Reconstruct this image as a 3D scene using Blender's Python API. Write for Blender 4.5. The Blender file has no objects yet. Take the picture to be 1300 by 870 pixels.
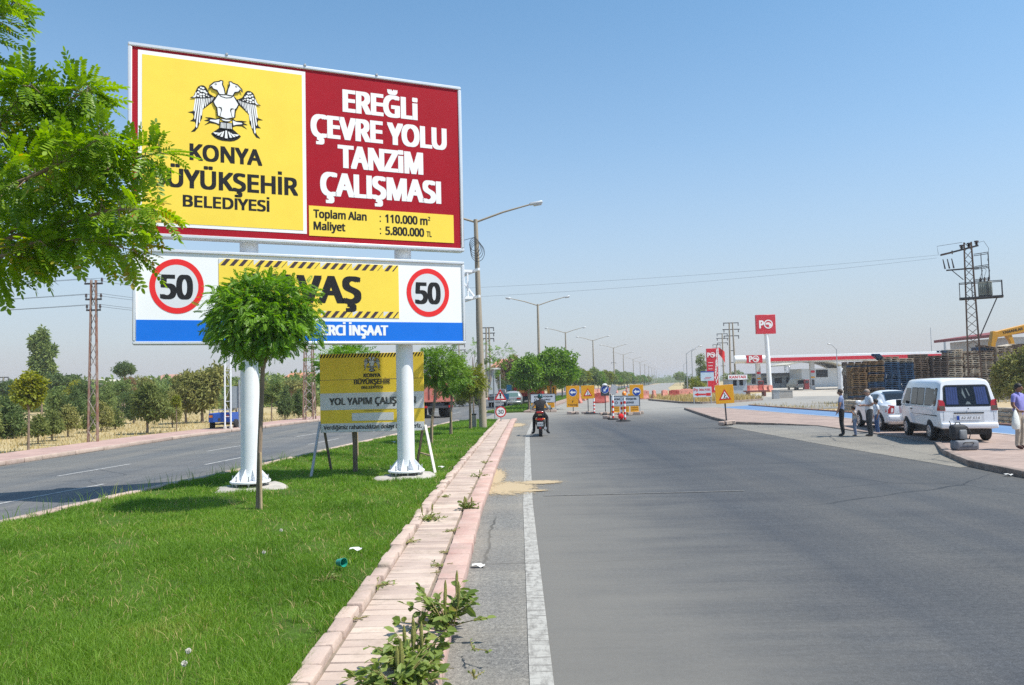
import bpy, bmesh, math, random
import numpy as np
from mathutils import Vector, Matrix
R_ = math.radians
random.seed(7); rng = np.random.default_rng(11)
scene = bpy.context.scene
COL = scene.collection

# ---------------------------------------------------------------- camera
cam_data = bpy.data.cameras.new('camera'); cam = bpy.data.objects.new('camera', cam_data); COL.objects.link(cam)
cam_data.sensor_width = 36.0; cam_data.lens = 36.0*990.0/1300.0
cam_data.clip_start = 0.1; cam_data.clip_end = 6000
PITCH, ROLL, CZ = R_(3.06), R_(1.4), 2.1
FW = Vector((0, math.cos(PITCH), math.sin(PITCH)))
_u0 = Vector((1, 0, 0)).cross(FW)
RT = Vector((1, 0, 0))*math.cos(ROLL) - _u0*math.sin(ROLL)
UP = RT.cross(FW)
cam.matrix_world = Matrix(((RT.x, UP.x, -FW.x, 0), (RT.y, UP.y, -FW.y, 0), (RT.z, UP.z, -FW.z, CZ), (0, 0, 0, 1)))
scene.camera = cam

# ---------------------------------------------------------------- sky, sun, exposure
SUN = Vector((0.475, -0.17, 0.862)).normalized()
SUN_EL = math.asin(SUN.z); SUN_AZ = math.atan2(SUN.x, SUN.y)
world = bpy.data.worlds.new('World'); scene.world = world; world.use_nodes = True
wn = world.node_tree; wn.nodes.clear()
sky = wn.nodes.new('ShaderNodeTexSky'); sky.sky_type = 'NISHITA'; sky.sun_disc = False
sky.sun_elevation = SUN_EL; sky.sun_rotation = SUN_AZ
sky.altitude = 1000; sky.air_density = 1.0; sky.dust_density = 1.0; sky.ozone_density = 2.0
bgn = wn.nodes.new('ShaderNodeBackground'); bgn.inputs['Strength'].default_value = 0.15
wo = wn.nodes.new('ShaderNodeOutputWorld')
# dust haze low over the horizon: the sky pales to grey with falling elevation
wtc = wn.nodes.new('ShaderNodeTexCoord'); wsp = wn.nodes.new('ShaderNodeSeparateXYZ'); wn.links.new(wtc.outputs['Generated'], wsp.inputs[0])
wrp = wn.nodes.new('ShaderNodeValToRGB'); wrp.color_ramp.interpolation = 'B_SPLINE'
for i_, (p_, v_) in enumerate(((0.0, .97), (.06, .88), (.17, .50), (.29, .20), (.46, .0))):
    e_ = wrp.color_ramp.elements[i_] if i_ < 2 else wrp.color_ramp.elements.new(p_)
    e_.position = p_; e_.color = (v_, v_, v_, 1)
wn.links.new(wsp.outputs[2], wrp.inputs[0])
wtn = wn.nodes.new('ShaderNodeMix'); wtn.data_type = 'RGBA'; wtn.blend_type = 'MULTIPLY'; wtn.inputs[0].default_value = 1.0
wtn.inputs[7].default_value = (.74, 1.0, 1.0, 1); wn.links.new(sky.outputs[0], wtn.inputs[6])
wmx = wn.nodes.new('ShaderNodeMix'); wmx.data_type = 'RGBA'; wn.links.new(wrp.outputs[0], wmx.inputs[0]); wn.links.new(wtn.outputs[2], wmx.inputs[6])
wmx.inputs[7].default_value = (2.80, 2.74, 2.94, 1)
wn.links.new(wmx.outputs[2], bgn.inputs[0]); wn.links.new(bgn.outputs[0], wo.inputs[0])
sl = bpy.data.lights.new('sun', 'SUN'); sl.energy = 4.6; sl.angle = R_(0.5); sl.color = (1.0, 0.95, 0.87)
so = bpy.data.objects.new('sun', sl); COL.objects.link(so)
so.rotation_mode = 'QUATERNION'; so.rotation_quaternion = SUN.to_track_quat('Z', 'Y'); so.location = (40, -10, 60)
scene.view_settings.view_transform = 'Standard'; scene.view_settings.look = 'None'
scene.view_settings.gamma = 1.0; scene.view_settings.use_curve_mapping = False
scene.view_settings.exposure = 0.47
scene.render.engine = 'CYCLES'
scene.cycles.max_bounces = 6; scene.cycles.transparent_max_bounces = 8
scene.cycles.sample_clamp_indirect = 4.0; scene.cycles.use_denoising = False; scene.cycles.use_adaptive_sampling = False

# ---------------------------------------------------------------- helpers: points, meshes, tags
def ray(px, py):
    return FW + RT*((px-650.0)/990.0) + UP*((435.0-py)/990.0)
def G(px, py, z=0.0):
    d = ray(px, py); t = (z-CZ)/d.z
    return Vector((0, 0, CZ)) + d*t
def at(px, py, Y):
    d = ray(px, py); return Vector((0, 0, CZ)) + d*(Y/d.y)

def tag(o, label=None, cat=None, group=None, kind=None):
    if label: o['label'] = label
    if cat: o['category'] = cat
    if group: o['group'] = group
    if kind: o['kind'] = kind
    return o
def thing(name, label, cat, loc=(0, 0, 0), rotz=0.0, group=None):
    o = bpy.data.objects.new(name, None); COL.objects.link(o)
    o.location = loc; o.rotation_euler = (0, 0, rotz); o.empty_display_size = 0.2
    return tag(o, label, cat, group)
def link(name, me, parent=None):
    o = bpy.data.objects.new(name, me); COL.objects.link(o)
    if parent: o.parent = parent
    return o
def dup(root, loc, rotz=None, label=None, group=None, scale=None):
    kids = [(c, list(c.children)) for c in root.children]
    r = root.copy(); COL.objects.link(r); r.location = loc
    if rotz is not None: r.rotation_euler = (0, 0, rotz)
    if scale is not None: r.scale = scale if hasattr(scale, '__len__') else (scale,)*3
    if label: r['label'] = label
    if group: r['group'] = group
    for ch, gs in kids:
        c = ch.copy(); COL.objects.link(c); c.parent = r
        for g in gs:
            d = g.copy(); COL.objects.link(d); d.parent = c
    return r

class MB:
    def __init__(s): s.v = []; s.f = []; s.m = []; s.sm = []
    def add(s, vs, fs, mi=0, smooth=False):
        b = len(s.v); s.v.extend([tuple(v) for v in vs])
        for f in fs:
            s.f.append(tuple(i+b for i in f)); s.m.append(mi); s.sm.append(smooth)
        return s
    def box(s, c, d, mi=0, rot=None):
        x, y, z = d[0]/2, d[1]/2, d[2]/2
        vs = [Vector(p) for p in ((-x,-y,-z),(x,-y,-z),(x,y,-z),(-x,y,-z),(-x,-y,z),(x,-y,z),(x,y,z),(-x,y,z))]
        if rot is not None: vs = [rot @ p for p in vs]
        c = Vector(c)
        return s.add([p+c for p in vs], [(0,3,2,1),(4,5,6,7),(0,1,5,4),(1,2,6,5),(2,3,7,6),(3,0,4,7)], mi)
    def bar(s, a, b, w, h=None, mi=0, up=(0, 0, 1)):
        h = h or w; a = Vector(a); b = Vector(b); d = (b-a)
        L = d.length; d.normalize(); up = Vector(up)
        if abs(d.dot(up)) > 0.98: up = Vector((0, 1, 0))
        sx = d.cross(up).normalized(); uz = sx.cross(d)
        rot = Matrix((sx, d, uz)).transposed()
        return s.box((a+b)/2, (w, L, h), mi, rot)
    def tube(s, a, b, r0, r1=None, n=10, mi=0, caps=True):
        return s.path([a, b], [r0, r0 if r1 is None else r1], n, mi, caps)
    def path(s, pts, rad, n=8, mi=0, caps=True):
        pts = [Vector(p) for p in pts]
        if not hasattr(rad, '__len__'): rad = [rad]*len(pts)
        rings = []; vs = []
        ref = Vector((0, 0, 1))
        d0 = (pts[1]-pts[0]).normalized()
        if abs(d0.z) > 0.9: ref = Vector((0, 1, 0))
        for i, p in enumerate(pts):
            d = (pts[min(i+1, len(pts)-1)]-pts[max(i-1, 0)]).normalized()
            x = d.cross(ref)
            if x.length < 1e-4: x = d.cross(Vector((1, 0, 0)))
            x.normalize(); y = x.cross(d)
            for k in range(n):
                a = 2*math.pi*k/n
                vs.append(p + (x*math.cos(a)+y*math.sin(a))*rad[i])
        fs = []
        for i in range(len(pts)-1):
            for k in range(n):
                k2 = (k+1) % n
                fs.append((i*n+k, (i+1)*n+k, (i+1)*n+k2, i*n+k2))
        s.add(vs, fs, mi, True)
        if caps:
            b = len(s.v)-len(vs)
            s.f.append(tuple(b+k for k in range(n))); s.m.append(mi); s.sm.append(False)
            s.f.append(tuple(b+(len(pts)-1)*n+k for k in reversed(range(n)))); s.m.append(mi); s.sm.append(False)
        return s
    def lathe(s, prof, c=(0, 0, 0), n=16, mi=0, smooth=True):   # prof: (r, z) list
        vs = []; fs = []; c = Vector(c)
        for r, z in prof:
            for k in range(n):
                a = 2*math.pi*k/n; vs.append(c+Vector((r*math.cos(a), r*math.sin(a), z)))
        for i in range(len(prof)-1):
            for k in range(n):
                k2 = (k+1) % n; fs.append((i*n+k, i*n+k2, (i+1)*n+k2, (i+1)*n+k))
        fs.append(tuple(reversed(range(n)))); fs.append(tuple((len(prof)-1)*n+k for k in range(n)))
        return s.add(vs, fs, mi, smooth)
    def prism(s, pts, y0, y1, mi=0, axis='y'):                  # outline extruded along an axis; pts (a, b)
        n = len(pts)
        def P(p, t):
            return {'y': (p[0], t, p[1]), 'z': (p[0], p[1], t), 'x': (t, p[0], p[1])}[axis]
        vs = [P(p, y0) for p in pts]+[P(p, y1) for p in pts]
        fs = [tuple(range(n)), tuple(range(2*n-1, n-1, -1))]+[(i, i+n, (i+1) % n+n, (i+1) % n) for i in range(n)]
        return s.add(vs, fs, mi)
    def wheel(s, c, r, w, n=20, mi=0, axis='x'):                # rounded tyre
        prof = [(r*.62, -w/2), (r*.93, -w/2), (r, -w*.3), (r, w*.3), (r*.93, w/2), (r*.62, w/2)]
        b = len(s.v); s.lathe(prof, (0, 0, 0), n, mi)
        for i in range(b, len(s.v)):
            x, y, z = s.v[i]
            s.v[i] = (z+c[0], x+c[1], y+c[2]) if axis == 'x' else (x+c[0], z+c[1], y+c[2])
        return s
    def xf(s, M):
        s.v = [tuple(M @ Vector(p)) for p in s.v]; return s
    def build(s, name, mats, parent=None, bevel=0.0, smooth=None, seg=1):
        me = bpy.data.meshes.new(name); me.from_pydata(s.v, [], s.f)
        if not isinstance(mats, (list, tuple)): mats = [mats]
        for m in mats: me.materials.append(m)
        me.polygons.foreach_set('material_index', s.m)
        me.polygons.foreach_set('use_smooth', s.sm if smooth is None else [smooth]*len(s.f))
        bm = bmesh.new(); bm.from_mesh(me)
        bmesh.ops.recalc_face_normals(bm, faces=bm.faces)
        if bevel > 0:
            ed = [e for e in bm.edges if len(e.link_faces) == 2 and e.calc_face_angle(0) > 0.6]
            bmesh.ops.bevel(bm, geom=ed, offset=bevel, segments=seg, affect='EDGES', clamp_overlap=True, profile=0.5)
        bm.to_mesh(me); bm.free(); me.set_sharp_from_angle(angle=.75); me.update()
        return link(name, me, parent)

def np_mesh(name, V, F, mats, parent=None, smooth=False, mi=None):
    """V (n,3) float, F (m,k) int with one k for all"""
    me = bpy.data.meshes.new(name); V = np.asarray(V, np.float32); F = np.asarray(F, np.int32)
    me.vertices.add(len(V)); me.vertices.foreach_set('co', V.ravel())
    k = F.shape[1]
    me.loops.add(F.size); me.loops.foreach_set('vertex_index', F.ravel())
    me.polygons.add(len(F)); me.polygons.foreach_set('loop_start', np.arange(0, F.size, k, dtype=np.int32))
    me.polygons.foreach_set('loop_total', np.full(len(F), k, np.int32))
    if not isinstance(mats, (list, tuple)): mats = [mats]
    for m in mats: me.materials.append(m)
    if mi is not None: me.polygons.foreach_set('material_index', np.asarray(mi, np.int32))
    me.polygons.foreach_set('use_smooth', np.full(len(F), smooth, bool))
    me.update(calc_edges=True)
    return link(name, me, parent)

# ---------------------------------------------------------------- materials
MATS = {}
def mat(name, col, rough=0.7, var=0.0, scale=6.0, metal=0.0, bump=0.0, bscale=None, col2=None, spec=0.4, coat=0.0, stretch=(1, 1, 1), island=0.0, emis=None, stain=None):
    if name in MATS: return MATS[name]
    m = bpy.data.materials.new(name); m.use_nodes = True; nt = m.node_tree; N = nt.nodes; L = nt.links
    b = N['Principled BSDF']
    b.inputs['Base Color'].default_value = (*col, 1); b.inputs['Roughness'].default_value = rough
    b.inputs['Metallic'].default_value = metal; b.inputs['Specular IOR Level'].default_value = spec
    b.inputs['Coat Weight'].default_value = coat
    tc = N.new('ShaderNodeTexCoord'); mp = N.new('ShaderNodeMapping'); mp.inputs['Scale'].default_value = stretch
    L.new(tc.outputs['Object'], mp.inputs['Vector'])
    last = None
    if var > 0 or col2:
        nz = N.new('ShaderNodeTexNoise'); nz.inputs['Scale'].default_value = scale; nz.inputs['Detail'].default_value = 6
        nz.inputs['Roughness'].default_value = 0.65
        L.new(mp.outputs[0], nz.inputs['Vector'])
        rp = N.new('ShaderNodeValToRGB')
        c2 = col2 or tuple(min(1, c*(1+var)) for c in col)
        c1 = tuple(c*(1-var) for c in col) if not col2 else col
        rp.color_ramp.elements[0].position = 0.33; rp.color_ramp.elements[0].color = (*c1, 1)
        rp.color_ramp.elements[1].position = 0.68; rp.color_ramp.elements[1].color = (*c2, 1)
        L.new(nz.outputs[0], rp.inputs[0]); last = rp.outputs[0]
    if island > 0:
        gi = N.new('ShaderNodeNewGeometry'); hs = N.new('ShaderNodeHueSaturation')
        mr = N.new('ShaderNodeMapRange'); mr.inputs[3].default_value = 1-island; mr.inputs[4].default_value = 1+island
        L.new(gi.outputs['Random Per Island'], mr.inputs[0]); L.new(mr.outputs[0], hs.inputs['Value'])
        mr2 = N.new('ShaderNodeMapRange'); mr2.inputs[3].default_value = 0.5-island*.04; mr2.inputs[4].default_value = 0.5+island*.04
        L.new(gi.outputs['Random Per Island'], mr2.inputs[0]); L.new(mr2.outputs[0], hs.inputs['Hue'])
        if last: L.new(last, hs.inputs['Color'])
        else: hs.inputs['Color'].default_value = (*col, 1)
        last = hs.outputs[0]
    if stain:
        sn = N.new('ShaderNodeTexNoise'); sn.inputs['Scale'].default_value = 2.6; sn.inputs['Detail'].default_value = 8; sn.inputs['Roughness'].default_value = .75
        L.new(mp.outputs[0], sn.inputs['Vector']); sr = N.new('ShaderNodeValToRGB'); sr.color_ramp.elements[0].position = .50; sr.color_ramp.elements[1].position = .68
        sr.color_ramp.elements[1].color = (.75, .75, .75, 1); L.new(sn.outputs[0], sr.inputs[0])
        sx_ = N.new('ShaderNodeMix'); sx_.data_type = 'RGBA'; L.new(sr.outputs[0], sx_.inputs[0]); L.new(last, sx_.inputs[6]); sx_.inputs[7].default_value = (*stain, 1); last = sx_.outputs[2]
    if last: L.new(last, b.inputs['Base Color'])
    if bump > 0:
        nb = N.new('ShaderNodeTexNoise'); nb.inputs['Scale'].default_value = bscale or scale*4; nb.inputs['Detail'].default_value = 5
        L.new(mp.outputs[0], nb.inputs['Vector'])
        bp = N.new('ShaderNodeBump'); bp.inputs['Strength'].default_value = bump; bp.inputs['Distance'].default_value = 0.02
        L.new(nb.outputs[0], bp.inputs['Height']); L.new(bp.outputs[0], b.inputs['Normal'])
    if emis: b.inputs['Emission Color'].default_value = (*emis, 1); b.inputs['Emission Strength'].default_value = 1.0
    MATS[name] = m
    return m

def leaf_mat(name, c1, c2, trans=0.35, rough=0.5, spec=0.35, scale=1.2, c3=None):
    """leaf colour differs leaf by leaf and in soft patches; some light passes through"""
    m = bpy.data.materials.new(name); m.use_nodes = True; nt = m.node_tree; N = nt.nodes; L = nt.links
    b = N['Principled BSDF']; out = N['Material Output']
    gi = N.new('ShaderNodeNewGeometry'); rp = N.new('ShaderNodeValToRGB')
    rp.color_ramp.elements[0].position = 0.0; rp.color_ramp.elements[0].color = (*c1, 1)
    rp.color_ramp.elements[1].position = 0.85; rp.color_ramp.elements[1].color = (*c2, 1)
    if c3:
        e = rp.color_ramp.elements.new(0.97); e.color = (*c3, 1)
    tc = N.new('ShaderNodeTexCoord'); nz = N.new('ShaderNodeTexNoise'); nz.inputs['Scale'].default_value = scale
    L.new(tc.outputs['Object'], nz.inputs['Vector'])
    mx = N.new('ShaderNodeMath'); mx.operation = 'MULTIPLY_ADD'; mx.inputs[1].default_value = 0.55
    sb = N.new('ShaderNodeMath'); sb.operation = 'MULTIPLY_ADD'; sb.inputs[1].default_value = 1.6; sb.inputs[2].default_value = -0.55
    L.new(nz.outputs[0], sb.inputs[0]); L.new(gi.outputs['Random Per Island'], mx.inputs[0]); L.new(sb.outputs[0], mx.inputs[2])
    L.new(mx.outputs[0], rp.inputs[0])
    L.new(rp.outputs[0], b.inputs['Base Color']); b.inputs['Roughness'].default_value = rough
    b.inputs['Specular IOR Level'].default_value = spec
    tr = N.new('ShaderNodeBsdfTranslucent'); hs = N.new('ShaderNodeHueSaturation'); hs.inputs['Saturation'].default_value = 1.15; hs.inputs['Value'].default_value = 1.5
    L.new(rp.outputs[0], hs.inputs['Color']); L.new(hs.outputs[0], tr.inputs['Color'])
    mi = N.new('ShaderNodeMixShader'); mi.inputs[0].default_value = trans
    L.new(b.outputs[0], mi.inputs[1]); L.new(tr.outputs[0], mi.inputs[2]); L.new(mi.outputs[0], out.inputs[0])
    MATS[name] = m
    return m

M = {}
M['white_paint'] = mat('white_paint', (.82, .83, .84), .35, .04, 3)
M['white_steel'] = mat('white_steel', (.80, .81, .83), .45, .05, 2.5)
M['alu'] = mat('aluminium', (.72, .74, .76), .35, .04, 3, metal=.35)
M['b_red'] = mat('banner_red', (.37, .009, .021), .6, .07, 1.2, spec=.12, bump=.1, bscale=.9)
M['b_yel'] = mat('banner_yellow', (.93, .68, .083), .6, .04, 1.2, spec=.2, bump=.1, bscale=.9)
M['b_white'] = mat('banner_white', (.88, .88, .87), .6, .02, 1.2, spec=.2, bump=.1, bscale=.9)
M['b_blue'] = mat('banner_blue', (.010, .17, .70), .6, .05, 1.2, spec=.15)
M['b_black'] = mat('banner_black', (.02, .02, .022), .6, spec=.15)
M['b_grey'] = mat('banner_pale_grey', (.70, .71, .73), .45)
M['hz_dark'] = mat('hazard_dark', (.06, .035, .045), .5)
M['sign_red'] = mat('sign_red', (.62, .015, .02), .4)
M['sign_yel'] = mat('sign_orange_yellow', (.80, .36, .01), .45, .08, 3)
M['sign_blue'] = mat('sign_blue', (.008, .06, .36), .4)
M['sign_grey'] = mat('sign_back_grey', (.33, .36, .38), .45, .1, 3, metal=.3)
M['old_yel'] = mat('old_sign_yellow', (.84, .60, .045), .6, .12, 1.6)
M['old_grey'] = mat('old_sign_grey', (.62, .63, .63), .6, .1, 2)
M['wood_dark'] = mat('weathered_wood', (.16, .12, .085), .8, .3, 5, stretch=(6, 6, 1), bump=.2)
M['wood_pale'] = mat('pale_wood', (.42, .31, .19), .8, .25, 5, stretch=(6, 6, 1), bump=.2)
M['steel_dark'] = mat('dark_steel', (.05, .05, .055), .5, .2, 6)
M['galv'] = mat('galvanised_steel', (.42, .43, .44), .45, .12, 5, metal=.5)
M['rust'] = mat('rusty_steel', (.20, .085, .045), .75, .35, 5, col2=(.33, .24, .19))
M['concrete'] = mat('concrete', (.40, .37, .33), .85, .14, 4, bump=.25, bscale=40)
M['lamp_conc'] = mat('lamp_pole_concrete', (.34, .29, .22), .8, .1, 1.5, stretch=(3, 3, .6), bump=.1)
M['bark'] = mat('bark', (.24, .175, .125), .9, .3, 9, stretch=(1, 1, .25), bump=.6, bscale=30)
M['rubber'] = mat('rubber', (.02, .02, .021), .8, .15, 8)
M['glass_dark'] = mat('dark_glass', (.012, .015, .02), .08, spec=.3)
M['car_white'] = mat('white_car_paint', (.80, .81, .83), .22, .015, 2, coat=.5)
M['chrome'] = mat('chrome_rim', (.5, .51, .53), .3, .1, 10, metal=.7)
M['red_lens'] = mat('red_lens', (.45, .012, .012), .15, spec=.7)
M['amber'] = mat('amber_lens', (.85, .25, .01), .2, spec=.7)
M['black_plastic'] = mat('black_plastic', (.025, .025, .027), .55)
M['plate'] = mat('number_plate_white', (.8, .8, .8), .4)
M['wire'] = mat('wire_black', (.04, .04, .045), .6)
M['po_red'] = mat('station_red', (.60, .012, .03), .4, .04, 2)
M['insul'] = mat('insulator_brown', (.06, .045, .045), .3)

# ---------------------------------------------------------------- writing
import os
try: FONT = bpy.data.fonts.load(os.path.join(bpy.utils.system_resource('DATAFILES'), 'fonts', 'NotoSansHebrew-Regular.woff2'))
except Exception: FONT = None
def islands(vs, fs):
    par = list(range(len(vs)))
    def fd(i):
        while par[i] != i: par[i] = par[par[i]]; i = par[i]
        return i
    for f in fs:
        for q in f[1:]: par[fd(f[0])] = fd(q)
    g = {}
    for f in fs: g.setdefault(fd(f[0]), []).append(f)
    return list(g.values())
TG = {}
CAPF = .714
def text_geo(body, spacing=1.0):
    if (body, spacing) in TG: return TG[(body, spacing)]
    cu = bpy.data.curves.new('lettering', 'FONT'); cu.size = 1.0; cu.resolution_u = 3; cu.space_character = spacing
    cu.body = body.replace('I', 'l').replace('İ', 'l') if FONT else body        # plain bars for the capital I
    if FONT: cu.font = FONT
    ob = bpy.data.objects.new('lettering', cu); COL.objects.link(ob)
    dg = bpy.context.evaluated_depsgraph_get(); dg.update()
    me = bpy.data.meshes.new_from_object(ob.evaluated_get(dg))
    vs = [(v.co.x, v.co.y) for v in me.vertices]; fs = [tuple(p.vertices) for p in me.polygons]
    bpy.data.objects.remove(ob); bpy.data.curves.remove(cu); bpy.data.meshes.remove(me)
    if FONT and body != 'H':
        bars = []
        for isl in islands(vs, fs):
            ids = sorted({i for f in isl for i in f}); X = [vs[i][0] for i in ids]; Y = [vs[i][1] for i in ids]
            if len(ids) <= 6 and max(X)-min(X) < .2*CAPF and max(Y)-min(Y) > CAPF and min(Y) > -.02: bars.append((min(X), max(X), ids))
        bars.sort(); seq = [c for c in body if c in 'Iİl']
        for (a, b_, ids), c in zip(bars, seq):
            if c == 'l': continue
            t_ = max(vs[i][1] for i in ids)
            for i in ids:
                if vs[i][1] > t_*.6: vs[i] = (vs[i][0], CAPF)
            if c == 'İ':
                k = len(vs); w_ = b_-a; vs += [(a, CAPF+.11), (b_, CAPF+.11), (b_, CAPF+.11+w_), (a, CAPF+.11+w_)]; fs.append((k, k+1, k+2, k+3))
    TG[(body, spacing)] = (vs, fs)
    return vs, fs
from mathutils.geometry import delaunay_2d_cdt
_h = text_geo('H'); CAPF = max(v[1] for v in _h[0]); TG.clear()
def _area(P): return .5*sum(P[i][0]*P[(i+1) % len(P)][1]-P[(i+1) % len(P)][0]*P[i][1] for i in range(len(P)))
def add_text(mb, body, x0, x1, zb, cap, y=0.0, bold=0.0, mi=0, spacing=1.0, fat=0.0):
    """fits the line between x0 and x1, baseline at zb, capitals 'cap' tall, facing -Y; strokes widened by fat sideways and bold*cap up and down, merged letter by letter into one flat outline"""
    gz = bold*cap; gx = max(fat, gz)
    vs, fs = text_geo(body, spacing)
    a = min(v[0] for v in vs); b = max(v[0] for v in vs)
    sx = (x1-x0-2*gx)/(b-a); sz = (cap-2*gz)/CAPF
    sh = [(0, 0)] if gx < .004 else [(dx*gx, dz*gz) for dx, dz in ((-1, -1), (1, 1), (-1, 1), (1, -1))]+([(0, gz), (0, -gz)] if gx > .012 else [])
    S = 1.0/cap
    for isl in islands(vs, fs):
        ids = sorted({i for f in isl for i in f}); m = {i: k for k, i in enumerate(ids)}
        P = [(x0+gx+(vs[i][0]-a)*sx, zb+gz+vs[i][1]*sz) for i in ids]; FF = [[m[i] for i in f] for f in isl]
        if len(sh) == 1: mb.add([(p[0], y, p[1]) for p in P], FF, mi); continue
        if cap < .2:
            for c, (dx, dz) in enumerate(sh[:4]): mb.add([(p[0]+dx, y-.0002*c, p[1]+dz) for p in P], FF, mi)
            continue
        V = []; F = []; A = 0
        for dx, dz in sh:
            o = len(V); V += [Vector(((p[0]+dx-P[0][0])*S, (p[1]+dz-P[0][1])*S)) for p in P]
            for f in FF:
                ar = _area([V[i+o] for i in f])
                if abs(ar) < 1e-7: continue
                A += abs(ar); F.append([i+o for i in f] if ar > 0 else [i+o for i in reversed(f)])
        r = delaunay_2d_cdt(V, [], F, 0, 1e-6)
        tri = []
        for f in F:
            for q in range(1, len(f)-1): tri.append([V[f[0]], V[f[q]], V[f[q+1]]])
        TA = np.array([[tuple(p) for p in t_] for t_ in tri]); C_ = np.array([tuple(sum((r[0][i] for i in f), Vector((0, 0)))/len(f)) for f in r[2]])
        ins = np.ones((len(C_), len(TA)), bool)
        for q in range(3):
            p0, p1 = TA[:, q], TA[:, (q+1) % 3]; d_ = p1-p0
            ins &= (d_[None, :, 0]*(C_[:, None, 1]-p0[None, :, 1])-d_[None, :, 1]*(C_[:, None, 0]-p0[None, :, 0])) > -1e-9
        keep = ins.any(1)
        mb.add([(v[0]/S+P[0][0], y, v[1]/S+P[0][1]) for v in r[0]], [f for f, q in zip(r[2], keep) if q], mi)
    return mb
def disc(mb, cx, cz, rx, rz, y, mi=0, n=40, ri=0.0):
    vs = []; fs = []
    for k in range(n):
        a = 2*math.pi*k/n; vs.append((cx+rx*math.cos(a), y, cz+rz*math.sin(a)))
    if ri > 0:
        for k in range(n):
            a = 2*math.pi*k/n; vs.append((cx+rx*ri*math.cos(a), y, cz+rz*ri*math.sin(a)))
        fs = [(k, (k+1) % n, (k+1) % n+n, k+n) for k in range(n)]
    else: fs = [tuple(range(n))]
    return mb.add(vs, fs, mi)
def poly(mb, pts, y, mi=0): return mb.add([(p[0], y, p[1]) for p in pts], [tuple(range(len(pts)))], mi)
def rect(mb, x0, x1, z0, z1, y, mi=0): return poly(mb, [(x0, z0), (x1, z0), (x1, z1), (x0, z1)], y, mi)
def slab(mb, x0, x1, z0, z1, y0, y1, mi=0): return mb.box(((x0+x1)/2, (y0+y1)/2, (z0+z1)/2), (abs(x1-x0), abs(y1-y0), abs(z1-z0)), mi)
# ================================================================= GROUND AND ROADS
def lerp(tab, y):
    return float(np.interp(y, [t[0] for t in tab], [t[1] for t in tab]))
XR = [(-6, -.55), (13, -.55), (19.6, -.45), (31, -.2), (44.3, .11), (46, .3), (58, 1.9), (78, 4.8), (118, 10.4), (143, 17.1), (177, 25.1), (223, 33.9), (271, 44.2), (700, 135)]
XL = [(-6, -9.6), (12.5, -8.2), (16.3, -7.68), (19.7, -7.0), (28.2, -5.76), (37.4, -4.27), (44.7, -3.26), (46, -3.2), (58, -2.3), (78, .4), (118, 6.0), (143, 12.7), (177, 20.7), (223, 29.5), (271, 39.8), (700, 130.6)]
LINE = [(-6, .12), (5.6, .15), (13.8, .21), (31, .52), (44, 1.1), (55, 2.15), (78, 5.4), (118, 11.2)]
LFAR = [(-6, -16.6), (23.8, -15.6), (36.7, -15.1), (48.9, -13.0), (60, -11.6), (90, -7.6), (118, -2.6), (143, 3.9), (177, 11.9), (223, 20.7), (271, 31), (700, 122)]
RFAR = [(90, 17.5), (118, 21.5), (143, 27.8), (177, 35.5), (223, 44.2), (271, 54.5), (700, 146)]
def strip(name, fa, fb, y0, y1, step, z, m, kind='structure', zb=None):
    ys = np.arange(y0, y1+1e-6, step); V = []; F = []
    for y in ys:
        V.append((fa(y), y, z)); V.append((fb(y), y, z))
    n = len(ys)
    F = [(2*i, 2*i+1, 2*i+3, 2*i+2) for i in range(n-1)]
    mb = MB(); mb.add(V, F)
    if zb is not None:   # skirts down to zb
        b = [(v[0], v[1], zb) for v in V]
        mb.add(V+b, [(2*i, 2*i+2, 2*i+2+2*n, 2*i+2*n) for i in range(n-1)]+[(2*i+1, 2*i+3, 2*i+3+2*n, 2*i+1+2*n) for i in range(n-1)]
               + [(0, 1, 1+2*n, 2*n), (2*n-2, 2*n-1, 4*n-1, 4*n-2)])
    o = mb.build(name, m); return tag(o, kind=kind)
def flat(name, pts, z, m, kind='structure', zb=None):
    mb = MB()
    if zb is None: mb.add([(p[0], p[1], z) for p in pts], [tuple(range(len(pts)))])
    else: mb.prism([(p[0], p[1]) for p in pts], zb, z, axis='z')
    o = mb.build(name, m)
    bm = bmesh.new(); bm.from_mesh(o.data); bmesh.ops.triangulate(bm, faces=bm.faces[:]); bm.to_mesh(o.data); bm.free()
    return tag(o, kind=kind)

def node_mat(name):
    m = bpy.data.materials.new(name); m.use_nodes = True
    return m, m.node_tree.nodes, m.node_tree.links, m.node_tree.nodes['Principled BSDF']
def noise(N, L, vec, scale, detail=5, rough=.6, stretch=None):
    if stretch:
        mp = N.new('ShaderNodeMapping'); mp.inputs['Scale'].default_value = stretch; L.new(vec, mp.inputs[0]); vec = mp.outputs[0]
    n = N.new('ShaderNodeTexNoise'); n.inputs['Scale'].default_value = scale; n.inputs['Detail'].default_value = detail; n.inputs['Roughness'].default_value = rough
    L.new(vec, n.inputs['Vector']); return n.outputs[0]
def ramp(N, L, fac, a, b, p0=.35, p1=.65):
    r = N.new('ShaderNodeValToRGB'); r.color_ramp.elements[0].position = p0; r.color_ramp.elements[1].position = p1
    r.color_ramp.elements[0].color = (*a, 1); r.color_ramp.elements[1].color = (*b, 1); L.new(fac, r.inputs[0]); return r.outputs[0]
def mixc(N, L, fac, a, b, typ='MIX'):
    x = N.new('ShaderNodeMix'); x.data_type = 'RGBA'; x.blend_type = typ
    for s, v in ((0, fac), (6, a), (7, b)):
        if isinstance(v, (int, float)): x.inputs[s].default_value = v
        elif isinstance(v, tuple): x.inputs[s].default_value = (*v, 1)
        else: L.new(v, x.inputs[s])
    return x.outputs[2]
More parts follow.
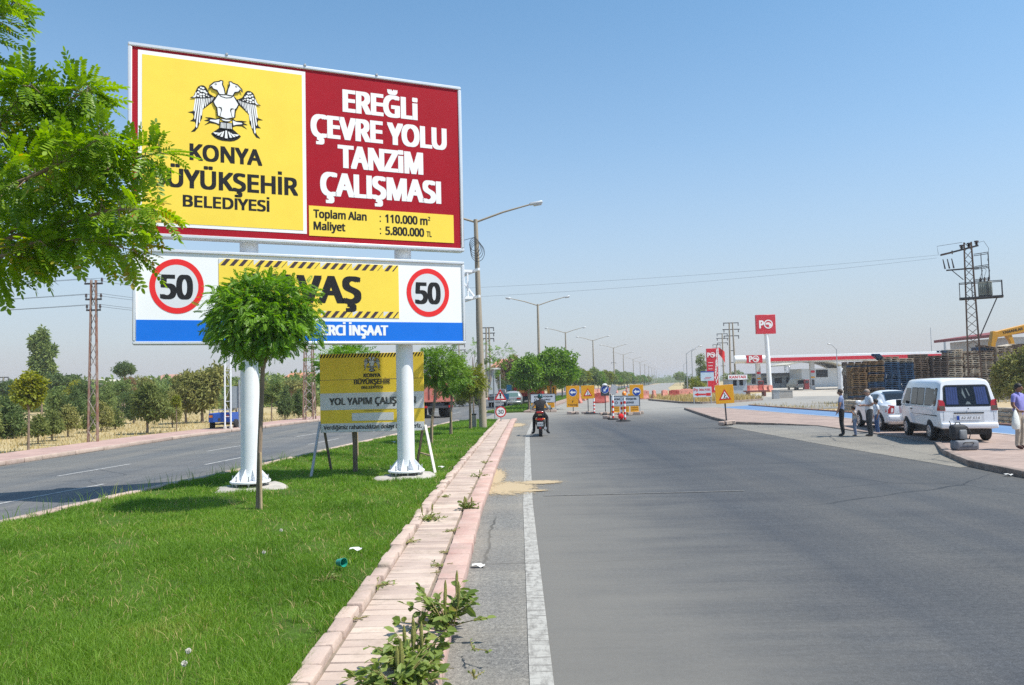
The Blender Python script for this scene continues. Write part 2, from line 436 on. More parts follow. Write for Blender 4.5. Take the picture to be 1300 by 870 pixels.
def mrange(N, L, v, a, b, c=0., d=1.):
    r = N.new('ShaderNodeMapRange'); r.interpolation_type = 'SMOOTHSTEP'
    for i, k in enumerate((a, b, c, d)): r.inputs[i+1].default_value = k
    L.new(v, r.inputs[0]); return r.outputs[0]

def asphalt(name, base, dark, dust, dust_y=None, dust_amt=.35, dust_x=None, fine=(.45, 16, 1)):
    m, N, L, b = node_mat(name)
    tc = N.new('ShaderNodeTexCoord').outputs['Object']
    c = ramp(N, L, noise(N, L, tc, 1.0, 6, .6, (1.1, .05, 1)), dark, base, .32, .62)                       # wheel tracks
    c = mixc(N, L, .8, c, ramp(N, L, noise(N, L, tc, 1.0, 4, .6, (.16, .012, 1)), (.70, .76, .88), (1.24, 1.18, 1.06), .38, .62), 'MULTIPLY')
    c = mixc(N, L, .9, c, ramp(N, L, noise(N, L, tc, 1.0, 4, .65, fine), (.84, .84, .84), (1.13, 1.12, 1.10), .32, .68), 'MULTIPLY')
    c = mixc(N, L, .8, c, ramp(N, L, noise(N, L, tc, 19, 8, .85), (.62, .62, .62), (1.42, 1.41, 1.38), .41, .59), 'MULTIPLY')
    streak = ramp(N, L, noise(N, L, tc, 1.0, 5, .62, (.22, .9, 1)), (.80, .80, .82), (1.12, 1.11, 1.08), .3, .7)   # cross streaks
    c = mixc(N, L, 1.0, c, streak, 'MULTIPLY')
    agg = ramp(N, L, noise(N, L, tc, 80, 4, .8), (.55, .55, .55), (1.5, 1.48, 1.44), .41, .59)          # aggregate
    c = mixc(N, L, .85, c, agg, 'MULTIPLY')
    wv = N.new('ShaderNodeTexNoise'); wv.inputs['Scale'].default_value = 1.4; wv.inputs['Detail'].default_value = 6; L.new(tc, wv.inputs['Vector'])
    wa = N.new('ShaderNodeMix'); wa.data_type = 'VECTOR'; wa.inputs[0].default_value = .16; L.new(tc, wa.inputs[4]); L.new(wv.outputs['Color'], wa.inputs[5])
    vo = N.new('ShaderNodeTexVoronoi'); vo.feature = 'DISTANCE_TO_EDGE'; vo.inputs['Scale'].default_value = .22; L.new(wa.outputs[1], vo.inputs['Vector'])
    crk = mrange(N, L, vo.outputs['Distance'], .0012, .0045, 1., 0.)
    cm = N.new('ShaderNodeMath'); cm.operation = 'MULTIPLY'; L.new(crk, cm.inputs[0]); L.new(mrange(N, L, noise(N, L, tc, .16, 3, .5), .47, .56), cm.inputs[1])
    c = mixc(N, L, cm.outputs[0], c, tuple(x*.42 for x in dark))
    st = mrange(N, L, noise(N, L, tc, 2.3, 7, .72), .63, .70)
    c = mixc(N, L, st, c, tuple(x*.72 for x in dark))
    du = ramp(N, L, noise(N, L, tc, .35, 7, .6), (0, 0, 0), (1, 1, 1), .42, .72)
    dm = N.new('ShaderNodeMath'); dm.operation = 'MULTIPLY'; dm.inputs[1].default_value = dust_amt; L.new(du, dm.inputs[0])
    f = dm.outputs[0]
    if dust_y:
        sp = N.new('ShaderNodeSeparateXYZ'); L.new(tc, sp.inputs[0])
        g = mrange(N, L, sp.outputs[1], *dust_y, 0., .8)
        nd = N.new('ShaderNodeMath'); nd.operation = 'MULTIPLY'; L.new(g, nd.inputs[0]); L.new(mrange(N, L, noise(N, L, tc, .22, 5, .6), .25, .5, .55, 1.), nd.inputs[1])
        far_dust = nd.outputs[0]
    if dust_x:
        sp2 = N.new('ShaderNodeSeparateXYZ'); L.new(tc, sp2.inputs[0])
        jit = N.new('ShaderNodeMath'); jit.operation = 'MULTIPLY_ADD'; jit.inputs[1].default_value = 3.0; L.new(noise(N, L, tc, 1.0, 5, .6, (.5, 1.6, 1)), jit.inputs[0]); L.new(sp2.outputs[0], jit.inputs[2])
        g2 = mrange(N, L, jit.outputs[0], *dust_x)
        mx2 = N.new('ShaderNodeMath'); mx2.operation = 'MAXIMUM'; L.new(f, mx2.inputs[0]); L.new(g2, mx2.inputs[1]); f = mx2.outputs[0]
    c = mixc(N, L, f, c, dust)
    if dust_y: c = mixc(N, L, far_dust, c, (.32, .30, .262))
    L.new(c, b.inputs['Base Color'])
    b.inputs['Roughness'].default_value = .72; b.inputs['Specular IOR Level'].default_value = .45
    bp = N.new('ShaderNodeBump'); bp.inputs['Strength'].default_value = .5; bp.inputs['Distance'].default_value = .006
    L.new(noise(N, L, tc, 160, 4, .7), bp.inputs['Height']); L.new(bp.outputs[0], b.inputs['Normal'])
    return m
def soil(name, a, b_, c_, s1=.25, s2=3.):
    m, N, L, b = node_mat(name)
    tc = N.new('ShaderNodeTexCoord').outputs['Object']
    c = ramp(N, L, noise(N, L, tc, s1, 8, .65), a, b_, .38, .62)
    c = mixc(N, L, ramp(N, L, noise(N, L, tc, s2, 6, .7), (0, 0, 0), (1, 1, 1), .45, .7), c, c_)
    L.new(c, b.inputs['Base Color']); b.inputs['Roughness'].default_value = .95; b.inputs['Specular IOR Level'].default_value = .1
    bp = N.new('ShaderNodeBump'); bp.inputs['Strength'].default_value = .6; bp.inputs['Distance'].default_value = .05
    L.new(noise(N, L, tc, 9, 6, .7), bp.inputs['Height']); L.new(bp.outputs[0], b.inputs['Normal'])
    return m
def pavers(name, a, b_, mortar, bw, bh, rot=0.0):
    m, N, L, b = node_mat(name)
    tc = N.new('ShaderNodeTexCoord').outputs['Object']
    mp = N.new('ShaderNodeMapping'); mp.inputs['Rotation'].default_value = (0, 0, rot); L.new(tc, mp.inputs[0])
    br = N.new('ShaderNodeTexBrick'); br.inputs['Scale'].default_value = 1.0
    br.inputs['Brick Width'].default_value = bw; br.inputs['Row Height'].default_value = bh; br.inputs['Mortar Size'].default_value = .006
    br.inputs['Color1'].default_value = (*a, 1); br.inputs['Color2'].default_value = (*b_, 1); br.inputs['Mortar'].default_value = (*mortar, 1)
    L.new(mp.outputs[0], br.inputs['Vector'])
    c = mixc(N, L, 1.0, br.outputs[0], ramp(N, L, noise(N, L, tc, .9, 7, .65), (.78, .78, .78), (1.15, 1.14, 1.1), .3, .7), 'MULTIPLY')
    L.new(c, b.inputs['Base Color']); b.inputs['Roughness'].default_value = .9; b.inputs['Specular IOR Level'].default_value = .2
    return m

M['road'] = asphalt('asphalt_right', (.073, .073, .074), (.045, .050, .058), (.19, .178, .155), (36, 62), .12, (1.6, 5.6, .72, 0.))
M['road_l'] = asphalt('asphalt_left', (.128, .128, .128), (.09, .098, .108), (.18, .17, .15), None, .3, None, (7, .25, 1))
M['shoulder'] = asphalt('asphalt_shoulder', (.225, .212, .188), (.18, .172, .154), (.27, .24, .195), None, .6)
M['bay'] = asphalt('asphalt_bay', (.185, .178, .163), (.145, .14, .13), (.26, .235, .195), None, .5)
M['fore'] = soil('forecourt_concrete', (.40, .365, .31), (.47, .43, .37), (.33, .30, .26), .1, 1.2)
M['dry'] = soil('dry_grass_soil', (.42, .325, .17), (.34, .27, .13), (.50, .42, .26), .22, 2.2)
M['dirt'] = soil('dirt_strip', (.40, .30, .18), (.46, .36, .21), (.34, .28, .2), .5, 3)
M['lawn'] = soil('lawn_soil', (.055, .11, .016), (.075, .14, .02), (.05, .07, .02), .6, 5)
M['pink'] = pavers('pink_pavers', (.32, .24, .21), (.37, .285, .25), (.24, .19, .165), .22, .11)
M['pink_l'] = pavers('pink_pavers_left', (.42, .28, .245), (.46, .32, .28), (.30, .22, .2), .22, .11)
M['blue_lane'] = mat('cycle_lane_blue', (.095, .18, .33), .8, .12, 1.1, col2=(.13, .22, .36))
M['kerb_d'] = mat('old_dark_kerb', (.16, .125, .105), .9, .35, 2.5, col2=(.33, .26, .22), bump=.4)
M['kerb_p'] = mat('pink_kerb', (.43, .32, .265), .85, .12, 2.2, col2=(.51, .40, .335), bump=.5, bscale=22, island=.12, stain=(.27, .22, .17))
M['kerb_f'] = mat('red_kerb', (.44, .27, .225), .85, .12, 2.2, col2=(.52, .38, .325), bump=.4, bscale=22, island=.09, stain=(.33, .25, .2))
M['paver_m'] = mat('median_paver', (.40, .305, .255), .9, .12, 1.5, col2=(.50, .40, .335), bump=.25, bscale=30, island=.16, stain=(.27, .215, .165))
M['straw'] = leaf_mat('dry_grass_blades', (.36, .27, .11), (.50, .40, .19), .2, .8, .1)

# one ground sheet to the horizon
gm = MB(); S = 2600
gm.add([(-S, -60, -.05), (S, -60, -.05), (S, 4200, -.05), (-S, 4200, -.05)], [(0, 1, 2, 3)])
tag(gm.build('ground', M['dry']), kind='structure')

xl = lambda y: lerp(XL, y); xr = lambda y: lerp(XR, y); lf = lambda y: lerp(LFAR, y)
def rb(y):
    if y < 50: return 16.5
    if y < 60: return 16.5+(y-50)*3.2
    if y < 78: return 48.
    if y < 92: return 48-(y-78)*2.15
    return lerp(RFAR, y)
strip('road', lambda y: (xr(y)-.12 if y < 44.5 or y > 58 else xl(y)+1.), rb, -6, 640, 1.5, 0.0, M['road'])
strip('opposite_road', lambda y: lf(y)-.1, lambda y: xl(y)+(.12 if y < 44.5 or y > 58 else 1.), -6, 640, 1.5, 0.0, M['road_l'])
strip('road_shoulder', lambda y: xr(y)-.1, lambda y: lerp(LINE, y)-.09, -6, 46, 1.0, .004, M['shoulder'])
flat('gas_station_forecourt', [(21, 64), (33, 63.2), (150, 62), (260, 210), (60, 210), (40, 118), (27, 98), (21.5, 84)], -.012, M['fore'])

# worn white edge line
def worn_white(name, col, under, amt):
    m, N, L, b = node_mat(name)
    tc = N.new('ShaderNodeTexCoord').outputs['Object']
    f = ramp(N, L, noise(N, L, tc, 1.0, 8, .75, (14, 5, 1)), (0, 0, 0), (1, 1, 1), amt-.08, amt+.12)
    f2 = ramp(N, L, noise(N, L, tc, 1.0, 4, .6, (3, 34, 1)), (0, 0, 0), (1, 1, 1), .36, .46)
    mm = N.new('ShaderNodeMath'); mm.operation = 'MULTIPLY'; L.new(f, mm.inputs[0]); L.new(f2, mm.inputs[1])
    L.new(mixc(N, L, mm.outputs[0], under, col), b.inputs['Base Color']); b.inputs['Roughness'].default_value = .85
    return m
M['line'] = worn_white('worn_line', (.37, .36, .33), (.17, .16, .145), .42)
M['dash'] = worn_white('worn_dash', (.40, .40, .39), (.15, .148, .145), .42)
strip('edge_line', lambda y: lerp(LINE, y)-.085, lambda y: lerp(LINE, y)+.085, -3, 92, .5, .008, M['line'])
db = MB()
for off, y0 in ((2.35, 8.2), (5.0, 6.0)):
    y = y0
    while y < 110:
        a = xl(y)-off; b_ = xl(y+3)-off
        db.add([(a-.06, y, .005), (a+.06, y, .005), (b_+.06, y+3, .005), (b_-.06, y+3, .005)], [(0, 1, 2, 3)])
        y += 7.2
tag(db.build('lane_dashes', M['dash']), kind='structure')

# median lawn and pavement
ML = 0.13
lawn_r = lambda y: xr(y)-1.0
def lawn_l(y): return xl(y)+.17
# rounded tip
ys = list(np.arange(-4, 43.6, 1.0)); tipc = [(43.6+1.35*math.sin(a), 0.5-.5*math.cos(a)) for a in np.linspace(.15, math.pi/2, 6)]
def taper(y):
    if y <= 43.6: return 0.
    t = min(1., (y-43.6)/1.4); return 1-math.sqrt(max(0, 1-t*t))
def narrow(fl, fr):
    def a(y):
        l, r = fl(y), fr(y); return l+(r-l)*.5*taper(y)
    def b(y):
        l, r = fl(y), fr(y); return r-(r-l)*.5*taper(y)
    return a, b
la, lb = narrow(lawn_l, lawn_r)
strip('lawn', la, lb, -4, 44.9, .35, ML-.02, M['lawn'], zb=-.02)
# paved strip: individual slabs, inner and outer kerb stones
pm = MB(); y = 2.6
while y < 44.0:
    d = .166 if y < 24 else .35
    x1 = xr(y)-.31; x0 = xr(y)-.83
    pm.box(((x0+x1)/2, y+d/2, .06+random.uniform(-.004, .004)), (x1-x0-.008, d-.009, .12), 0, Matrix.Rotation(random.uniform(-.012, .012), 3, 'X') @ Matrix.Rotation(random.uniform(-.01, .01), 3, 'Z'))
    y += d
tag(pm.build('median_pavement', M['paver_m'], bevel=.006), kind='structure')
strip('median_pavement_bed', lambda y: xr(y)-.98, lambda y: xr(y)-.1, 2, 44.4, 1, .095, mat('paver_joint_sand', (.22, .18, .14), .95, .2, 8), zb=-.02)
def kerb_run(name, fx, w, h, y0, y1, m, L0=.5, tilt=0.0, top=0.0, chop=.02):
    kb = MB(); y = y0
    while y < y1:
        L = L0*random.uniform(.9, 1.1) if y < 25 else L0*2
        xa, xb = fx(y), fx(y+L); ang = math.atan2(xb-xa, L)
        rot = Matrix.Rotation(-ang+random.uniform(-.02, .02), 3, 'Z') @ Matrix.Rotation(random.uniform(-tilt, tilt), 3, 'Y')
        kb.box(((xa+xb)/2+random.uniform(-chop, chop)*.5, y+L/2, h/2+random.uniform(-1, 1)*chop*.3), (w, L-.012, h), 0, rot); y += L
    return tag(kb.build(name, m, bevel=.02, seg=2), kind='structure')
kerb_run('lawn_kerb', lambda y: xr(y)-.92, .15, .17, 2.5, 44.2, M['kerb_p'], .36, .09, chop=.05)
kerb_run('road_kerb', lambda y: xr(y)-.135, .27, .145, 2.5, 44.2, M['kerb_f'], .62, .015, chop=.012)
kerb_run('opposite_kerb', lambda y: xl(y)+.08, .19, .15, 4, 44.2, M['kerb_p'], .6, .02)
# second median beyond the crossing
m2l = lambda y: xl(y)+.1; m2r = lambda y: xr(y)-.1
strip('far_lawn', lambda y: xl(y)+.25, lambda y: xr(y)-1.1, 58, 420, 2, .11, M['lawn'], zb=-.02)
strip('far_median_pavement', lambda y: xr(y)-1.1, lambda y: xr(y)-.02, 57.5, 420, 2, .12, M['pink'], zb=-.02)
strip('far_opposite_kerb', lambda y: xl(y)+.02, lambda y: xl(y)+.25, 57.5, 420, 2, .14, M['kerb_p'], zb=-.02)
# left pavement
strip('opposite_pavement', lambda y: lf(y)-2.5, lambda y: lf(y)-.18, -6, 330, 2, .12, M['pink_l'], zb=-.06)
kerb_run('opposite_pavement_kerb', lambda y: lf(y)-.09, .18, .14, 14, 120, M['kerb_p'], .9, .01)

# right pavement, lay-by, cycle lane
P0 = [(10.0, -6), (10.14, 15.6), (10.3, 17.7), (11.2, 20.4), (12.37, 22.97), (12.42, 31.9), (11.5, 34.0), (10.15, 36.2), (10.5, 41), (11.3, 48), (12.24, 55.8)]
Bk = [(14.3, 54.9), (15.0, 45), (15.55, 38), (15.6, 24.8), (15.5, 12), (15.4, -6)]
flat('pavement', P0+Bk, .12, M['pink'], zb=-.03)
o = flat('lay_by', [(9.9, 17.5), (10.3, 17.7), (11.2, 20.4), (12.37, 22.97), (12.42, 31.9), (11.5, 34), (10.15, 36.2), (9.4, 35), (9.5, 25)], .005, M['bay'])
for v in o.data.vertices:
    if v.co.x > 12: v.co.z = .10        # the lay-by ramps up to the pavement
    elif v.co.x > 11.3: v.co.z = .05
kb = MB()
for i in range(len(P0)-1):
    a, b_ = Vector((*P0[i], .062)), Vector((*P0[i+1], .062)); n = max(1, int((b_-a).length/.8))
    for k in range(n):
        p, q = a.lerp(b_, k/n), a.lerp(b_, (k+1)/n-.015/(b_-a).length)
        kb.bar(p, q, .17, .145+random.uniform(-.012, .012))
tag(kb.build('pavement_kerb', M['kerb_d'], bevel=.012), kind='structure')
cl = [(15.6, -6), (15.72, 12), (15.75, 24.8), (15.7, 38), (15.12, 45), (14.45, 54.9), (17.2, 57.4), (17.5, 50), (17.9, 44), (18.15, 36), (18.2, 24.8), (18.2, -6)]
flat('cycle_lane', cl, .123, M['blue_lane'], zb=-.03)
wl = MB()
for i in range(5):
    wl.bar((*[cl[i][0]-.06, cl[i][1]], .1), (*[cl[i+1][0]-.06, cl[i+1][1]], .1), .12, .07)
tag(wl.build('cycle_lane_edging', mat('pale_edging', (.5, .45, .41), .9, .15, 3)), kind='structure')
rk = MB()
for a, b_ in zip(cl[6:11], cl[7:12]):
    rk.bar((a[0]+.1, a[1], .09), (b_[0]+.1, b_[1], .09), .16, .2)
tag(rk.build('cycle_lane_kerb', mat('red_brown_kerb', (.30, .15, .11), .9, .2, 3)), kind='structure')
dirt_pts = [(18.35, -6), (18.35, 24.8), (18.3, 36), (18.05, 44), (17.7, 50), (17.4, 57.2), (22, 61.5), (46, 62.2), (60, 62), (60, -6)]
flat('dirt_strip', dirt_pts, -.02, M['dirt'])
isl = [(14.6, 84), (15.2, 70.5), (16.4, 68.2), (19, 68.8), (23.5, 74), (25, 86), (24, 97), (17.4, 96)]
flat('corner_island', isl, .1, M['dry'], zb=-.03)
ik = MB()
for a, b_ in zip(isl[:5], isl[1:6]):
    ik.bar((*a, .07), (*b_, .07), .25, .2)
tag(ik.build('corner_island_kerb', M['kerb_d']), kind='structure')

# loose sand on the road, tar seams, scraped line
def soft_patch(name, col, thr):
    m, N, L, b = node_mat(name)
    tc = N.new('ShaderNodeTexCoord').outputs['Object']
    ln = N.new('ShaderNodeVectorMath'); ln.operation = 'LENGTH'; L.new(tc, ln.inputs[0])
    g = mrange(N, L, ln.outputs['Value'], .15, 1.0, 1.0, 0.0)
    n_ = noise(N, L, tc, 7, 9, .75)
    ad = N.new('ShaderNodeMath'); ad.operation = 'MULTIPLY_ADD'; ad.inputs[1].default_value = 2.4; L.new(n_, ad.inputs[0]); L.new(g, ad.inputs[2])
    al = mrange(N, L, ad.outputs[0], thr, thr+.55)
    ml = N.new('ShaderNodeMath'); ml.operation = 'MULTIPLY'; L.new(al, ml.inputs[0]); L.new(mrange(N, L, ln.outputs['Value'], .8, 1.0, 1., 0.), ml.inputs[1])
    b.inputs['Base Color'].default_value = (*col, 1); b.inputs['Roughness'].default_value = .95
    L.new(ml.outputs[0], b.inputs['Alpha'])
    return m
M['sand'] = soft_patch('loose_sand', (.40, .31, .19), 1.42)
def patch(name, c, rx, ry, rot, z, m):
    o = tag(disc_flat(name, m), kind='stuff'); o.location = (c[0], c[1], z); o.scale = (rx, ry, 1); o.rotation_euler = (0, 0, rot); return o
def disc_flat(name, m):
    mb = MB(); mb.add([(math.cos(2*math.pi*k/32), math.sin(2*math.pi*k/32), 0) for k in range(32)], [tuple(range(32))]); return mb.build(name, m)
patch('sand_spill', G(645, 620), .95, 1.7, 0, .013, M['sand']); patch('sand_spill', G(686, 613), .75, .5, 0, .015, M['sand']); patch('sand_spill', G(672, 624), .6, .22, .05, .016, M['sand'])
patch('sand_spill', G(628, 606), .42, 2.6, -.02, .014, M['sand'])
patch('sand_spill', G(655, 540), .8, 3.0, -.06, .014, M['sand'])
sc = MB()
def seam2(p, q, w):
    a = Vector((*G(*p).xy, .009)); b_ = Vector((*G(*q).xy, .009)); n = Vector((-(b_-a).y, (b_-a).x, 0)).normalized()*w/2
    sc.add([a-n, b_-n, b_+n, a+n], [(0, 1, 2, 3)])
seam2((690, 630), (945, 623.5), .055)
tag(sc.build('scraped_line', worn_white('scraped_asphalt', (.20, .195, .185), (.115, .113, .11), .44)), kind='structure')

# ---------------------------------------------------------------- grass (uncountable)
def blades(name, P, h, w, m, lean=.5, z=0.0):
    n = len(P); az = rng.uniform(0, 2*np.pi, n); hh = h*rng.uniform(.55, 1.25, n); ww = w*rng.uniform(.7, 1.3, n)
    laz = rng.uniform(0, 2*np.pi, n); ln = np.abs(rng.normal(0, lean, n))*hh
    dx, dy = np.cos(az)*ww/2, np.sin(az)*ww/2; lx, ly = np.cos(laz)*ln, np.sin(laz)*ln
    x, y = P[:, 0], P[:, 1]; zz = np.full(n, z) if P.shape[1] < 3 else P[:, 2]
    V = np.stack([np.stack([x-dx, y-dy, zz], 1), np.stack([x+dx, y+dy, zz], 1),
                  np.stack([x+lx*.35+dx*.7, y+ly*.35+dy*.7, zz+hh*.6], 1), np.stack([x+lx*.35-dx*.7, y+ly*.35-dy*.7, zz+hh*.6], 1),
                  np.stack([x+lx, y+ly, zz+hh*.95], 1)], 1).reshape(-1, 3)
    b = (np.arange(n)*5)[:, None]
    F = np.concatenate([b+np.array([[0, 1, 2]]), b+np.array([[0, 2, 3]]), b+np.array([[3, 2, 4]])], 0)
    o = np_mesh(name, V, F, m); return tag(o, kind='stuff')
def field(fa, fb, y0, y1, dens, clip=True):
    out = []
    ys = np.arange(y0, y1, .5)
    for y in ys:
        a = fa(y+.25); b_ = fb(y+.25)
        if clip: a = max(a, -.69*(y+.5)-.4); b_ = min(b_, .69*(y+.5)+.4)
        if b_ <= a: continue
        k = int(dens(y)*(b_-a)*.5)
        out.append(np.stack([rng.uniform(a, b_, k), rng.uniform(y, y+.5, k)], 1))
    return np.concatenate(out)
M['grass'] = leaf_mat('grass_blades', (.075, .165, .012), (.20, .34, .04), .36, .5, .3, .55, (.30, .33, .07))
Pg = field(lambda y: la(y)+.02, lambda y: lb(y)+.03, 3.9, 44.6, lambda y: 7800*min(1, (6.0/y))**1.45)
wg = np.clip(.0042*(Pg[:, 1]/6)**.75, .004, .02)
hg = .072*(1+.45*np.sin(Pg[:, 0]*2.1+1.3*np.sin(Pg[:, 1]*.9))*np.sin(Pg[:, 1]*1.7+.8*np.sin(Pg[:, 0]*1.3))+.25*np.sin(Pg[:, 0]*5.3+Pg[:, 1]*3.1))
bare = (np.sin(Pg[:, 0]*3.3+2*np.sin(Pg[:, 1]*.8))*np.sin(Pg[:, 1]*2.6+1.5*np.sin(Pg[:, 0]*1.9)) > .86) & (rng.uniform(0, 1, len(Pg)) < .6)
Pg, wg, hg = Pg[~bare], wg[~bare], hg[~bare]
o = blades('grass', Pg, hg, wg, M['grass'], .6, ML-.03)
Pt = []
for _ in range(150):
    yy = rng.uniform(4.2, 24)**1.0; xa, xb = max(la(yy), -.69*yy-.3), lb(yy); cx_ = rng.uniform(xa, xb); k_ = int(rng.uniform(12, 34))
    Pt.append(np.stack([rng.normal(cx_, .035, k_), rng.normal(yy, .035, k_)], 1))
Pt = np.concatenate(Pt)
tag(blades('grass', Pt, .15, np.clip(.006*(Pt[:, 1]/6)**.75, .005, .02), M['grass'], .8, ML-.03), 'taller coarse grass tufts standing out of the mown lawn', 'grass')
Pd = field(lambda y: la(y)+.02, lambda y: lb(y)+.03, 3.9, 30, lambda y: 170*min(1, (6.0/y))**1.2)
tag(blades('dry_grass', Pd, .085, np.clip(.005*(Pd[:, 1]/6)**.75, .004, .02), M['straw'], .9, ML-.03), 'scattered straw coloured blades in the lawn', 'dry grass')
tag(o, 'mown green lawn grass on the median between the two carriageways', 'grass')
Pf = field(lambda y: xl(y)+.3, lambda y: xr(y)-1.2, 58, 120, lambda y: 60)
tag(blades('far_grass', Pf, .16, .05, M['grass'], .4, .1), 'strip of green grass under the far median trees', 'grass')
Ps = np.concatenate([field(lambda y: lf(y)-30, lambda y: lf(y)-2.6, 17, 75, lambda y: 26*(25/(y+5))),])
tag(blades('dry_grass', Ps, .17, .03, M['straw'], .7, -.05), 'straw-coloured dry grass on the verge below the orchard trees', 'dry grass')
Pr = np.concatenate([np.stack([rng.uniform(18.6, 26, 5200), rng.uniform(29, 62, 5200)], 1), np.stack([rng.uniform(26, 44, 2600), rng.uniform(50, 58.5, 2600)], 1)])
cl_ = np.sin(Pr[:, 0]*1.1)+np.sin(Pr[:, 1]*.7+1)+rng.normal(0, .6, len(Pr)); Pr = Pr[cl_ > .35]
tag(blades('verge_grass', Pr, .22, .035, M['straw'], .6, -.02), 'yellow dry grass on the bare ground right of the blue cycle lane', 'dry grass')
Pi = np.stack([rng.uniform(15.4, 24, 5200), rng.uniform(69.5, 95, 5200)], 1); Pi = Pi[(Pi[:, 0] > 15.6) & (Pi[:, 1] > 69+np.maximum(0, Pi[:, 0]-18.8)*1.1)]
tag(blades('island_grass', Pi, .5, .06, M['straw'], .5, .1), 'tall dry grass on the kerbed corner by the fuel station entrance', 'dry grass')
Pk = np.concatenate([np.stack([xv+rng.normal(0, .09, 260)*1.0, rng.uniform(9, 22, 260)], 1) for xv in (0,)]); Pk[:, 0] += np.array([xl(y)+.22 for y in Pk[:, 1]])
tag(blades('kerb_grass', Pk, .3, .012, M['grass'], .5, .1), 'long uncut grass along the far kerb of the lawn', 'grass')
# ================================================================= BILLBOARD
TH = R_(23.5); PR = G(516, 604, .15); PL = G(318, 618, .15)
US = (PL-PR).length*-1
bb = thing('billboard', 'tall two-panel roadworks billboard in yellow, dark red and white on two white steel posts', 'billboard', (PR.x, PR.y, .12), TH)
ZO = -.12       # local heights below are measured from the road
FY = -.35       # face plane
def frame_geo(x0, x1, z0, z1, w, y0, y1, lip=.05):
    mb = MB()
    for a, b_, c, d in ((x0, x1, z1-w, z1), (x0, x1, z0, z0+w), (x0, x0+w, z0+w, z1-w), (x1-w, x1, z0+w, z1-w)):
        slab(mb, a, b_, c, d, y0, y1)
    return mb
EG = dict(
 head=[(-.319,1.027),(-.302,1.089),(-.221,1.17),(-.124,1.198),(-.106,1.219),(-.058,1.214),(-.065,1.139),(-.035,1.068),(-.013,.936),(-.128,.926),(-.172,1.006),(-.244,1.026),(-.271,1.071)],
 body=[(-.137,.936),(-.18,.882),(-.245,.768),(-.208,.686),(-.177,.652),(-.164,.491),(-.113,.441),(0,.434),(0,.952)],
 belly=[(-.11,.423),(-.062,.387),(0,.381),(0,.436),(-.062,.443)],
 rump=[(-.113,.37),(-.128,.235),(0,.229),(0,.39)],
 fan=[(-.131,.24),(-.276,.118),(-.251,.089),(-.208,.051),(-.149,.02),(-.081,.003),(0,.0),(0,.24)],
 covert=[(-.672,.798),(-.602,.834),(-.543,.994),(-.518,1.042),(-.459,1.074),(-.403,1.068),(-.366,1.021),(-.316,.913),(-.248,.884),(-.299,.845),(-.434,.824),(-.552,.816),(-.636,.795)],
 prim=[(-.552,.816),(-.586,.588),(-.62,.529),(-.711,.504),(-.62,.496),(-.595,.431),(-.62,.364),(-.67,.331),(-.578,.332),(-.557,.261),(-.587,.185),(-.654,.114),(-.587,.134),(-.529,.219),(-.495,.333),(-.456,.411),(-.449,.586),(-.35,.681),(-.245,.774),(-.171,.861),(-.248,.879)],
 foot=[(-.113,.46),(-.19,.423),(-.3,.438),(-.393,.436),(-.318,.409),(-.411,.37),(-.309,.364),(-.406,.269),(-.301,.337),(-.19,.331),(-.13,.30)])
def shrink(pts, d):
    n = len(pts); A = sum(pts[i][0]*pts[(i+1) % n][1]-pts[(i+1) % n][0]*pts[i][1] for i in range(n)); s = 1 if A > 0 else -1
    out = []
    for i in range(n):
        p, q, r = Vector(pts[i-1]), Vector(pts[i]), Vector(pts[(i+1) % n])
        e1 = (q-p).normalized(); e2 = (r-q).normalized()
        nn = Vector((-(e1.y+e2.y), e1.x+e2.x))*s
        if nn.length < .3: nn = Vector((-e1.y, e1.x))*s
        nn.normalize(); out.append(tuple(q+nn*d))
    return out
def rounded(pts, closed, n=2):
    for _ in range(n):
        m = len(pts); out = [] if closed else [pts[0]]
        for i in range(m if closed else m-1):
            a, b_ = pts[i], pts[(i+1) % m]
            out += [(a[0]*.8+b_[0]*.2, a[1]*.8+b_[1]*.2), (a[0]*.2+b_[0]*.8, a[1]*.2+b_[1]*.8)]
        pts = out if closed else out+[pts[-1]]
    return pts
EG['covert'] = EG['covert'][:1]+rounded(EG['covert'][1:], False)
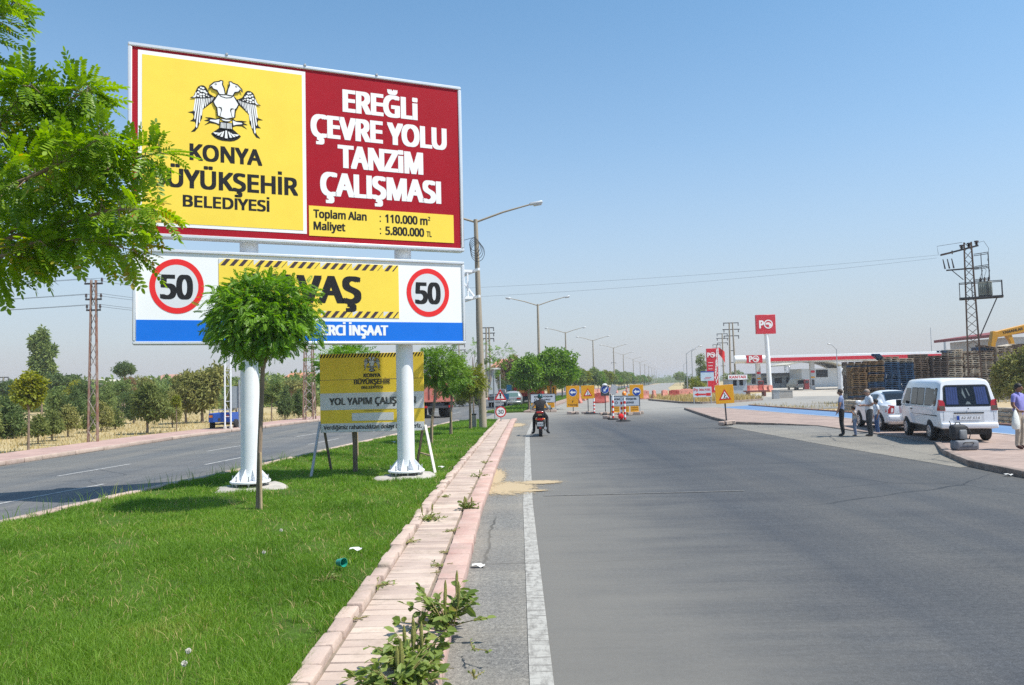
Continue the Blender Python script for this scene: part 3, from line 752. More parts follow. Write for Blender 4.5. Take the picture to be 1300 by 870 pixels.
def emblem(mb, cx, z0, k, y, dark=0, light=1, fine=True):
    """double-headed eagle, black outlines over white"""
    for sgn in (1, -1):
        T = lambda P: [(cx+sgn*p[0]*k, z0+p[1]*k) for p in P]
        st = .0006; yy = [y]
        def lay(P, m):
            yy[0] -= st; poly(mb, T(P), yy[0], m)
        for nm, d in (('prim', .016), ('foot', .017), ('fan', .02)):
            lay(shrink(EG[nm], -.007), dark)
        # foot, white inside
        lay([(-.125, .43), (-.2, .405), (-.3, .40), (-.31, .375), (-.2, .352), (-.14, .33)], light)
        # long wing feathers
        for a, b_, w0, w1 in (((-.565,.80),(-.598,.525),.017,.012), ((-.528,.806),(-.586,.365),.017,.012), ((-.493,.81),(-.555,.20),.016,.014), ((-.459,.81),(-.502,.30),.015,.011), ((-.426,.815),(-.466,.45),.014,.01),
                         ((-.395,.82),(-.43,.60),.012,.009), ((-.364,.828),(-.388,.645),.011,.009), ((-.334,.835),(-.35,.69),.011,.008), ((-.304,.842),(-.318,.73),.010,.007), ((-.272,.85),(-.285,.755),.009,.006), ((-.242,.86),(-.255,.79),.008,.005)):
            lay([(a[0]-w0*.75, a[1]), (a[0]+w0*.75, a[1]), (b_[0]+w1, b_[1]+.02), (b_[0], b_[1]), (b_[0]-w1, b_[1]+.03)], light)
        lay(shrink(EG['covert'], -.006), dark)
        lay([(-.63,.812),(-.59,.85),(-.565,.93),(-.548,.905),(-.56,.84),(-.578,.815)], light)
        for x, z, r in ((-.47,1.03,.022),(-.43,1.02,.026),(-.505,.985,.024),(-.46,.962,.028),(-.405,.96,.03),(-.52,.925,.026),(-.475,.89,.03),(-.42,.895,.026),(-.37,.935,.022),(-.525,.855,.026),(-.47,.842,.02),(-.415,.85,.02),(-.365,.885,.017),(-.33,.868,.014)):
            yy[0] -= st*.1
            disc(mb, cx+sgn*x*k, z0+z*k, r*k*.95, r*k*.82, yy[0], light, 10)
        lay(EG['rump'], dark)
        for i in range(4):
            lay([(-.012-.024*i, .36), (-.026-.024*i, .36), (-.028-.026*i, .25), (-.012-.026*i, .25)], light)
        for i in range(4):
            t0, t1 = i*.068, i*.068+.046
            if i == 0: t0 = .0; t1 = .028
            c = lambda t, zz: (-t*(.55 if zz > .1 else 1.0), zz)
            lay([(-t0*.52-.0, .205-.02*i), (-t1*.52, .205-.02*i), (-t1, .05+.022*i+.03*(i == 3)), (-t0, .045+.02*i)], light)
        lay(shrink(EG['body'][:-2], -.012)[:-1]+[(0, .424), (0, .952)], dark); lay(shrink(EG['body'][:-2], .014)[:-1]+[(0, .45), (0, .936)], light)
        lay([(-.165,.66),(-.125,.675),(-.085,.668),(-.075,.62),(-.095,.56),(-.105,.5),(-.125,.47),(-.115,.52),(-.10,.58),(-.097,.63),(-.12,.65)], dark)
        lay(EG['belly'], dark); lay([(-.09, .425), (-.055, .402), (0, .396), (0, .422), (-.055, .43)], light)
        lay([(-.14,.925),(-.10,.885),(0,.865),(0,.88),(-.095,.90),(-.13,.935)], dark)
        lay(shrink(EG['head'], -.011), dark); lay(shrink(EG['head'], .014), light)
        lay([(-.315,1.03),(-.29,1.075),(-.262,1.085),(-.255,1.075),(-.278,1.06),(-.292,1.035)], dark)
        yy[0] -= st; disc(mb, cx-sgn*.195*k, z0+1.13*k, .02*k, .02*k, yy[0], dark, 12)
        yy[0] -= st; disc(mb, cx-sgn*.195*k, z0+1.13*k, .009*k, .009*k, yy[0], light, 10)
def bold(mb, body, x0, x1, zb, cap, y, fat=.02, b=.03, mi=0, n=5, sp=1.0):
    return add_text(mb, body, x0, x1, zb, cap, y, min(b, .035), mi, sp, fat)
def line(name, parent, m, *a):
    q = MB(); bold(q, *a); return q.build(name, m, parent)
def hazard(mb, x0, x1, z0, z1, y, dark, slant, period, frac=.5):
    x = x0
    while x < x1-.02:
        a, b_ = x, min(x+period*frac, x1-slant)
        if b_ > a: poly(mb, [(a, z0), (b_, z0), (b_+slant, z1), (a+slant, z1)], y, dark)
        x += period

# upper panel
ub = MB(); slab(ub, -5.44, 1.275, 5.18+ZO, 8.85+ZO, FY+.012, FY+.22)
up = ub.build('upper_panel', M['b_red'], bb)
frame_geo(-5.5, 1.335, 5.115+ZO, 8.91+ZO, .075, FY-.02, FY+.24).build('frame', M['alu'], up, bevel=.018)
yb = MB(); slab(yb, -5.322, -2.141, 5.332+ZO, 8.78+ZO, FY+.006, FY+.011, 0); slab(yb, -5.25, -2.214, 5.40+ZO, 8.70+ZO, FY+.002, FY+.0055, 1)
yb.build('yellow_field', [M['b_white'], M['b_yel']], up)
eb = MB(); emblem(eb, -3.716, 7.139+ZO, 1.0, FY-.001)
eb.build('eagle_emblem', [M['b_black'], M['b_white']], up)
for a in (('KONYA', -4.40, -3.022, 6.685+ZO, .335, FY, .018, .045), ('BÜYÜKŞEHİR', -5.11, -2.312, 6.118+ZO, .376, FY, .020, .045), ('BELEDİYESİ', -4.525, -2.888, 5.745+ZO, .235, FY, .013, .045),
          ('Toplam Alan', -2.005, -.88, 5.685+ZO, .175, FY, .0085, .03), (':', -.60, -.565, 5.68+ZO, .175, FY, .003, .015), ('110.000 m', -.475, .485, 5.67+ZO, .185, FY, .0095, .03), ('2', .495, .548, 5.775+ZO, .085, FY, .004, .02),
          ('Maliyet', -2.005, -1.34, 5.43+ZO, .175, FY, .0085, .03), (':', -.60, -.565, 5.41+ZO, .175, FY, .003, .015), ('5.800.000', -.475, .40, 5.405+ZO, .185, FY, .0095, .03), ('TL', .455, .575, 5.41+ZO, .125, FY, .004, .02)):
    line('lettering', up, M['b_black'], *a)
sb = MB(); slab(sb, -2.096, 1.095, 5.30+ZO, 5.935+ZO, FY+.003, FY+.0105); sb.build('yellow_strip', M['b_yel'], up)
for a in (('EREĞLi', -1.365, .306, 8.02+ZO, .49), ('ÇEVRE YOLU', -2.043, .973, 7.41+ZO, .49), ('TANZiM', -1.482, .41, 6.797+ZO, .495), ('ÇALIŞMASI', -1.858, .815, 6.172+ZO, .505)):
    line('white_lettering', up, M['b_white'], *a, FY+.008, .036, .032)
for u in (-3.70, -2.15, -.62):
    cb = MB(); cb.box((u, FY-.015, 8.915+ZO), (.05, .05, .05)); cb.build('clip', M['galv'], up, bevel=.008)
# lower panel
lbm = MB(); slab(lbm, -5.37, 1.28, 3.07+ZO, 4.85+ZO, FY+.012, FY+.22)
lp = lbm.build('lower_panel', M['b_white'], bb)
frame_geo(-5.415, 1.325, 3.025+ZO, 4.885+ZO, .065, FY-.02, FY+.24).build('frame', M['alu'], lp, bevel=.016)
x = MB(); slab(x, -3.868, -.197, 3.589+ZO, 4.743+ZO, FY+.003, FY+.0115); x.build('yellow_field', M['b_yel'], lp)
for z0, z1 in ((4.607, 4.741), (3.592, 3.726)):
    x = MB(); g = -3.868
    while g < -.3:
        e = min(g+.665, -.20)
        poly(x, [(g, z1+ZO), (g+.12, z1+ZO), (g, z0+ZO+.03)], FY+.002, 1)
        hazard(x, g+.03, e, z0+ZO, z1+ZO, FY+.0015, 0, .11, .17, .5)
        g += .665
    x.build('hazard_stripes', [M['hz_dark'], M['b_grey']], lp)
x = MB(); bold(x, 'YAVAŞ', -3.24, -1.018, 3.89+ZO, .575, FY, .042, .035)
x.build('warning_lettering', M['b_black'], lp)
for cx in (.468, -4.632):
    x = MB(); disc(x, cx, 4.165+ZO, .49, .537, FY+.008, 0, 56, .79); o = x.build('speed_limit_ring', M['sign_red'] if False else mat('banner_bright_red', (.80, .02, .02), .42), lp)
    y_ = MB(); disc(y_, cx, 4.165+ZO, .392, .43, FY+.009, 1, 56); bold(y_, '50', cx-.3, cx+.29, 3.915+ZO, .475, FY+.006, .030, .03, 0)
    y_.build('speed_limit_number', [M['b_black'], M['b_grey']], o)
x = MB(); slab(x, -5.349, 1.262, 3.09+ZO, 3.505+ZO, FY+.003, FY+.0115); x.build('blue_band', M['b_blue'], lp)
x = MB(); bold(x, 'ERCİ İNŞAAT', -1.86, -.447, 3.213+ZO, .218, FY, .017, .05); x.build('white_lettering', M['b_white'], lp)
# posts
for u in (0.0, US):
    p = MB(); p.tube((u, 0, .16), (u, 0, 8.72+ZO), .188, .182, 28)
    post = p.build('post', M['white_steel'], bb)
    f = MB(); f.lathe([(.39, .12), (.40, .13), (.40, .155), (.39, .165)], (u, 0, 0), 28)
    for k in range(8):
        a = k*math.pi/4+.2; c, s = math.cos(a), math.sin(a)
        f.prism([(.18, .165), (.375, .165), (.375, .19), (.19, .40)], -.007, .007)
        b0 = len(f.v)-8
        for i in range(b0, len(f.v)):
            X, Y, Z = f.v[i]; f.v[i] = (u+X*c-Y*s, X*s+Y*c, Z)
    f.build('base_flange', M['white_steel'], post)
    for k in range(8):
        b = MB(); a = k*math.pi/4+.2+math.pi/8
        q = (u+.345*math.cos(a), .345*math.sin(a))
        b.tube((*q, .0), (*q, .27), .012, .012, 8); b.tube((*q, .166), (*q, .192), .024, .024, 6); b.tube((*q, .095), (*q, .119), .024, .024, 6)
        b.build('anchor_bolt', M['galv'], post)
    c = MB(); n = 18; ring = []
    random.seed(int(u*10)+5)
    for k in range(n):
        a = 2*math.pi*k/n; r = random.uniform(.62, .8)*(1.05 if abs(math.cos(a)) > .6 else .85)
        ring.append((u+.02+r*math.cos(a), r*math.sin(a)))
    top = [(u+(q[0]-u)*.8, q[1]*.8, .045+random.uniform(-.012, .02)) for q in ring]
    c.add([(*q, -.04) for q in ring]+top+[(u, 0, .05)], [(k, (k+1) % n, (k+1) % n+n, k+n) for k in range(n)]+[(k+n, (k+1) % n+n, 2*n) for k in range(n)], smooth=True)
    c.build('concrete_footing', M['concrete'], bb)
br = MB()
for z in (4.74, 4.12):
    br.bar((-5.2, .05, z+ZO), (1.72, .05, z+ZO), .05, .06)
    br.bar((1.70, -.3, z+ZO), (1.70, .75, z+ZO), .05, .06)
br.bar((1.33, .05, 4.62+ZO), (1.70, .05, 4.16+ZO), .035); br.bar((1.70, .70, 4.12+ZO), (1.70, .70, 4.74+ZO), .03); br.bar((1.55, .05, 4.12+ZO), (1.55, .05, 4.74+ZO), .03)
for u in (0, US):
    for z in (5.35, 6.6, 7.9): br.bar((u-.4, -.12, z+ZO), (u+.4, -.12, z+ZO), .05, .05)
br.build('back_bracket', M['white_steel'], bb)

# ================================================================= old roadworks board on wooden legs
ys0 = 18.4; a0 = at(406.9, 549.7, ys0)
os_ = thing('roadworks_board', 'older weathered yellow roadworks board on wooden legs behind the right billboard post', 'sign board', (a0.x, a0.y, .11))
k = 2.445/953.; S4 = lambda px, py: ((px-50)*k, (795-py)*k+a0.z-.11)
X0, ZB = S4(50, 795); X1, ZT = S4(1003, 75)
p = MB(); slab(p, X0, X1, ZB, ZT, .0, .03); pan = p.build('panel', M['old_yel'], os_, bevel=.004)
p = MB(); slab(p, X0+.002, X1-.002, S4(0, 590)[1], S4(0, 437)[1], -.004, -.001); slab(p, X0+.002, X1-.002, ZB+.004, S4(0, 713)[1], -.004, -.001)
slab(p, S4(340, 0)[0], S4(722, 0)[0], S4(0, 693)[1], S4(0, 622)[1], -.004, -.001); p.build('pale_bands', M['old_grey'], pan)
p = MB(); hazard(p, X0, X1, S4(0, 112)[1], ZT-.005, -.003, 0, .05, .072, .5); p.build('hazard_stripes', M['b_black'], pan)
def t4(mb, s, x0, x1, base, cap, fat=.004, b=.02): bold(mb, s, S4(x0, 0)[0], S4(x1, 0)[0], S4(0, base)[1], cap*k, -.006, fat, b, 0, 3)
fb_ = mat('faded_black', (.045, .043, .04), .6)
for a in (('KONYA', 450, 610, 297, 35, .008), ('BÜYÜKŞEHİR', 362, 696, 360, 44, .009), ('BELEDİYESİ', 430, 630, 402, 25, .006), ('YOL YAPIM ÇALIŞMASI', 133, 930, 545, 64, .012), ('Yüklenici Firma', 452, 612, 609, 14, .001, .005), ('Verdiğimiz rahatsızlıktan dolayı özür dileriz.', 78, 980, 768, 38, .006)):
    p = MB(); t4(p, *a); p.build('lettering', fb_, pan)
p = MB(); emblem(p, S4(530, 0)[0], S4(0, 247)[1], .140*k*1000/1.22/1.0*1.0, -.004, 0, 1); p.build('eagle_emblem', [M['b_black'], M['old_grey']], pan)
p = MB(); slab(p, X0, X1, S4(0, 317)[1], S4(0, 313)[1], -.0015, .001); p.build('panel_joint', M['wood_dark'], pan)
def leg(a, b_, w, m): mb = MB(); mb.bar(a, b_, w, w*.8); mb.build('leg', m, os_)
leg((S4(362, 0)[0]-.01, .10, ZT-.3), (S4(352, 0)[0], .16, -.02), .10, M['wood_dark'])
leg((S4(758, 0)[0], .12, ZT-.3), (S4(752, 0)[0], .3, -.02), .07, M['wood_dark'])
leg((X0-.015, .02, ZB+.25), (X0-.09, -.55, -.02), .05, M['galv'])
leg((X0+.03, .06, ZB+.35), (X0+.12, .55, -.02), .05, M['wood_dark'])
leg((X1-.02, .06, ZB+.2), (X1-.27, .45, -.02), .05, M['wood_dark'])
leg((X1+.02, -.02, ZB+.12), (X1+.30, -.62, -.02), .055, mat('white_wood', (.62, .58, .52), .7, .12, 4))
mb = MB(); mb.bar((X1-.13, .2, .42), (X1+.16, -.2, .38), .03); mb.build('brace', M['wood_pale'], os_)
# ================================================================= VEGETATION
def pinnate(pairs, llen, lw, hexa=True, droop=.25, span=1.0):
    """one compound leaf along +X, length 1: pairs of leaflets and an end leaflet"""
    V = []; F = []
    def leaflet(p, d, n):
        s = np.cross(n, d); s /= np.linalg.norm(s); b = len(V)
        if hexa:
            V.extend([p, p+d*llen*.3+s*lw/2-n*lw*.06, p+d*llen*.75+s*lw*.42-n*lw*.06, p+d*llen-n*.05*llen, p+d*llen*.75-s*lw*.42-n*lw*.06, p+d*llen*.3-s*lw/2-n*lw*.06])
            F.append((b, b+1, b+2, b+3)); F.append((b, b+3, b+4, b+5))
        else:
            V.extend([p, p+d*llen*.5+s*lw/2, p+d*llen, p+d*llen*.5-s*lw/2]); F.append((b, b+1, b+2, b+3))
    up = np.array([0, 0, 1.])
    for i in range(pairs):
        t = .16+.78*i/max(1, pairs-1); z = -droop*t*t
        p = np.array([t*span, 0, z])
        for sg in (1, -1):
            d = np.array([.42, sg*.88, -.22]); d /= np.linalg.norm(d); leaflet(p, d, up)
    leaflet(np.array([span, 0, -droop]), np.array([.93, 0, -.36]), up)
    # midrib
    b = len(V); w = .008
    V.extend([np.array([0, -w, 0]), np.array([0, w, 0]), np.array([span, w*.5, -droop]), np.array([span, -w*.5, -droop])]); F.append((b, b+1, b+2, b+3))
    return np.array(V), np.array(F)
def basis(D, U):
    D = D/np.linalg.norm(D, axis=1, keepdims=True)
    S = np.cross(U, D); S /= np.maximum(1e-6, np.linalg.norm(S, axis=1, keepdims=True)); N_ = np.cross(D, S)
    return np.stack([D, S, N_], 2)
def scatter(T, O, D, U, sc):
    V, F = T; B = basis(D, U)
    W = np.einsum('nij,vj->nvi', B, V)*sc[:, None, None]+O[:, None, :]
    n = len(O); FF = (F[None]+(np.arange(n)*len(V))[:, None, None]).reshape(-1, F.shape[1])
    return W.reshape(-1, 3), FF
def rdir(n, k=1.0): return rng.normal(0, k, (n, 3))
def quadleaf(w=.6): return np.array([[0, 0, 0], [.5, w/2, .06], [1, 0, -.08], [.5, -w/2, .06]]), np.array([[0, 1, 2, 3]])
def tuft(n=5, w=.5, seed=1):
    r = np.random.default_rng(seed); V = []; F = []
    q, f = quadleaf(w)
    for i in range(n):
        d = r.normal(0, 1, 3); d /= np.linalg.norm(d); u = r.normal(0, 1, 3)
        B = basis(d[None], u[None])[0]; b = len(V)*1
        V.extend((q @ B.T)*r.uniform(.6, 1.1)+d*.15); F.append([b, b+1, b+2, b+3])
    return np.array(V), np.array(F)
LEAF9 = pinnate(7, .25, .12, True, .28); LEAF7 = pinnate(6, .26, .17, True, .35); LEAF5 = pinnate(4, .36, .2, False, .3)
M['leaf_near'] = leaf_mat('locust_leaves', (.085, .19, .012), (.27, .40, .026), .46, .42, .4, 2.4, (.36, .26, .03))
M['leaf_globe'] = leaf_mat('globe_locust_leaves', (.065, .17, .013), (.20, .36, .03), .42, .42, .45, 2.2)
M['leaf_mid'] = leaf_mat('median_tree_leaves', (.065, .16, .014), (.17, .29, .028), .34, .5, .35, .9)
M['leaf_yel'] = leaf_mat('yellowing_leaves', (.09, .16, .014), (.25, .25, .02), .34, .5, .3, .8, (.42, .28, .02))
M['leaf_far'] = leaf_mat('far_tree_leaves', (.105, .17, .045), (.24, .29, .085), .25, .6, .2, .5)
M['leaf_olive'] = leaf_mat('olive_green_leaves', (.145, .17, .045), (.32, .30, .095), .25, .6, .2, .5)
M['leaf_pine'] = leaf_mat('pine_needles', (.085, .125, .034), (.22, .245, .07), .3, .65, .2, .6)
M['leaf_dark'] = leaf_mat('dark_evergreen_leaves', (.058, .105, .036), (.145, .195, .06), .3, .6, .2, .5)
M['leaf_brown'] = leaf_mat('browning_leaves', (.16, .12, .06), (.29, .19, .10), .25, .7, .1, .5)
M['leaf_lime'] = leaf_mat('yellow_green_leaves', (.15, .20, .015), (.30, .29, .025), .35, .5, .3, .7)
M['leaf_weed'] = leaf_mat('weed_leaves', (.10, .16, .03), (.23, .29, .07), .3, .5, .3, 5, (.30, .26, .08))

# ---- locust tree whose branches reach in from the left
def px(p): return np.array(at(*p))
lt = thing('locust_tree', 'feathery leafed locust tree reaching in from the left edge in front of the billboard', 'tree', (-5.3, 4.9, .11))
base = np.array([-5.3, 4.9, .11])
BR = [[(-260, 420, 5.0), (-110, 345, 4.85), (0, 305, 4.7), (90, 245, 4.5), (150, 206, 4.4), (203, 194, 4.3)],
      [(0, 305, 4.7), (80, 285, 4.5), (140, 266, 4.3), (196, 266, 4.2)],
      [(-60, 320, 4.75), (30, 312, 4.4), (100, 302, 4.3), (170, 318, 4.2)],
      [(-150, 350, 4.9), (-60, 260, 4.8), (20, 190, 4.7), (75, 140, 4.6), (112, 112, 4.5)],
      [(-120, 310, 4.7), (-30, 215, 4.5), (10, 140, 4.4), (40, 108, 4.35)],
      [(-200, 300, 5.0), (-90, 130, 4.9), (-30, 50, 4.85), (20, 0, 4.8)],
      [(-110, 335, 4.7), (-40, 335, 4.4), (15, 322, 4.25), (50, 305, 4.2)],
      [(-60, 260, 4.6), (30, 230, 4.3), (90, 200, 4.2), (135, 170, 4.15)],
      [(-110, 250, 5.0), (-20, 240, 5.1), (60, 215, 5.1), (120, 195, 5.0)],
      [(-60, 340, 5.0), (50, 300, 5.0), (110, 290, 4.9), (160, 262, 4.8)],
      [(-130, 150, 4.7), (-60, 40, 4.6), (-10, -20, 4.5)]]
CNT = [190, 86, 120, 225, 215, 170, 130, 195, 225, 110, 105]
tw = MB(); trunk_top = np.array([-5.2, 5.0, 2.35])
tw2 = MB(); tw2.path([(0, 0, -.1), (.03, .02, .8), (.0, .05, 1.6), tuple(trunk_top-base)], [.13, .105, .095, .085], 12)
for q in ((-150, 350, 4.9), (-200, 300, 5.0), (-260, 420, 5.0)):
    e = px(q)-base; s = trunk_top-base
    tw2.path([tuple(s-np.array([0, 0, .15])), tuple((s+e)/2+np.array([0, 0, .08])), tuple(e)], [.055, .034, .019], 8)
tw2.build('trunk', M['bark'], lt)
OO = []; DD = []
for pl_, cnt in zip(BR, CNT):
    P = np.array([px(p) for p in pl_])-base
    # smooth polyline
    t = np.linspace(0, len(P)-1, 14); Q = np.stack([np.interp(t, range(len(P)), P[:, i]) for i in range(3)], 1)
    Q[1:-1] = (Q[:-2]+2*Q[1:-1]+Q[2:])/4
    tw.path([tuple(q) for q in Q], list(np.linspace(.017, .003, 14)), 6)
    tt = rng.uniform(.12, 1, cnt)**.8*13; tt[:4] = 13
    i0 = np.minimum(tt.astype(int), 12); fr = (tt-i0)[:, None]
    O = Q[i0]*(1-fr)+Q[i0+1]*fr; bd = Q[i0+1]-Q[i0]; bd /= np.linalg.norm(bd, axis=1, keepdims=True)
    # short side twigs
    off = rdir(cnt); off -= (off*bd).sum(1, keepdims=True)*bd; off /= np.linalg.norm(off, axis=1, keepdims=True)
    ln = rng.uniform(0, .17, cnt)[:, None]*(1-.55*(tt/13))[:, None]; O2 = O+off*ln
    D = bd*.6+off*.75+rdir(cnt, .28)+np.array([0, 0, -.30])
    OO.append(O2); DD.append(D)
    for a, b_ in zip(O[::3], O2[::3]): tw.tube(tuple(a), tuple(b_), .004, .002, 4, caps=False)
tw.build('branches', M['bark'], lt)
O = np.concatenate(OO); D = np.concatenate(DD); n = len(O)
V, F = scatter(LEAF9, O, D, np.array([0, 0, 1.])+rdir(n, .42), rng.uniform(.105, .185, n))
np_mesh('crown', V, F, M['leaf_near'], lt)

# ---- generic trees
def tree(name, label, loc, trunk_h, tr, blobs, nleaf, ls, m, T, group=None, shell=.55, droop=.3, lean=(0, 0), stake=False, limbs=5, bark='bark', seed=None, mul=None):
    t = thing(name, label, 'tree', loc, 0, group)
    r = np.random.default_rng(seed if seed is not None else int(abs(loc[0]*37+loc[1]*91)*10) % 99991)
    cz = np.mean([b[2] for b in blobs])
    tb_ = MB(); top = (lean[0], lean[1], trunk_h)
    tb_.path([(0, 0, -.08), (lean[0]*.35+r.normal(0, .01), lean[1]*.3, trunk_h*.4), (lean[0]*.7+r.normal(0, .01), lean[1]*.7, trunk_h*.75), top, (lean[0]*1.1, lean[1]*1.1, max(trunk_h+.1, cz))], [tr*1.25, tr, tr*.92, tr*.85, tr*.4], 8)
    for i in range(limbs):
        b = blobs[i % len(blobs)]; d = r.normal(0, 1, 3); d[2] = abs(d[2]); d /= np.linalg.norm(d)
        e = np.array([b[0]+d[0]*b[3]*.75, b[1]+d[1]*b[4]*.75, b[2]+d[2]*b[5]*.6])
        s = np.array(top)-np.array([0, 0, .1]); mid = (s+e)/2+np.array([0, 0, .1*trunk_h*.3])
        tb_.path([tuple(s), tuple(mid), tuple(e)], [tr*.5, tr*.35, tr*.12], 5, caps=False)
    tb_.build('trunk', M[bark], t)
    OO = []; DD = []; NN = []
    vol = np.array([b[3]*b[4]*b[5] for b in blobs])**(2/3); vol = vol/vol.sum()
    for b, v in zip(blobs, vol):
        k = int(nleaf*v)+1
        d = r.normal(0, 1, (k, 3)); d /= np.linalg.norm(d, axis=1, keepdims=True)
        # uneven outline: low frequency bumps, gaps
        ph = r.uniform(0, 6.28, 4); bump = 1+.22*np.sin(3.1*d[:, 0]+ph[0])*np.cos(2.7*d[:, 1]+ph[1])+.17*np.sin(5.3*d[:, 2]+ph[2]+2.2*d[:, 0])+.11*np.sin(8*d[:, 1]+ph[3])
        rad = r.uniform(shell, 1.0, k)**.7*bump
        keep = np.sin(6.1*d[:, 0]+ph[1])*np.sin(5.7*d[:, 1]+ph[2])*np.sin(6.3*d[:, 2]+ph[0]) > -.32
        o = d*rad[:, None]*np.array(b[3:6])+np.array(b[:3])
        o, d = o[keep], d[keep]
        OO.append(o); DD.append(d+r.normal(0, .45, d.shape)+np.array([0, 0, -droop]))
    O = np.concatenate(OO); D = np.concatenate(DD); n = len(O)
    V, F = scatter(T, O, D, np.array([0, 0, .9])+r.normal(0, .55, (n, 3)), ls*r.uniform(.65, 1.2, n))
    np_mesh('crown', V, F, m, t)
    if stake:
        s = MB(); s.tube((.06, -.05, -.05), (.05, -.035, .95), .026, .022, 7); s.build('stake', M['wood_pale'], t)
    return t
gl = G(328, 645, .13)
tree('globe_locust_tree', 'small round headed tree tied to a stake on the lawn before the billboard', (gl.x, gl.y, .11), 2.5, .042,
     [(.11, 0, 3.20, .80, .80, .70), (.44, .1, 3.32, .52, .58, .54), (-.32, -.1, 3.14, .54, .58, .52), (.12, .1, 3.66, .44, .48, .38), (-.18, .1, 3.5, .48, .48, .42), (.36, -.2, 2.98, .46, .44, .36)], 5600, .142, M['leaf_globe'], LEAF7, shell=.42, droop=.5, lean=(.1, 0), stake=True, limbs=9, seed=4)
mt = []
for i, (bx, by, cxp, top, w, h, m, lab) in enumerate([
    (452, 578, 440, 436, 80, 50, 'leaf_globe', 'dark green tree hidden behind the old yellow roadworks board'),
    (547, 562, 556, 438, 62, 55, 'leaf_mid', 'bright green staked tree just right of the old yellow roadworks board'),
    (572, 552, 576, 452, 44, 50, 'leaf_mid', 'narrow green staked tree between the bright green tree and the yellowing one'),
    (597, 545, 598, 466, 40, 40, 'leaf_yel', 'staked tree with yellowing leaves just left of the tall concrete lamp post')]):
    b = G(bx, by, .13); s = b.y/990
    zt = at(cxp, top, b.y).z-.11; r_ = w*s/2; hz_ = h*s/2; lx = (cxp-bx)*s
    tree('median_tree', lab, (b.x, b.y, .11), zt-hz_*1.9, .05, [(lx, 0, zt-hz_, r_*.85, r_*.85, hz_*.85), (lx+.3*r_, .1, zt-hz_*.8, r_*.6, r_*.6, hz_*.6), (lx-.35*r_, 0, zt-hz_*1.2, r_*.6, r_*.6, hz_*.6)], 1500, .20, M[m], LEAF5, 'staked young trees on the median', lean=(lx*.8, 0), stake=True, limbs=7)
# sparse tree behind the lamp post
b = Vector((-2.2, 43.0, .11)); s = b.y/990
tree('median_tree', 'thin sparse tree with a few leafy twigs showing behind the tall concrete lamp post', b, 2.6, .04, [((604-594)*s, 0, at(604, 447, b.y).z, .45, .4, .5), ((632-594)*s, .1, at(632, 452, b.y).z, .6, .4, .45), ((622-594)*s, 0, at(622, 468, b.y).z, .5, .4, .45)], 190, .28, M['leaf_mid'], LEAF5, 'staked young trees on the median', limbs=9)

# far median row
TUF = tuft(6, .55, 3); TUF2 = tuft(7, .35, 5)
def median_variant(loc, m, lab, h=4.2, w=1.7, n=900, g='trees along the far median'):
    return tree('median_tree', lab, loc, h*.42, .07, [(0, 0, h*.68, w*.9, w*.9, h*.28), (w*.45, .2, h*.62, w*.6, w*.6, h*.22), (-w*.45, -.1, h*.66, w*.6, w*.6, h*.22), (.1, -.3, h*.82, w*.55, w*.55, h*.17)], n, .3, M[m], TUF, g, limbs=6)
fc = lambda y: (xl(y)+xr(y))/2
v1 = median_variant((3.0, 62.5, .1), 'leaf_mid', 'broad bushy green tree on the far median right above the red lorry', 4.7, 2.3, 1500)
v1b = median_variant((1.2, 60.5, .1), 'leaf_mid', 'smaller light green tree on the far median just left of the bushy one', 4.3, 1.15, 700)
v2 = median_variant((fc(69), 69, .1), 'leaf_mid', 'first tree of the leafy row behind the yellow left-arrow signs', 4.2, 1.6)
v3 = median_variant((fc(75), 75.5, .1), 'leaf_yel', 'yellowish tree in the leafy row behind the yellow roadworks triangle sign', 4.0, 1.5)
v4 = median_variant((fc(82), 82, .1), 'leaf_far', 'dull green tree in the leafy row above the left-pointing blue disc', 4.0, 1.6)
row = 'leafy tree in the long far median row under the receding street lamps'
y = 88; i = 0
while y < 420:
    src = (v2, v4, v3, v4)[i % 4]
    dup(src, (fc(y)+random.uniform(-.4, .4), y, .1), random.uniform(0, 6), row, 'trees along the far median', random.uniform(.85, 1.2)); y += 6.2+y*.012; i += 1

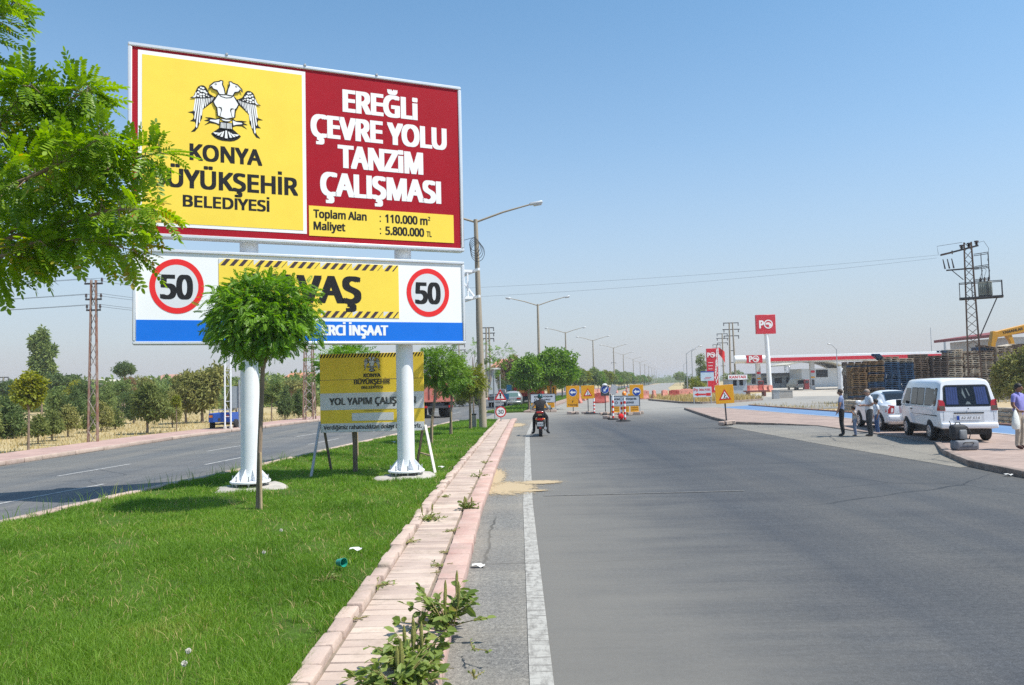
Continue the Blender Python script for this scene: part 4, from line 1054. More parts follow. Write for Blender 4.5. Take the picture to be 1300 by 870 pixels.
# ---- left orchard and background trees: (base px, base py, crown top py, crown bottom py, crown width px, material, label)
def orchard(bx, by, top, bot, w, m, lab, name='orchard_tree', shape='round', n=900, Y=None, T=TUF2, ls=None, cx=None, bark='bark', g='trees beyond the left carriageway'):
    if Y is None: p = G(bx, by, -.05)
    else: q = at(bx, by, Y); p = Vector((q.x, Y, -.05))
    s = p.y/990; cx = bx if cx is None else cx
    zt = at(cx, top, p.y).z; zb = at(cx, bot, p.y).z; r_ = w*s/2; h = (zt-zb)/2; zc = (zt+zb)/2; lx = (cx-bx)*s
    r = random.Random(int(bx*7+by))
    if shape == 'round': bl = [(lx, 0, zc, r_*.68, r_*.68, h*.7)]+[(lx+r.uniform(-.6, .6)*r_, r.uniform(-.5, .5)*r_, zc+r.uniform(-.6, .62)*h, r_*r.uniform(.35, .55), r_*.5, h*r.uniform(.35, .5)) for _ in range(7)]
    elif shape == 'pine': bl = [(lx, 0, zb+h*.55, r_*.95, r_*.95, h*.5), (lx, 0, zb+h*1.05, r_*.75, r_*.75, h*.5), (lx, 0, zb+h*1.55, r_*.45, r_*.45, h*.42)]+[(lx+r.uniform(-.7, .7)*r_, r.uniform(-.5, .5)*r_, zb+r.uniform(.3, 1.0)*h, r_*.4, r_*.4, h*.3) for _ in range(5)]
    elif shape == 'spire': bl = [(lx, 0, zb+h*(.3+.34*k), r_*(1-.13*k)*.75, r_*(1-.13*k)*.75, h*.32) for k in range(5)]+[(lx+r_*(.5 if k % 2 else -.5), 0, zb+h*(.3+.3*k), r_*.45, r_*.45, h*.28) for k in range(5)]
    return tree(name, lab, (p.x, p.y, -.05), max(.4, zb+.3*h), max(.03, min(.14, r_*.06)), bl, n, ls or max(.16, r_*.22), M[m], T, g, limbs=5, bark=bark, shell=.45)
orchard(36, 575, 462, 527, 46, 'leaf_lime', 'young yellow-green tree with a thin bare trunk at the edge of the left pavement', n=620, T=TUF, ls=.17)
orchard(48, 564, 526, 552, 28, 'leaf_pine', 'small round pine just behind the young yellow-green tree', shape='pine', n=700)
orchard(8, 557, 500, 556, 52, 'leaf_dark', 'dense dark evergreen at the left edge of the orchard', shape='pine', n=1100)
orchard(-18, 560, 494, 558, 46, 'leaf_pine', 'evergreen cut by the left edge of the picture', shape='pine', n=800)
orchard(66, 560, 520, 549, 32, 'leaf_pine', 'low pine with a thin pale trunk left of the rusty lattice pylon', shape='pine', n=700)
orchard(86, 555, 512, 546, 34, 'leaf_olive', 'pine with greyish needles close left of the rusty lattice pylon', shape='pine', n=700)
orchard(95, 553, 488, 530, 36, 'leaf_dark', 'pointed dark conifer behind the low pines', shape='pine', n=700, Y=50)
orchard(72, 550, 490, 536, 34, 'leaf_far', 'bushy green tree among the conifers right of the young yellow-green tree', n=700, Y=50)
orchard(112, 550, 520, 545, 22, 'leaf_pine', 'small pine behind the foot of the rusty lattice pylon', shape='pine', n=500)
orchard(128, 548, 507, 543, 34, 'leaf_olive', 'pine with a lit yellowish top right of the rusty lattice pylon', shape='pine', n=800)
orchard(146, 545, 516, 541, 26, 'leaf_pine', 'second pine right of the rusty lattice pylon', shape='pine', n=600)
orchard(108, 545, 480, 525, 30, 'leaf_dark', 'tall dark conifer behind the rusty lattice pylon', shape='spire', n=700, Y=60)
orchard(135, 545, 482, 520, 26, 'leaf_far', 'green conifer in front of the pale arched roof', shape='pine', n=600, Y=62)
orchard(187, 551, 484, 539, 52, 'leaf_pine', 'large spreading pine with forked trunk on the dry verge', shape='round', n=1500)
orchard(219, 543, 496, 536, 32, 'leaf_olive', 'olive green tree between the spreading pine and the two tall orchard trees', n=800)
orchard(224, 540, 500, 516, 11, 'leaf_lime', 'small bright yellow tree among the olive green ones', n=160, Y=43)
orchard(236, 538, 474, 530, 48, 'leaf_olive', 'tall dull green orchard tree left of the blue trailer', n=1300)
orchard(257, 537, 463, 528, 62, 'leaf_olive', 'tallest olive brown orchard tree above the blue trailer', n=1600)
orchard(166, 545, 473, 505, 22, 'leaf_brown', 'browning tree below the round dark crown', n=450, Y=70)
orchard(155, 545, 478, 510, 26, 'leaf_far', 'green tree left of the browning one', n=500, Y=66)
orchard(187, 540, 474, 505, 28, 'leaf_olive', 'sparse olive tree behind the spreading pine', n=450, Y=68)
orchard(170, 540, 495, 535, 34, 'leaf_dark', 'dark undergrowth tree left of the spreading pine', n=600, Y=56)
orchard(207, 540, 482, 520, 34, 'leaf_far', 'green tree behind the dry verge', n=600, Y=62)
orchard(158, 520, 456, 482, 27, 'leaf_dark', 'tall tree with a round dark crown standing above the orchard', n=900, Y=95)
orchard(53, 515, 417, 492, 33, 'leaf_far', 'tall pale green poplar rising above the left orchard', name='poplar_tree', shape='spire', n=1900, Y=90, ls=.55)
orchard(79, 520, 472, 505, 40, 'leaf_dark', 'broad dark tree right of the tall poplar', n=800, Y=85)
orchard(14, 520, 480, 510, 36, 'leaf_dark', 'dark round tree left of the tall poplar', n=800, Y=85)
orchard(94, 530, 482, 510, 30, 'leaf_lime', 'yellow tree against the pale arched roof', n=500, Y=75)
orchard(345, 535, 482, 514, 27, 'leaf_far', 'round headed green tree between the left billboard post and the old yellow board', n=800)
orchard(362, 533, 486, 530, 22, 'leaf_dark', 'dark narrow evergreen left of the rusty pylon base', shape='pine', n=700)
orchard(379, 532, 492, 530, 16, 'leaf_dark', 'second dark narrow evergreen left of the rusty pylon base', shape='pine', n=600)
orchard(396, 528, 480, 522, 22, 'leaf_pine', 'dark evergreen behind the rusty pylon beside the old yellow board', shape='pine', n=600, Y=60)
orchard(333, 525, 480, 512, 30, 'leaf_olive', 'olive tree seen behind the left billboard post', n=600, Y=70)
orchard(300, 530, 482, 520, 34, 'leaf_olive', 'olive tree between the white lattice mast and the left billboard post', n=700, Y=60)
orchard(370, 515, 483, 500, 40, 'leaf_olive', 'low olive tree behind the dark narrow evergreens', n=600, Y=90)
for i, (x_, w, m) in enumerate([(545, 30, 'leaf_dark'), (566, 34, 'leaf_dark'), (588, 32, 'leaf_pine'), (606, 30, 'leaf_dark')]):
    orchard(x_, 520, 490-i, 517, w, m, 'dark evergreen in the hedge across the left carriageway beside the lamp post', n=600, Y=72+i*3, g='hedge of evergreens across the road')
orchard(641, 518, 480, 506, 20, 'leaf_dark', 'dark green bush beside the grey house', n=500, Y=95)
orchard(653, 512, 452, 504, 34, 'leaf_brown', 'tall willow-like tree with brown and pale hanging foliage', name='willow_tree', shape='spire', n=1100, Y=100, ls=.6)
orchard(640, 512, 462, 500, 22, 'leaf_olive', 'olive tree left of the brown willow-like tree', n=600, Y=105)
orchard(668, 512, 458, 500, 24, 'leaf_lime', 'light green tree right of the brown willow-like tree', n=600, Y=98, shape='spire')
# right side
orchard(893, 503, 447, 492, 19, 'leaf_far', 'tall pointed tree behind the fuel price pylon', name='poplar_tree', shape='spire', n=900, Y=118, g='trees by the fuel station')
orchard(884, 508, 478, 503, 22, 'leaf_lime', 'yellow-green bush below the tall pointed tree', name='bush', n=500, Y=104, g='trees by the fuel station')
orchard(874, 503, 474, 500, 14, 'leaf_dark', 'dark tree at the foot of the tall pointed tree', n=400, Y=140, g='trees by the fuel station')
orchard(930, 500, 469, 492, 22, 'leaf_far', 'green tree behind the weighbridge kiosk', n=450, Y=150, g='trees by the fuel station')
orchard(948, 500, 472, 492, 14, 'leaf_far', 'smaller green tree right behind the weighbridge kiosk', n=300, Y=150, g='trees by the fuel station')
orchard(1290, 522, 438, 505, 56, 'leaf_olive', 'olive green tree in front of the pallet stacks at the right edge', n=1300, Y=44, ls=.26, g='trees by the fuel station')
for i in range(9):
    yv = 330+i*34
    orchard(0, 0, 0, 0, 1, 'leaf_far', '', n=1) if False else None
FR = median_variant((xr(300)+16, 300, 0), 'leaf_far', 'tree in the distant row along the far right road edge', 5.2, 2.4, 700, 'trees along the distant right road edge')
for i in range(12):
    yv = 318+i*26; dup(FR, (lerp(RFAR, yv)+3.5, yv, 0), i*1.3, None, None, random.uniform(.9, 1.2))
FR.location = (lerp(RFAR, 300)+3.5, 300, 0)
# distant wood on the horizon, left and centre
def woods(name, lab, pts, h, n, m):
    O = []
    for (xa, ya), (xb, yb) in zip(pts, pts[1:]):
        t = rng.uniform(0, 1, n); hh = h*(.6+.4*np.sin(t*37+xa)*np.sin(t*11+ya))
        O.append(np.stack([xa+(xb-xa)*t+rng.normal(0, 3, n), ya+(yb-ya)*t+rng.normal(0, 5, n), rng.uniform(0, 1, n)*hh], 1))
    O = np.concatenate(O); k = len(O)
    V, F = scatter(TUF, O, rdir(k), rdir(k), rng.uniform(.45, 1.0, k))
    return tag(np_mesh(name, V, F, m), lab, 'trees', kind='stuff')
woods('distant_trees', 'low dark line of far-off trees along the left horizon', [(-330, 260), (-200, 250), (-90, 255), (-40, 240)], 6.0, 9000, M['leaf_far'])
woods('far_trees', 'far-off trees behind the left orchard', [(-95, 118), (-58, 112), (-40, 108), (-22, 112)], 4.2, 6500, M['leaf_far'])
woods('horizon_trees', 'far-off hazy trees where the road meets the horizon', [(-5, 420), (60, 520), (150, 700), (260, 640)], 7, 3000, M['leaf_far'])

# ---- plants on the paved strip
def weed(px_, py_, size, n, label, spikes=0, flat_=False, z=.11):
    c = G(px_, py_, z); t = thing('weed_plant', label, 'weed', (c.x, c.y, z), 0, 'weeds on the median pavement')
    O = []; D = []; st = MB()
    for i in range(n):
        a = random.uniform(0, 6.28); L = size*random.uniform(.5, 1.1); el = random.uniform(.05, .35) if flat_ else random.uniform(.25, 1.3)
        P = []
        for k in range(6):
            u = k/5; P.append(Vector((math.cos(a)*L*u*math.cos(el), math.sin(a)*L*u*math.cos(el), L*math.sin(el)*(u-.3*u*u)+.01)))
        st.path(P, list(np.linspace(.006, .002, 6)), 4, caps=False)
        for k in range(int(10 if not flat_ else 9)):
            u = random.uniform(.2, 1); i0 = min(4, int(u*5)); p = P[i0].lerp(P[i0+1], u*5-i0)
            O.append(tuple(p)); D.append((math.cos(a)+random.gauss(0, .9), math.sin(a)+random.gauss(0, .9), random.gauss(.15, .4)))
    st.build('stems', mat('weed_stem', (.25, .20, .08), .7, .3, 20), t)
    O = np.array(O); D = np.array(D); k = len(O)
    LT = (np.array([[0, 0, 0], [.3, .3, .04], [.7, .24, .02], [1, 0, -.1], [.7, -.24, .02], [.3, -.3, .04]]), np.array([[0, 1, 2, 3], [0, 3, 4, 5]]))
    V, F = scatter(LT, O, D, np.array([0, 0, 1.])+rdir(k, .5), size*rng.uniform(.10, .24, k)*(1 if not flat_ else .8))
    np_mesh('leaves', V, F, M['leaf_weed'], t)
    for i in range(spikes):
        a = random.uniform(0, 6.28); r_ = size*random.uniform(0, .45); h0 = size*random.uniform(.3, .55); s = MB()
        x0, y0 = math.cos(a)*r_, math.sin(a)*r_
        s.path([(x0*.5, y0*.5, 0), (x0, y0, h0), (x0*1.05, y0*1.05, h0+size*.12), (x0*1.08, y0*1.08, h0+size*.28), (x0*1.1, y0*1.1, h0+size*.36)], [.004, .006, .014, .012, .003], 7)
        s.build('flower_spike', mat('amaranth_spike', (.24, .24, .06), .8, .3, 60, bump=.6), t)
    return t
weed(505, 884, .42, 34, 'bushy weed cut by the bottom edge of the picture on the paved strip', 3)
weed(528, 852, .42, 36, 'largest bushy weed with flower spikes on the paved strip at the bottom edge', 6)
weed(566, 800, .50, 24, 'tall leafy weed trailing over the road kerb, just above the largest one', 4)
weed(600, 825, .20, 3, 'sprig trailing onto the asphalt beside the big weeds', 0, True)
weed(455, 787, .09, 9, 'tiny weed tuft near the lawn kerb left of the big weeds', 0, True)
weed(478, 745, .20, 14, 'broad-leaved weed leaning over the lawn kerb', 0, True)
weed(560, 719, .16, 12, 'flat weed across the slabs in the middle of the paved strip', 0, True)
weed(518, 690, .16, 12, 'flat round weed in the slabs beside the lawn kerb', 0, True)
weed(567, 702, .10, 8, 'small weed close to the road kerb', 0, True)
weed(574, 676, .14, 10, 'small spreading weed in the slabs near the road kerb', 0, True)
weed(541, 660, .32, 26, 'pale wide mat of weed growing over the lawn kerb', 2, True)
weed(594, 648, .26, 22, 'upright weed with spikes at the road kerb beyond the pale mat', 4)
weed(561, 632, .2, 10, 'weed tuft at the lawn kerb below the right billboard post', 0, True)
weed(608, 606, .26, 14, 'weed in the slabs level with the right billboard post', 1, True)
weed(618, 588, .2, 10, 'far weed tuft in the paved strip', 0, True)
joint = 'tiny weed sprouting from the joint beside the road kerb'
for i_ in range(16):
    yv = random.uniform(5.5, 24); q_ = (xr(yv)-.31, yv); c_ = Vector((q_[0], q_[1], .11))-Vector((0, 0, CZ))
    w_ = c_.dot(FW); weed(650+990*c_.dot(RT)/w_, 435-990*c_.dot(UP)/w_, random.uniform(.05, .10), 5, joint, 0, True)
weed(602, 862, .10, 3, 'single weed spike on the asphalt at the bottom edge', 1)
weed(412, 742, .16, 14, 'broad grassy weed clump on the lawn near the green cup', 0, False, .1)
# dandelion clocks and litter in the lawn
def dandelion(px_, py_, lab):
    c = G(px_, py_, .22); t = thing('dandelion', lab, 'dandelion', (c.x, c.y, .1), 0, 'dandelion seed heads in the lawn')
    s = MB(); s.path([(0, 0, 0), (.006, .003, .06), (.0, 0, .115)], [.0025, .0022, .002], 5); s.build('stalk', M['leaf_weed'], t)
    k = 150; d = rdir(k); d /= np.linalg.norm(d, axis=1, keepdims=True)
    V, F = scatter((np.array([[0, 0, 0], [.8, .02, 0], [1, .16, 0], [1, -.16, 0]]), np.array([[0, 1, 2, 3]])), np.tile([0, 0, .118], (k, 1)), d, rdir(k), np.full(k, .021))
    np_mesh('seed_head', V, F, mat('dandelion_down', (.66, .63, .56), .9), t)
dandelion(239, 826, 'white dandelion clock lower in the lawn, right one of the bottom pair'); dandelion(234, 842, 'white dandelion clock nearest the bottom edge of the lawn')
dandelion(357, 673, 'white dandelion clock under the small globe tree'); dandelion(335, 701, 'white dandelion clock below the globe tree trunk')
# ================================================================= STREET LAMPS
def lamp_parts(t, two=True, H=10.0, arm=2.6, conc=True, r0=.18, r1=.095):
    p = MB(); p.path([(0, 0, -.1), (0, 0, H*.5), (0, 0, H)], [r0, (r0+r1)/2, r1], 14); p.build('pole', M['lamp_conc'] if conc else M['galv'], t)
    for s in ((1, -1) if two else (1,)):
        a = MB(); a.path([(s*.02, 0, H-.12), (s*arm*.5, 0, H+.30), (s*arm, 0, H+.62)], [.05, .045, .035], 8)
        ar = a.build('arm', M['lamp_conc'] if conc else M['galv'], t)
        h = MB(); rot = Matrix.Rotation(-s*R_(8), 3, 'Y')
        h.box((s*(arm+.26), 0, H+.67), (.62, .24, .11), 0, rot); h.box((s*(arm+.33), 0, H+.60), (.40, .2, .09), 1, rot)
        h.build('luminaire', [mat('lamp_housing', (.60, .61, .62), .4, .05, 5, metal=.3), mat('lamp_glass', (.55, .56, .55), .2)], ar, bevel=.03)
lampg = 'double-armed street lamps along the median'
lp0 = Vector((-1.43, 36.2, .1))
L1 = thing('street_lamp', 'tall double-armed concrete lamp right beside the billboard with a cable coil near its top', 'street lamp', lp0, 0, lampg)
L1.rotation_euler = (0, R_(-.8), 0)
lamp_parts(L1, H=9.75)
c = MB()
for k in range(5):
    r_ = .28+.03*k; pts = [(r_*.55+r_*.8*math.cos(a)+.02*k-.25, -.17-.012*k, 8.55-.1*k+r_*1.05*math.sin(a)) for a in np.linspace(0, 2*math.pi, 22)]
    c.path(pts, .013, 5, caps=False)
c.path([(0, -.17, 8.9), (-.6, -.2, 8.75), (-1.9, -.3, 8.62)], .013, 5); c.path([(.1, -.18, 8.3), (-.05, -.19, 7.6), (-.13, -.19, 5), (-.16, -.19, 1.0)], .015, 5)
c.build('cable_coil', M['wire'], L1)
L2 = thing('street_lamp', 'double-armed street lamp standing behind the bushy median tree, second along the median', 'street lamp', (2.62, 76.5, 0), 0, lampg); lamp_parts(L2, H=9.9)
lab = {1: 'double-armed street lamp third along the median, behind the yellow roadworks signs', 2: 'double-armed street lamp fourth along the median', 3: 'double-armed street lamp fifth along the median'}
for i, (X, Y) in enumerate([(8.25, 119.8), (15.0, 144.5), (23.2, 178.5), (32.0, 225), (42.4, 274), (52.3, 320), (62.3, 368), (72, 413), (82, 460), (92, 508), (102, 555)], 1):
    dup(L2, (X, Y, 0), None, lab.get(i, 'one of the far double-armed street lamps receding towards the horizon'), lampg)
S1 = thing('street_lamp', 'single-armed steel street lamp in front of the fuel canopy beside the pallet stacks', 'street lamp', (at(1064, 490, 108).x, 108, 0), R_(200)); lamp_parts(S1, False, 5.9, .9, False, .08, .05)
for i, (px_, py_, Y, H, rz, lb) in enumerate([(873, 497, 120, 6.8, .1, 'single-armed street lamp left of the tall pointed tree'), (880, 500, 112, 6.9, .15, 'single-armed street lamp just in front of the tall pointed tree'), (869, 492, 210, 7, .1, 'distant single-armed street lamp on the right edge of the far road')]):
    o = thing('street_lamp', lb, 'street lamp', (at(px_, py_, Y).x, Y, 0), rz); lamp_parts(o, False, H-.6, 1.1, False, .09, .05)

# ================================================================= PYLONS AND WIRES
def lattice(mb, H, w0, w1, n, leg=.04, br=.02, mi=0, mb2=None, d0=None, d1=None):
    b2 = mb2 or mb; d0 = d0 or w0; d1 = d1 or w1
    def cr(z):
        f = z/H; w = (w0+(w1-w0)*f)/2; d = (d0+(d1-d0)*f)/2
        return [Vector((-w, -d, z)), Vector((w, -d, z)), Vector((w, d, z)), Vector((-w, d, z))]
    for k in range(4): mb.bar(cr(0)[k], cr(H)[k], leg, leg, mi)
    zs = [H*(1-(1-i/n)**1.0) for i in range(n+1)]
    for i in range(n):
        a, b_ = cr(zs[i]), cr(zs[i+1])
        for k in range(4):
            k2 = (k+1) % 4
            if (i+k) % 2: b2.bar(a[k], b_[k2], br, br)
            else: b2.bar(a[k2], b_[k], br, br)
    return cr
def crossarm(t, z, half, y=0, n=2, m='steel_dark', ins=(-1, 1), ang=0):
    a = MB(); c_, s_ = math.cos(ang), math.sin(ang); a.bar((-half*c_, y-half*s_, z), (half*c_, y+half*s_, z), .07, .07); o = a.build('crossarm', M[m], t)
    for s in ins:
        i = MB(); i.lathe([(.02, 0), (.02, .06), (.06, .07), (.03, .11), (.06, .13), (.03, .17), (.045, .19), (.015, .22)], (s*half*.93*c_, y+s*half*.93*s_, z+.03), 8)
        i.build('insulator', M['insul'], o)
    return o
p = G(118, 566, -.05)
P1 = thing('lattice_pylon', 'slim rusty red and white lattice power pylon on the left verge', 'pylon', (p.x, p.y, -.05))
a = MB(); b_ = MB(); lattice(a, 7.0, .40, .2, 11, .045, .022, 0, b_, .10, .08); a.build('legs', mat('rust_red_paint', (.24, .09, .05), .75, .3, 3, col2=(.36, .27, .22)), P1); b_.build('bracing', mat('pale_bracing', (.38, .33, .29), .7, .2, 4), P1)
crossarm(P1, 6.85, .38); crossarm(P1, 6.18, .34); crossarm(P1, 5.72, .30)
p = G(393, 536, -.05)
P2 = thing('lattice_pylon', 'wider rusty lattice pylon showing between the globe tree and the old yellow board', 'pylon', (p.x, p.y, -.05))
a = MB(); b_ = MB(); lattice(a, 8.4, .66, .34, 15, .075, .035, 0, b_); a.build('legs', MATS['rust_red_paint'], P2); b_.build('bracing', MATS['pale_bracing'], P2)
crossarm(P2, 8.2, .9); crossarm(P2, 7.6, .8)
p = G(293, 548, -.02)
P3 = thing('lattice_mast', 'white square lattice mast with concrete feet beside the left pavement', 'mast', (p.x-.15, p.y, -.03))
a = MB()
for s in (-1, 1):
    a.tube((s*.155, 0, .1), (s*.155, 0, 6.0), .045, .045, 8)
for k in range(7): a.bar((-.155, 0, .8+k*.8), (.155, 0, .8+k*.8), .035)
for k in range(7): a.bar((-.155*(1 if k % 2 else -1), .02, .8+k*.8), (.155*(1 if k % 2 else -1), .02, 1.6+k*.8), .018)
a.build('legs', M['white_paint'], P3)
for s in (-1, 1):
    c = MB(); c.lathe([(.14, -.05), (.13, .12), (.06, .3), (.05, .31)], (s*.155, 0, 0), 10); c.build('foot', M['concrete'], P3)
# transformer pylon at the right
TP = thing('transformer_pylon', 'tall rusty lattice pylon carrying a grey transformer on a railed platform', 'pylon', (29.81, 50.39, -.02), R_(-30))
a = MB(); lattice(a, 10.6, .80, .40, 19, .095, .034, 0, None, .44, .36); a.build('mast', mat('pylon_rust', (.075, .048, .038), .8, .3, 1.2, col2=(.19, .125, .09)), TP)
z0 = 8.35-.35
a = MB()
for y in (-.4, .4): a.bar((-.6, y, 6.95), (1.75, y, 6.95), .09, .12); a.bar((-.6, y, 7.95), (1.75, y, 7.95), .045)
for x_ in (-.6, 1.75): a.bar((x_, -.4, 6.95), (x_, .4, 6.95), .09, .12); a.bar((x_, -.4, 7.95), (x_, .4, 7.95), .045)
for x_ in (-.6, .1, .95, 1.75):
    for y in (-.4, .4): a.bar((x_, y, 6.95), (x_, y, 7.95), .045)
a.box((.57, 0, 6.98), (2.3, .78, .04)); a.bar((1.45, 0, 6.9), (.42, 0, 4.5), .07); a.build('platform', M['steel_dark'], TP)
a = MB(); a.box((.83, 0, 7.5), (.78, .6, .86))
for k in range(7): a.box((.5+k*.11, -.34, 7.45), (.03, .1, .62)); a.box((.5+k*.11, .34, 7.45), (.03, .1, .62))
tr_ = a.build('transformer', mat('transformer_grey', (.27, .30, .28), .5, .1, 3), TP, bevel=.015)
for k in range(3): a = MB(); a.lathe([(.05, 0), (.05, .08), (.09, .1), (.05, .16), (.09, .18), (.05, .24), (.04, .34)], (.6+k*.23, 0, 7.93), 9); a.build('bushing', M['insul'], tr_)
a = MB(); a.bar((-1.3, 0, 8.9), (.55, 0, 8.9), .09, .09); a.bar((-.35, 0, 8.2), (-1.0, 0, 8.9), .05)
a.bar((-1.5, 0, 9.95), (.6, 0, 10.35), .1, .1); a.bar((-.9, -.6, 10.05), (-.9, .6, 10.05), .08)
for x_, z in ((.38, 9.75), (.38, 8.75)):
    pass
a.build('crossarms', M['steel_dark'], TP)
a = MB()
for z in (9.55, 9.15, 8.7, 7.98+.0):
    pass
for z in (9.75, 8.95, 8.85, 8.1):
    for y in (-.4, .4): a.bar((.3, y, z), (1.1, y, z+.06), .04)
    a.bar((1.1, -.4, z+.06), (1.1, .4, z+.06), .04)
for y in (-.4, .4): a.bar((1.1, y, 8.1), (1.1, y, 8.9), .035); a.bar((1.1, y, 9.0), (1.1, y, 9.8), .035); a.bar((.7, y, 9.0), (.7, y, 9.8), .03); a.bar((.7, y, 8.1), (.7, y, 8.9), .03)
a.build('fuse_cage', M['steel_dark'], TP)
for k in range(3):
    a = MB(); a.lathe([(.04, 0), (.1, .02), (.05, .08), (.12, .11), (.06, .17), (.15, .21), (.13, .28), (.03, .3)], (-.35+k*.42, 0, 10.2+k*.09), 9); a.build('insulator', M['insul'], TP)
for k in range(6): a = MB(); a.tube((-1.5-.02*k, -.5+.2*k, 9.9+.02*k), (-.95, -.5+.2*k, 10.0+.02*k), .06, .045, 7); a.build('insulator', M['insul'], TP)
for k in range(3): a = MB(); a.tube((-1.35+.25*k, 0, 9.0), (-1.45+.25*k, 0, 9.65), .05, .03, 7); a.build('insulator', M['insul'], TP)
a = MB(); a.path([(.4, 0, 10.5), (.9, 0, 10.6), (1.15, 0, 10.1), (1.05, 0, 9.3)], .012, 4); a.path([(-1.7, 0, 10.0), (-1.75, 0, 10.55), (-.3, 0, 10.65)], .012, 4)
for k in range(3): a.path([(.6+k*.23, 0, 8.3), (.75+k*.2, 0, 8.7), (.6+k*.15, 0, 9.0)], .012, 4)
a.build('jumper_leads', M['wire'], TP)
def wire(name, a, b_, sag, label, group, r=.012):
    a, b_ = Vector(a), Vector(b_); pts = []
    for k in range(25):
        t = k/24; q = a.lerp(b_, t); q.z -= sag*4*t*(1-t); pts.append(q)
    mb = MB(); mb.path(pts, r, 5, caps=False); return tag(mb.build(name, M['wire']), label, 'power line', group)
A = Vector((29.81-1.6*math.cos(R_(30)), 50.39+1.6*math.sin(R_(30)), 9.85)); B = Vector((P2.location.x, P2.location.y, 8.15))
wire('power_line', A+Vector((0, -.4, .05)), B+Vector((.85, 0, .25)), .35, 'upper of the two thin cables strung from the transformer pylon across the sky', 'cables from the transformer pylon', .006)
wire('power_line', A+Vector((0, .4, -.05)), B+Vector((.75, 0, -.4)), .45, 'lower of the two thin cables strung from the transformer pylon across the sky', 'cables from the transformer pylon', .006)
q = P1.location
for k, (z, hx) in enumerate(((6.98, .33), (6.32, .31), (5.86, .28))):
    for s in (-1, 1):
        wire('power_line', q+Vector((s*hx, 0, z+.1)), q+Vector((-26+s*hx, 2, z+.35)), .3, 'thin cable running from the slim rusty pylon to the left edge', 'cables left of the slim pylon', .007)
        wire('power_line', q+Vector((s*hx, 0, z+.1)), P2.location+Vector((s*.8, 0, 8.4-k*.6)), .35, 'thin cable running from the slim rusty pylon to the wider pylon', 'cables between the two left pylons', .007)
def hpole(px_, py_, top, Y, lb, w=1.0, arms=3, two=True):
    c = at(px_, py_, Y); H = at(px_, top, Y).z
    t = thing('utility_pole', lb, 'utility pole', (c.x, Y, -.05))
    for s in ((-.5, .5) if two else (0,)):
        m_ = MB(); m_.path([(s*w*.95, 0, -.1), (s*w*.55, 0, H)], [.2, .12], 10); m_.build('pole', M['lamp_conc'], t)
    m_ = MB()
    for k in range(arms): m_.bar((-w*1.3-.15*(k == 1), 0, H-.1-k*w*1.1), (w*1.3+.15*(k == 1), 0, H-.1-k*w*1.1), .16, .14)
    for k in range(3): m_.bar((-w*.5, 0, H*.25+k*H*.17), (w*.5, 0, H*.25+k*H*.17), .12, .12)
    m_.build('crossarms', M['steel_dark'], t)
    for k in range(arms):
        for s in (-1, 1): m_ = MB(); m_.lathe([(.06, -.5), (.1, -.4), (.05, -.3), (.1, -.2), (.04, -.05)], (s*(w*1.22), 0, H-.1-k*w*1.1), 7); m_.build('insulator', M['insul'], t)
    return t
hpole(931, 490, 409, 132, 'double concrete utility pole with three crossarms behind the weighbridge kiosk')
hpole(919.5, 495, 423, 160, 'slimmer utility pole left of the double concrete one', .85, 3, False)
hpole(912, 498, 437, 210, 'faint far utility pole beside the red flag', .8, 3, False)
hpole(621, 510, 415, 118, 'double utility pole standing just right of the tall concrete lamp post', .75)
hpole(584, 505, 437, 150, 'far utility pole seen under the right end of the billboard', .9, 2, False)
hpole(4, 520, 478, 120, 'far utility pole at the left edge beyond the orchard', .6, 2, False)
hpole(780, 490, 460, 330, 'tiny grey mast far along the road between the street lamps', .8, 1, False)

# ================================================================= ROADWORKS SIGNS, BOLLARDS, BARRIERS
def tri_geo(mb, cx, z0, w, y, red=0, white=1, black=2, kind='works'):
    h = w*.87
    poly(mb, [(cx-w/2, z0), (cx+w/2, z0), (cx, z0+h)], y, red)
    k = .66; cz = z0+h/3
    T = lambda s, yy, mi: poly(mb, [(cx-w/2*s, cz-h/3*s), (cx+w/2*s, cz-h/3*s), (cx, cz+h*2/3*s)], yy, mi)
    T(k, y-.002, white)
    u = w/10.; Z = z0+h*.14
    if kind == 'works':
        disc(mb, cx-.35*u, Z+3.7*u, .48*u, .48*u, y-.004, black, 12)
        poly(mb, [(cx-.2*u, Z+3.3*u), (cx+.5*u, Z+3.0*u), (cx+.1*u, Z+1.6*u), (cx+.4*u, Z), (cx-.1*u, Z), (cx-.45*u, Z+1.5*u)], y-.004, black)
        poly(mb, [(cx-.4*u, Z+1.8*u), (cx-1.4*u, Z), (cx-.9*u, Z), (cx-.1*u, Z+1.3*u)], y-.0045, black)
        poly(mb, [(cx+.3*u, Z+3.0*u), (cx+1.3*u, Z+1.7*u), (cx+1.1*u, Z+1.5*u), (cx+.1*u, Z+2.6*u)], y-.005, black)
        poly(mb, [(cx+.7*u, Z), (cx+2.5*u, Z), (cx+1.7*u, Z+1.0*u), (cx+1.3*u, Z+.9*u)], y-.0055, black)
    else:
        poly(mb, [(cx-.16*w*.35, z0+h*.30), (cx+.16*w*.35, z0+h*.30), (cx+.24*w*.35, z0+h*.64), (cx-.24*w*.35, z0+h*.64)], y-.004, black)
        disc(mb, cx, z0+h*.21, .062*w, .062*w, y-.004, black, 14)
def arrow_disc(mb, cx, cz, r, y, ang=0., blue=0, white=1):
    disc(mb, cx, cz, r, r, y, white, 32); disc(mb, cx, cz, r*.92, r*.92, y-.002, blue, 32)
    P = [(-.72, 0), (-.12, .5), (-.12, .2), (.68, .2), (.68, -.2), (-.12, -.2), (-.12, -.5)]
    c, s = math.cos(ang), math.sin(ang)
    poly(mb, [(cx+r*(p[0]*c-p[1]*s), cz+r*(p[0]*s+p[1]*c)) for p in P], y-.004, white)
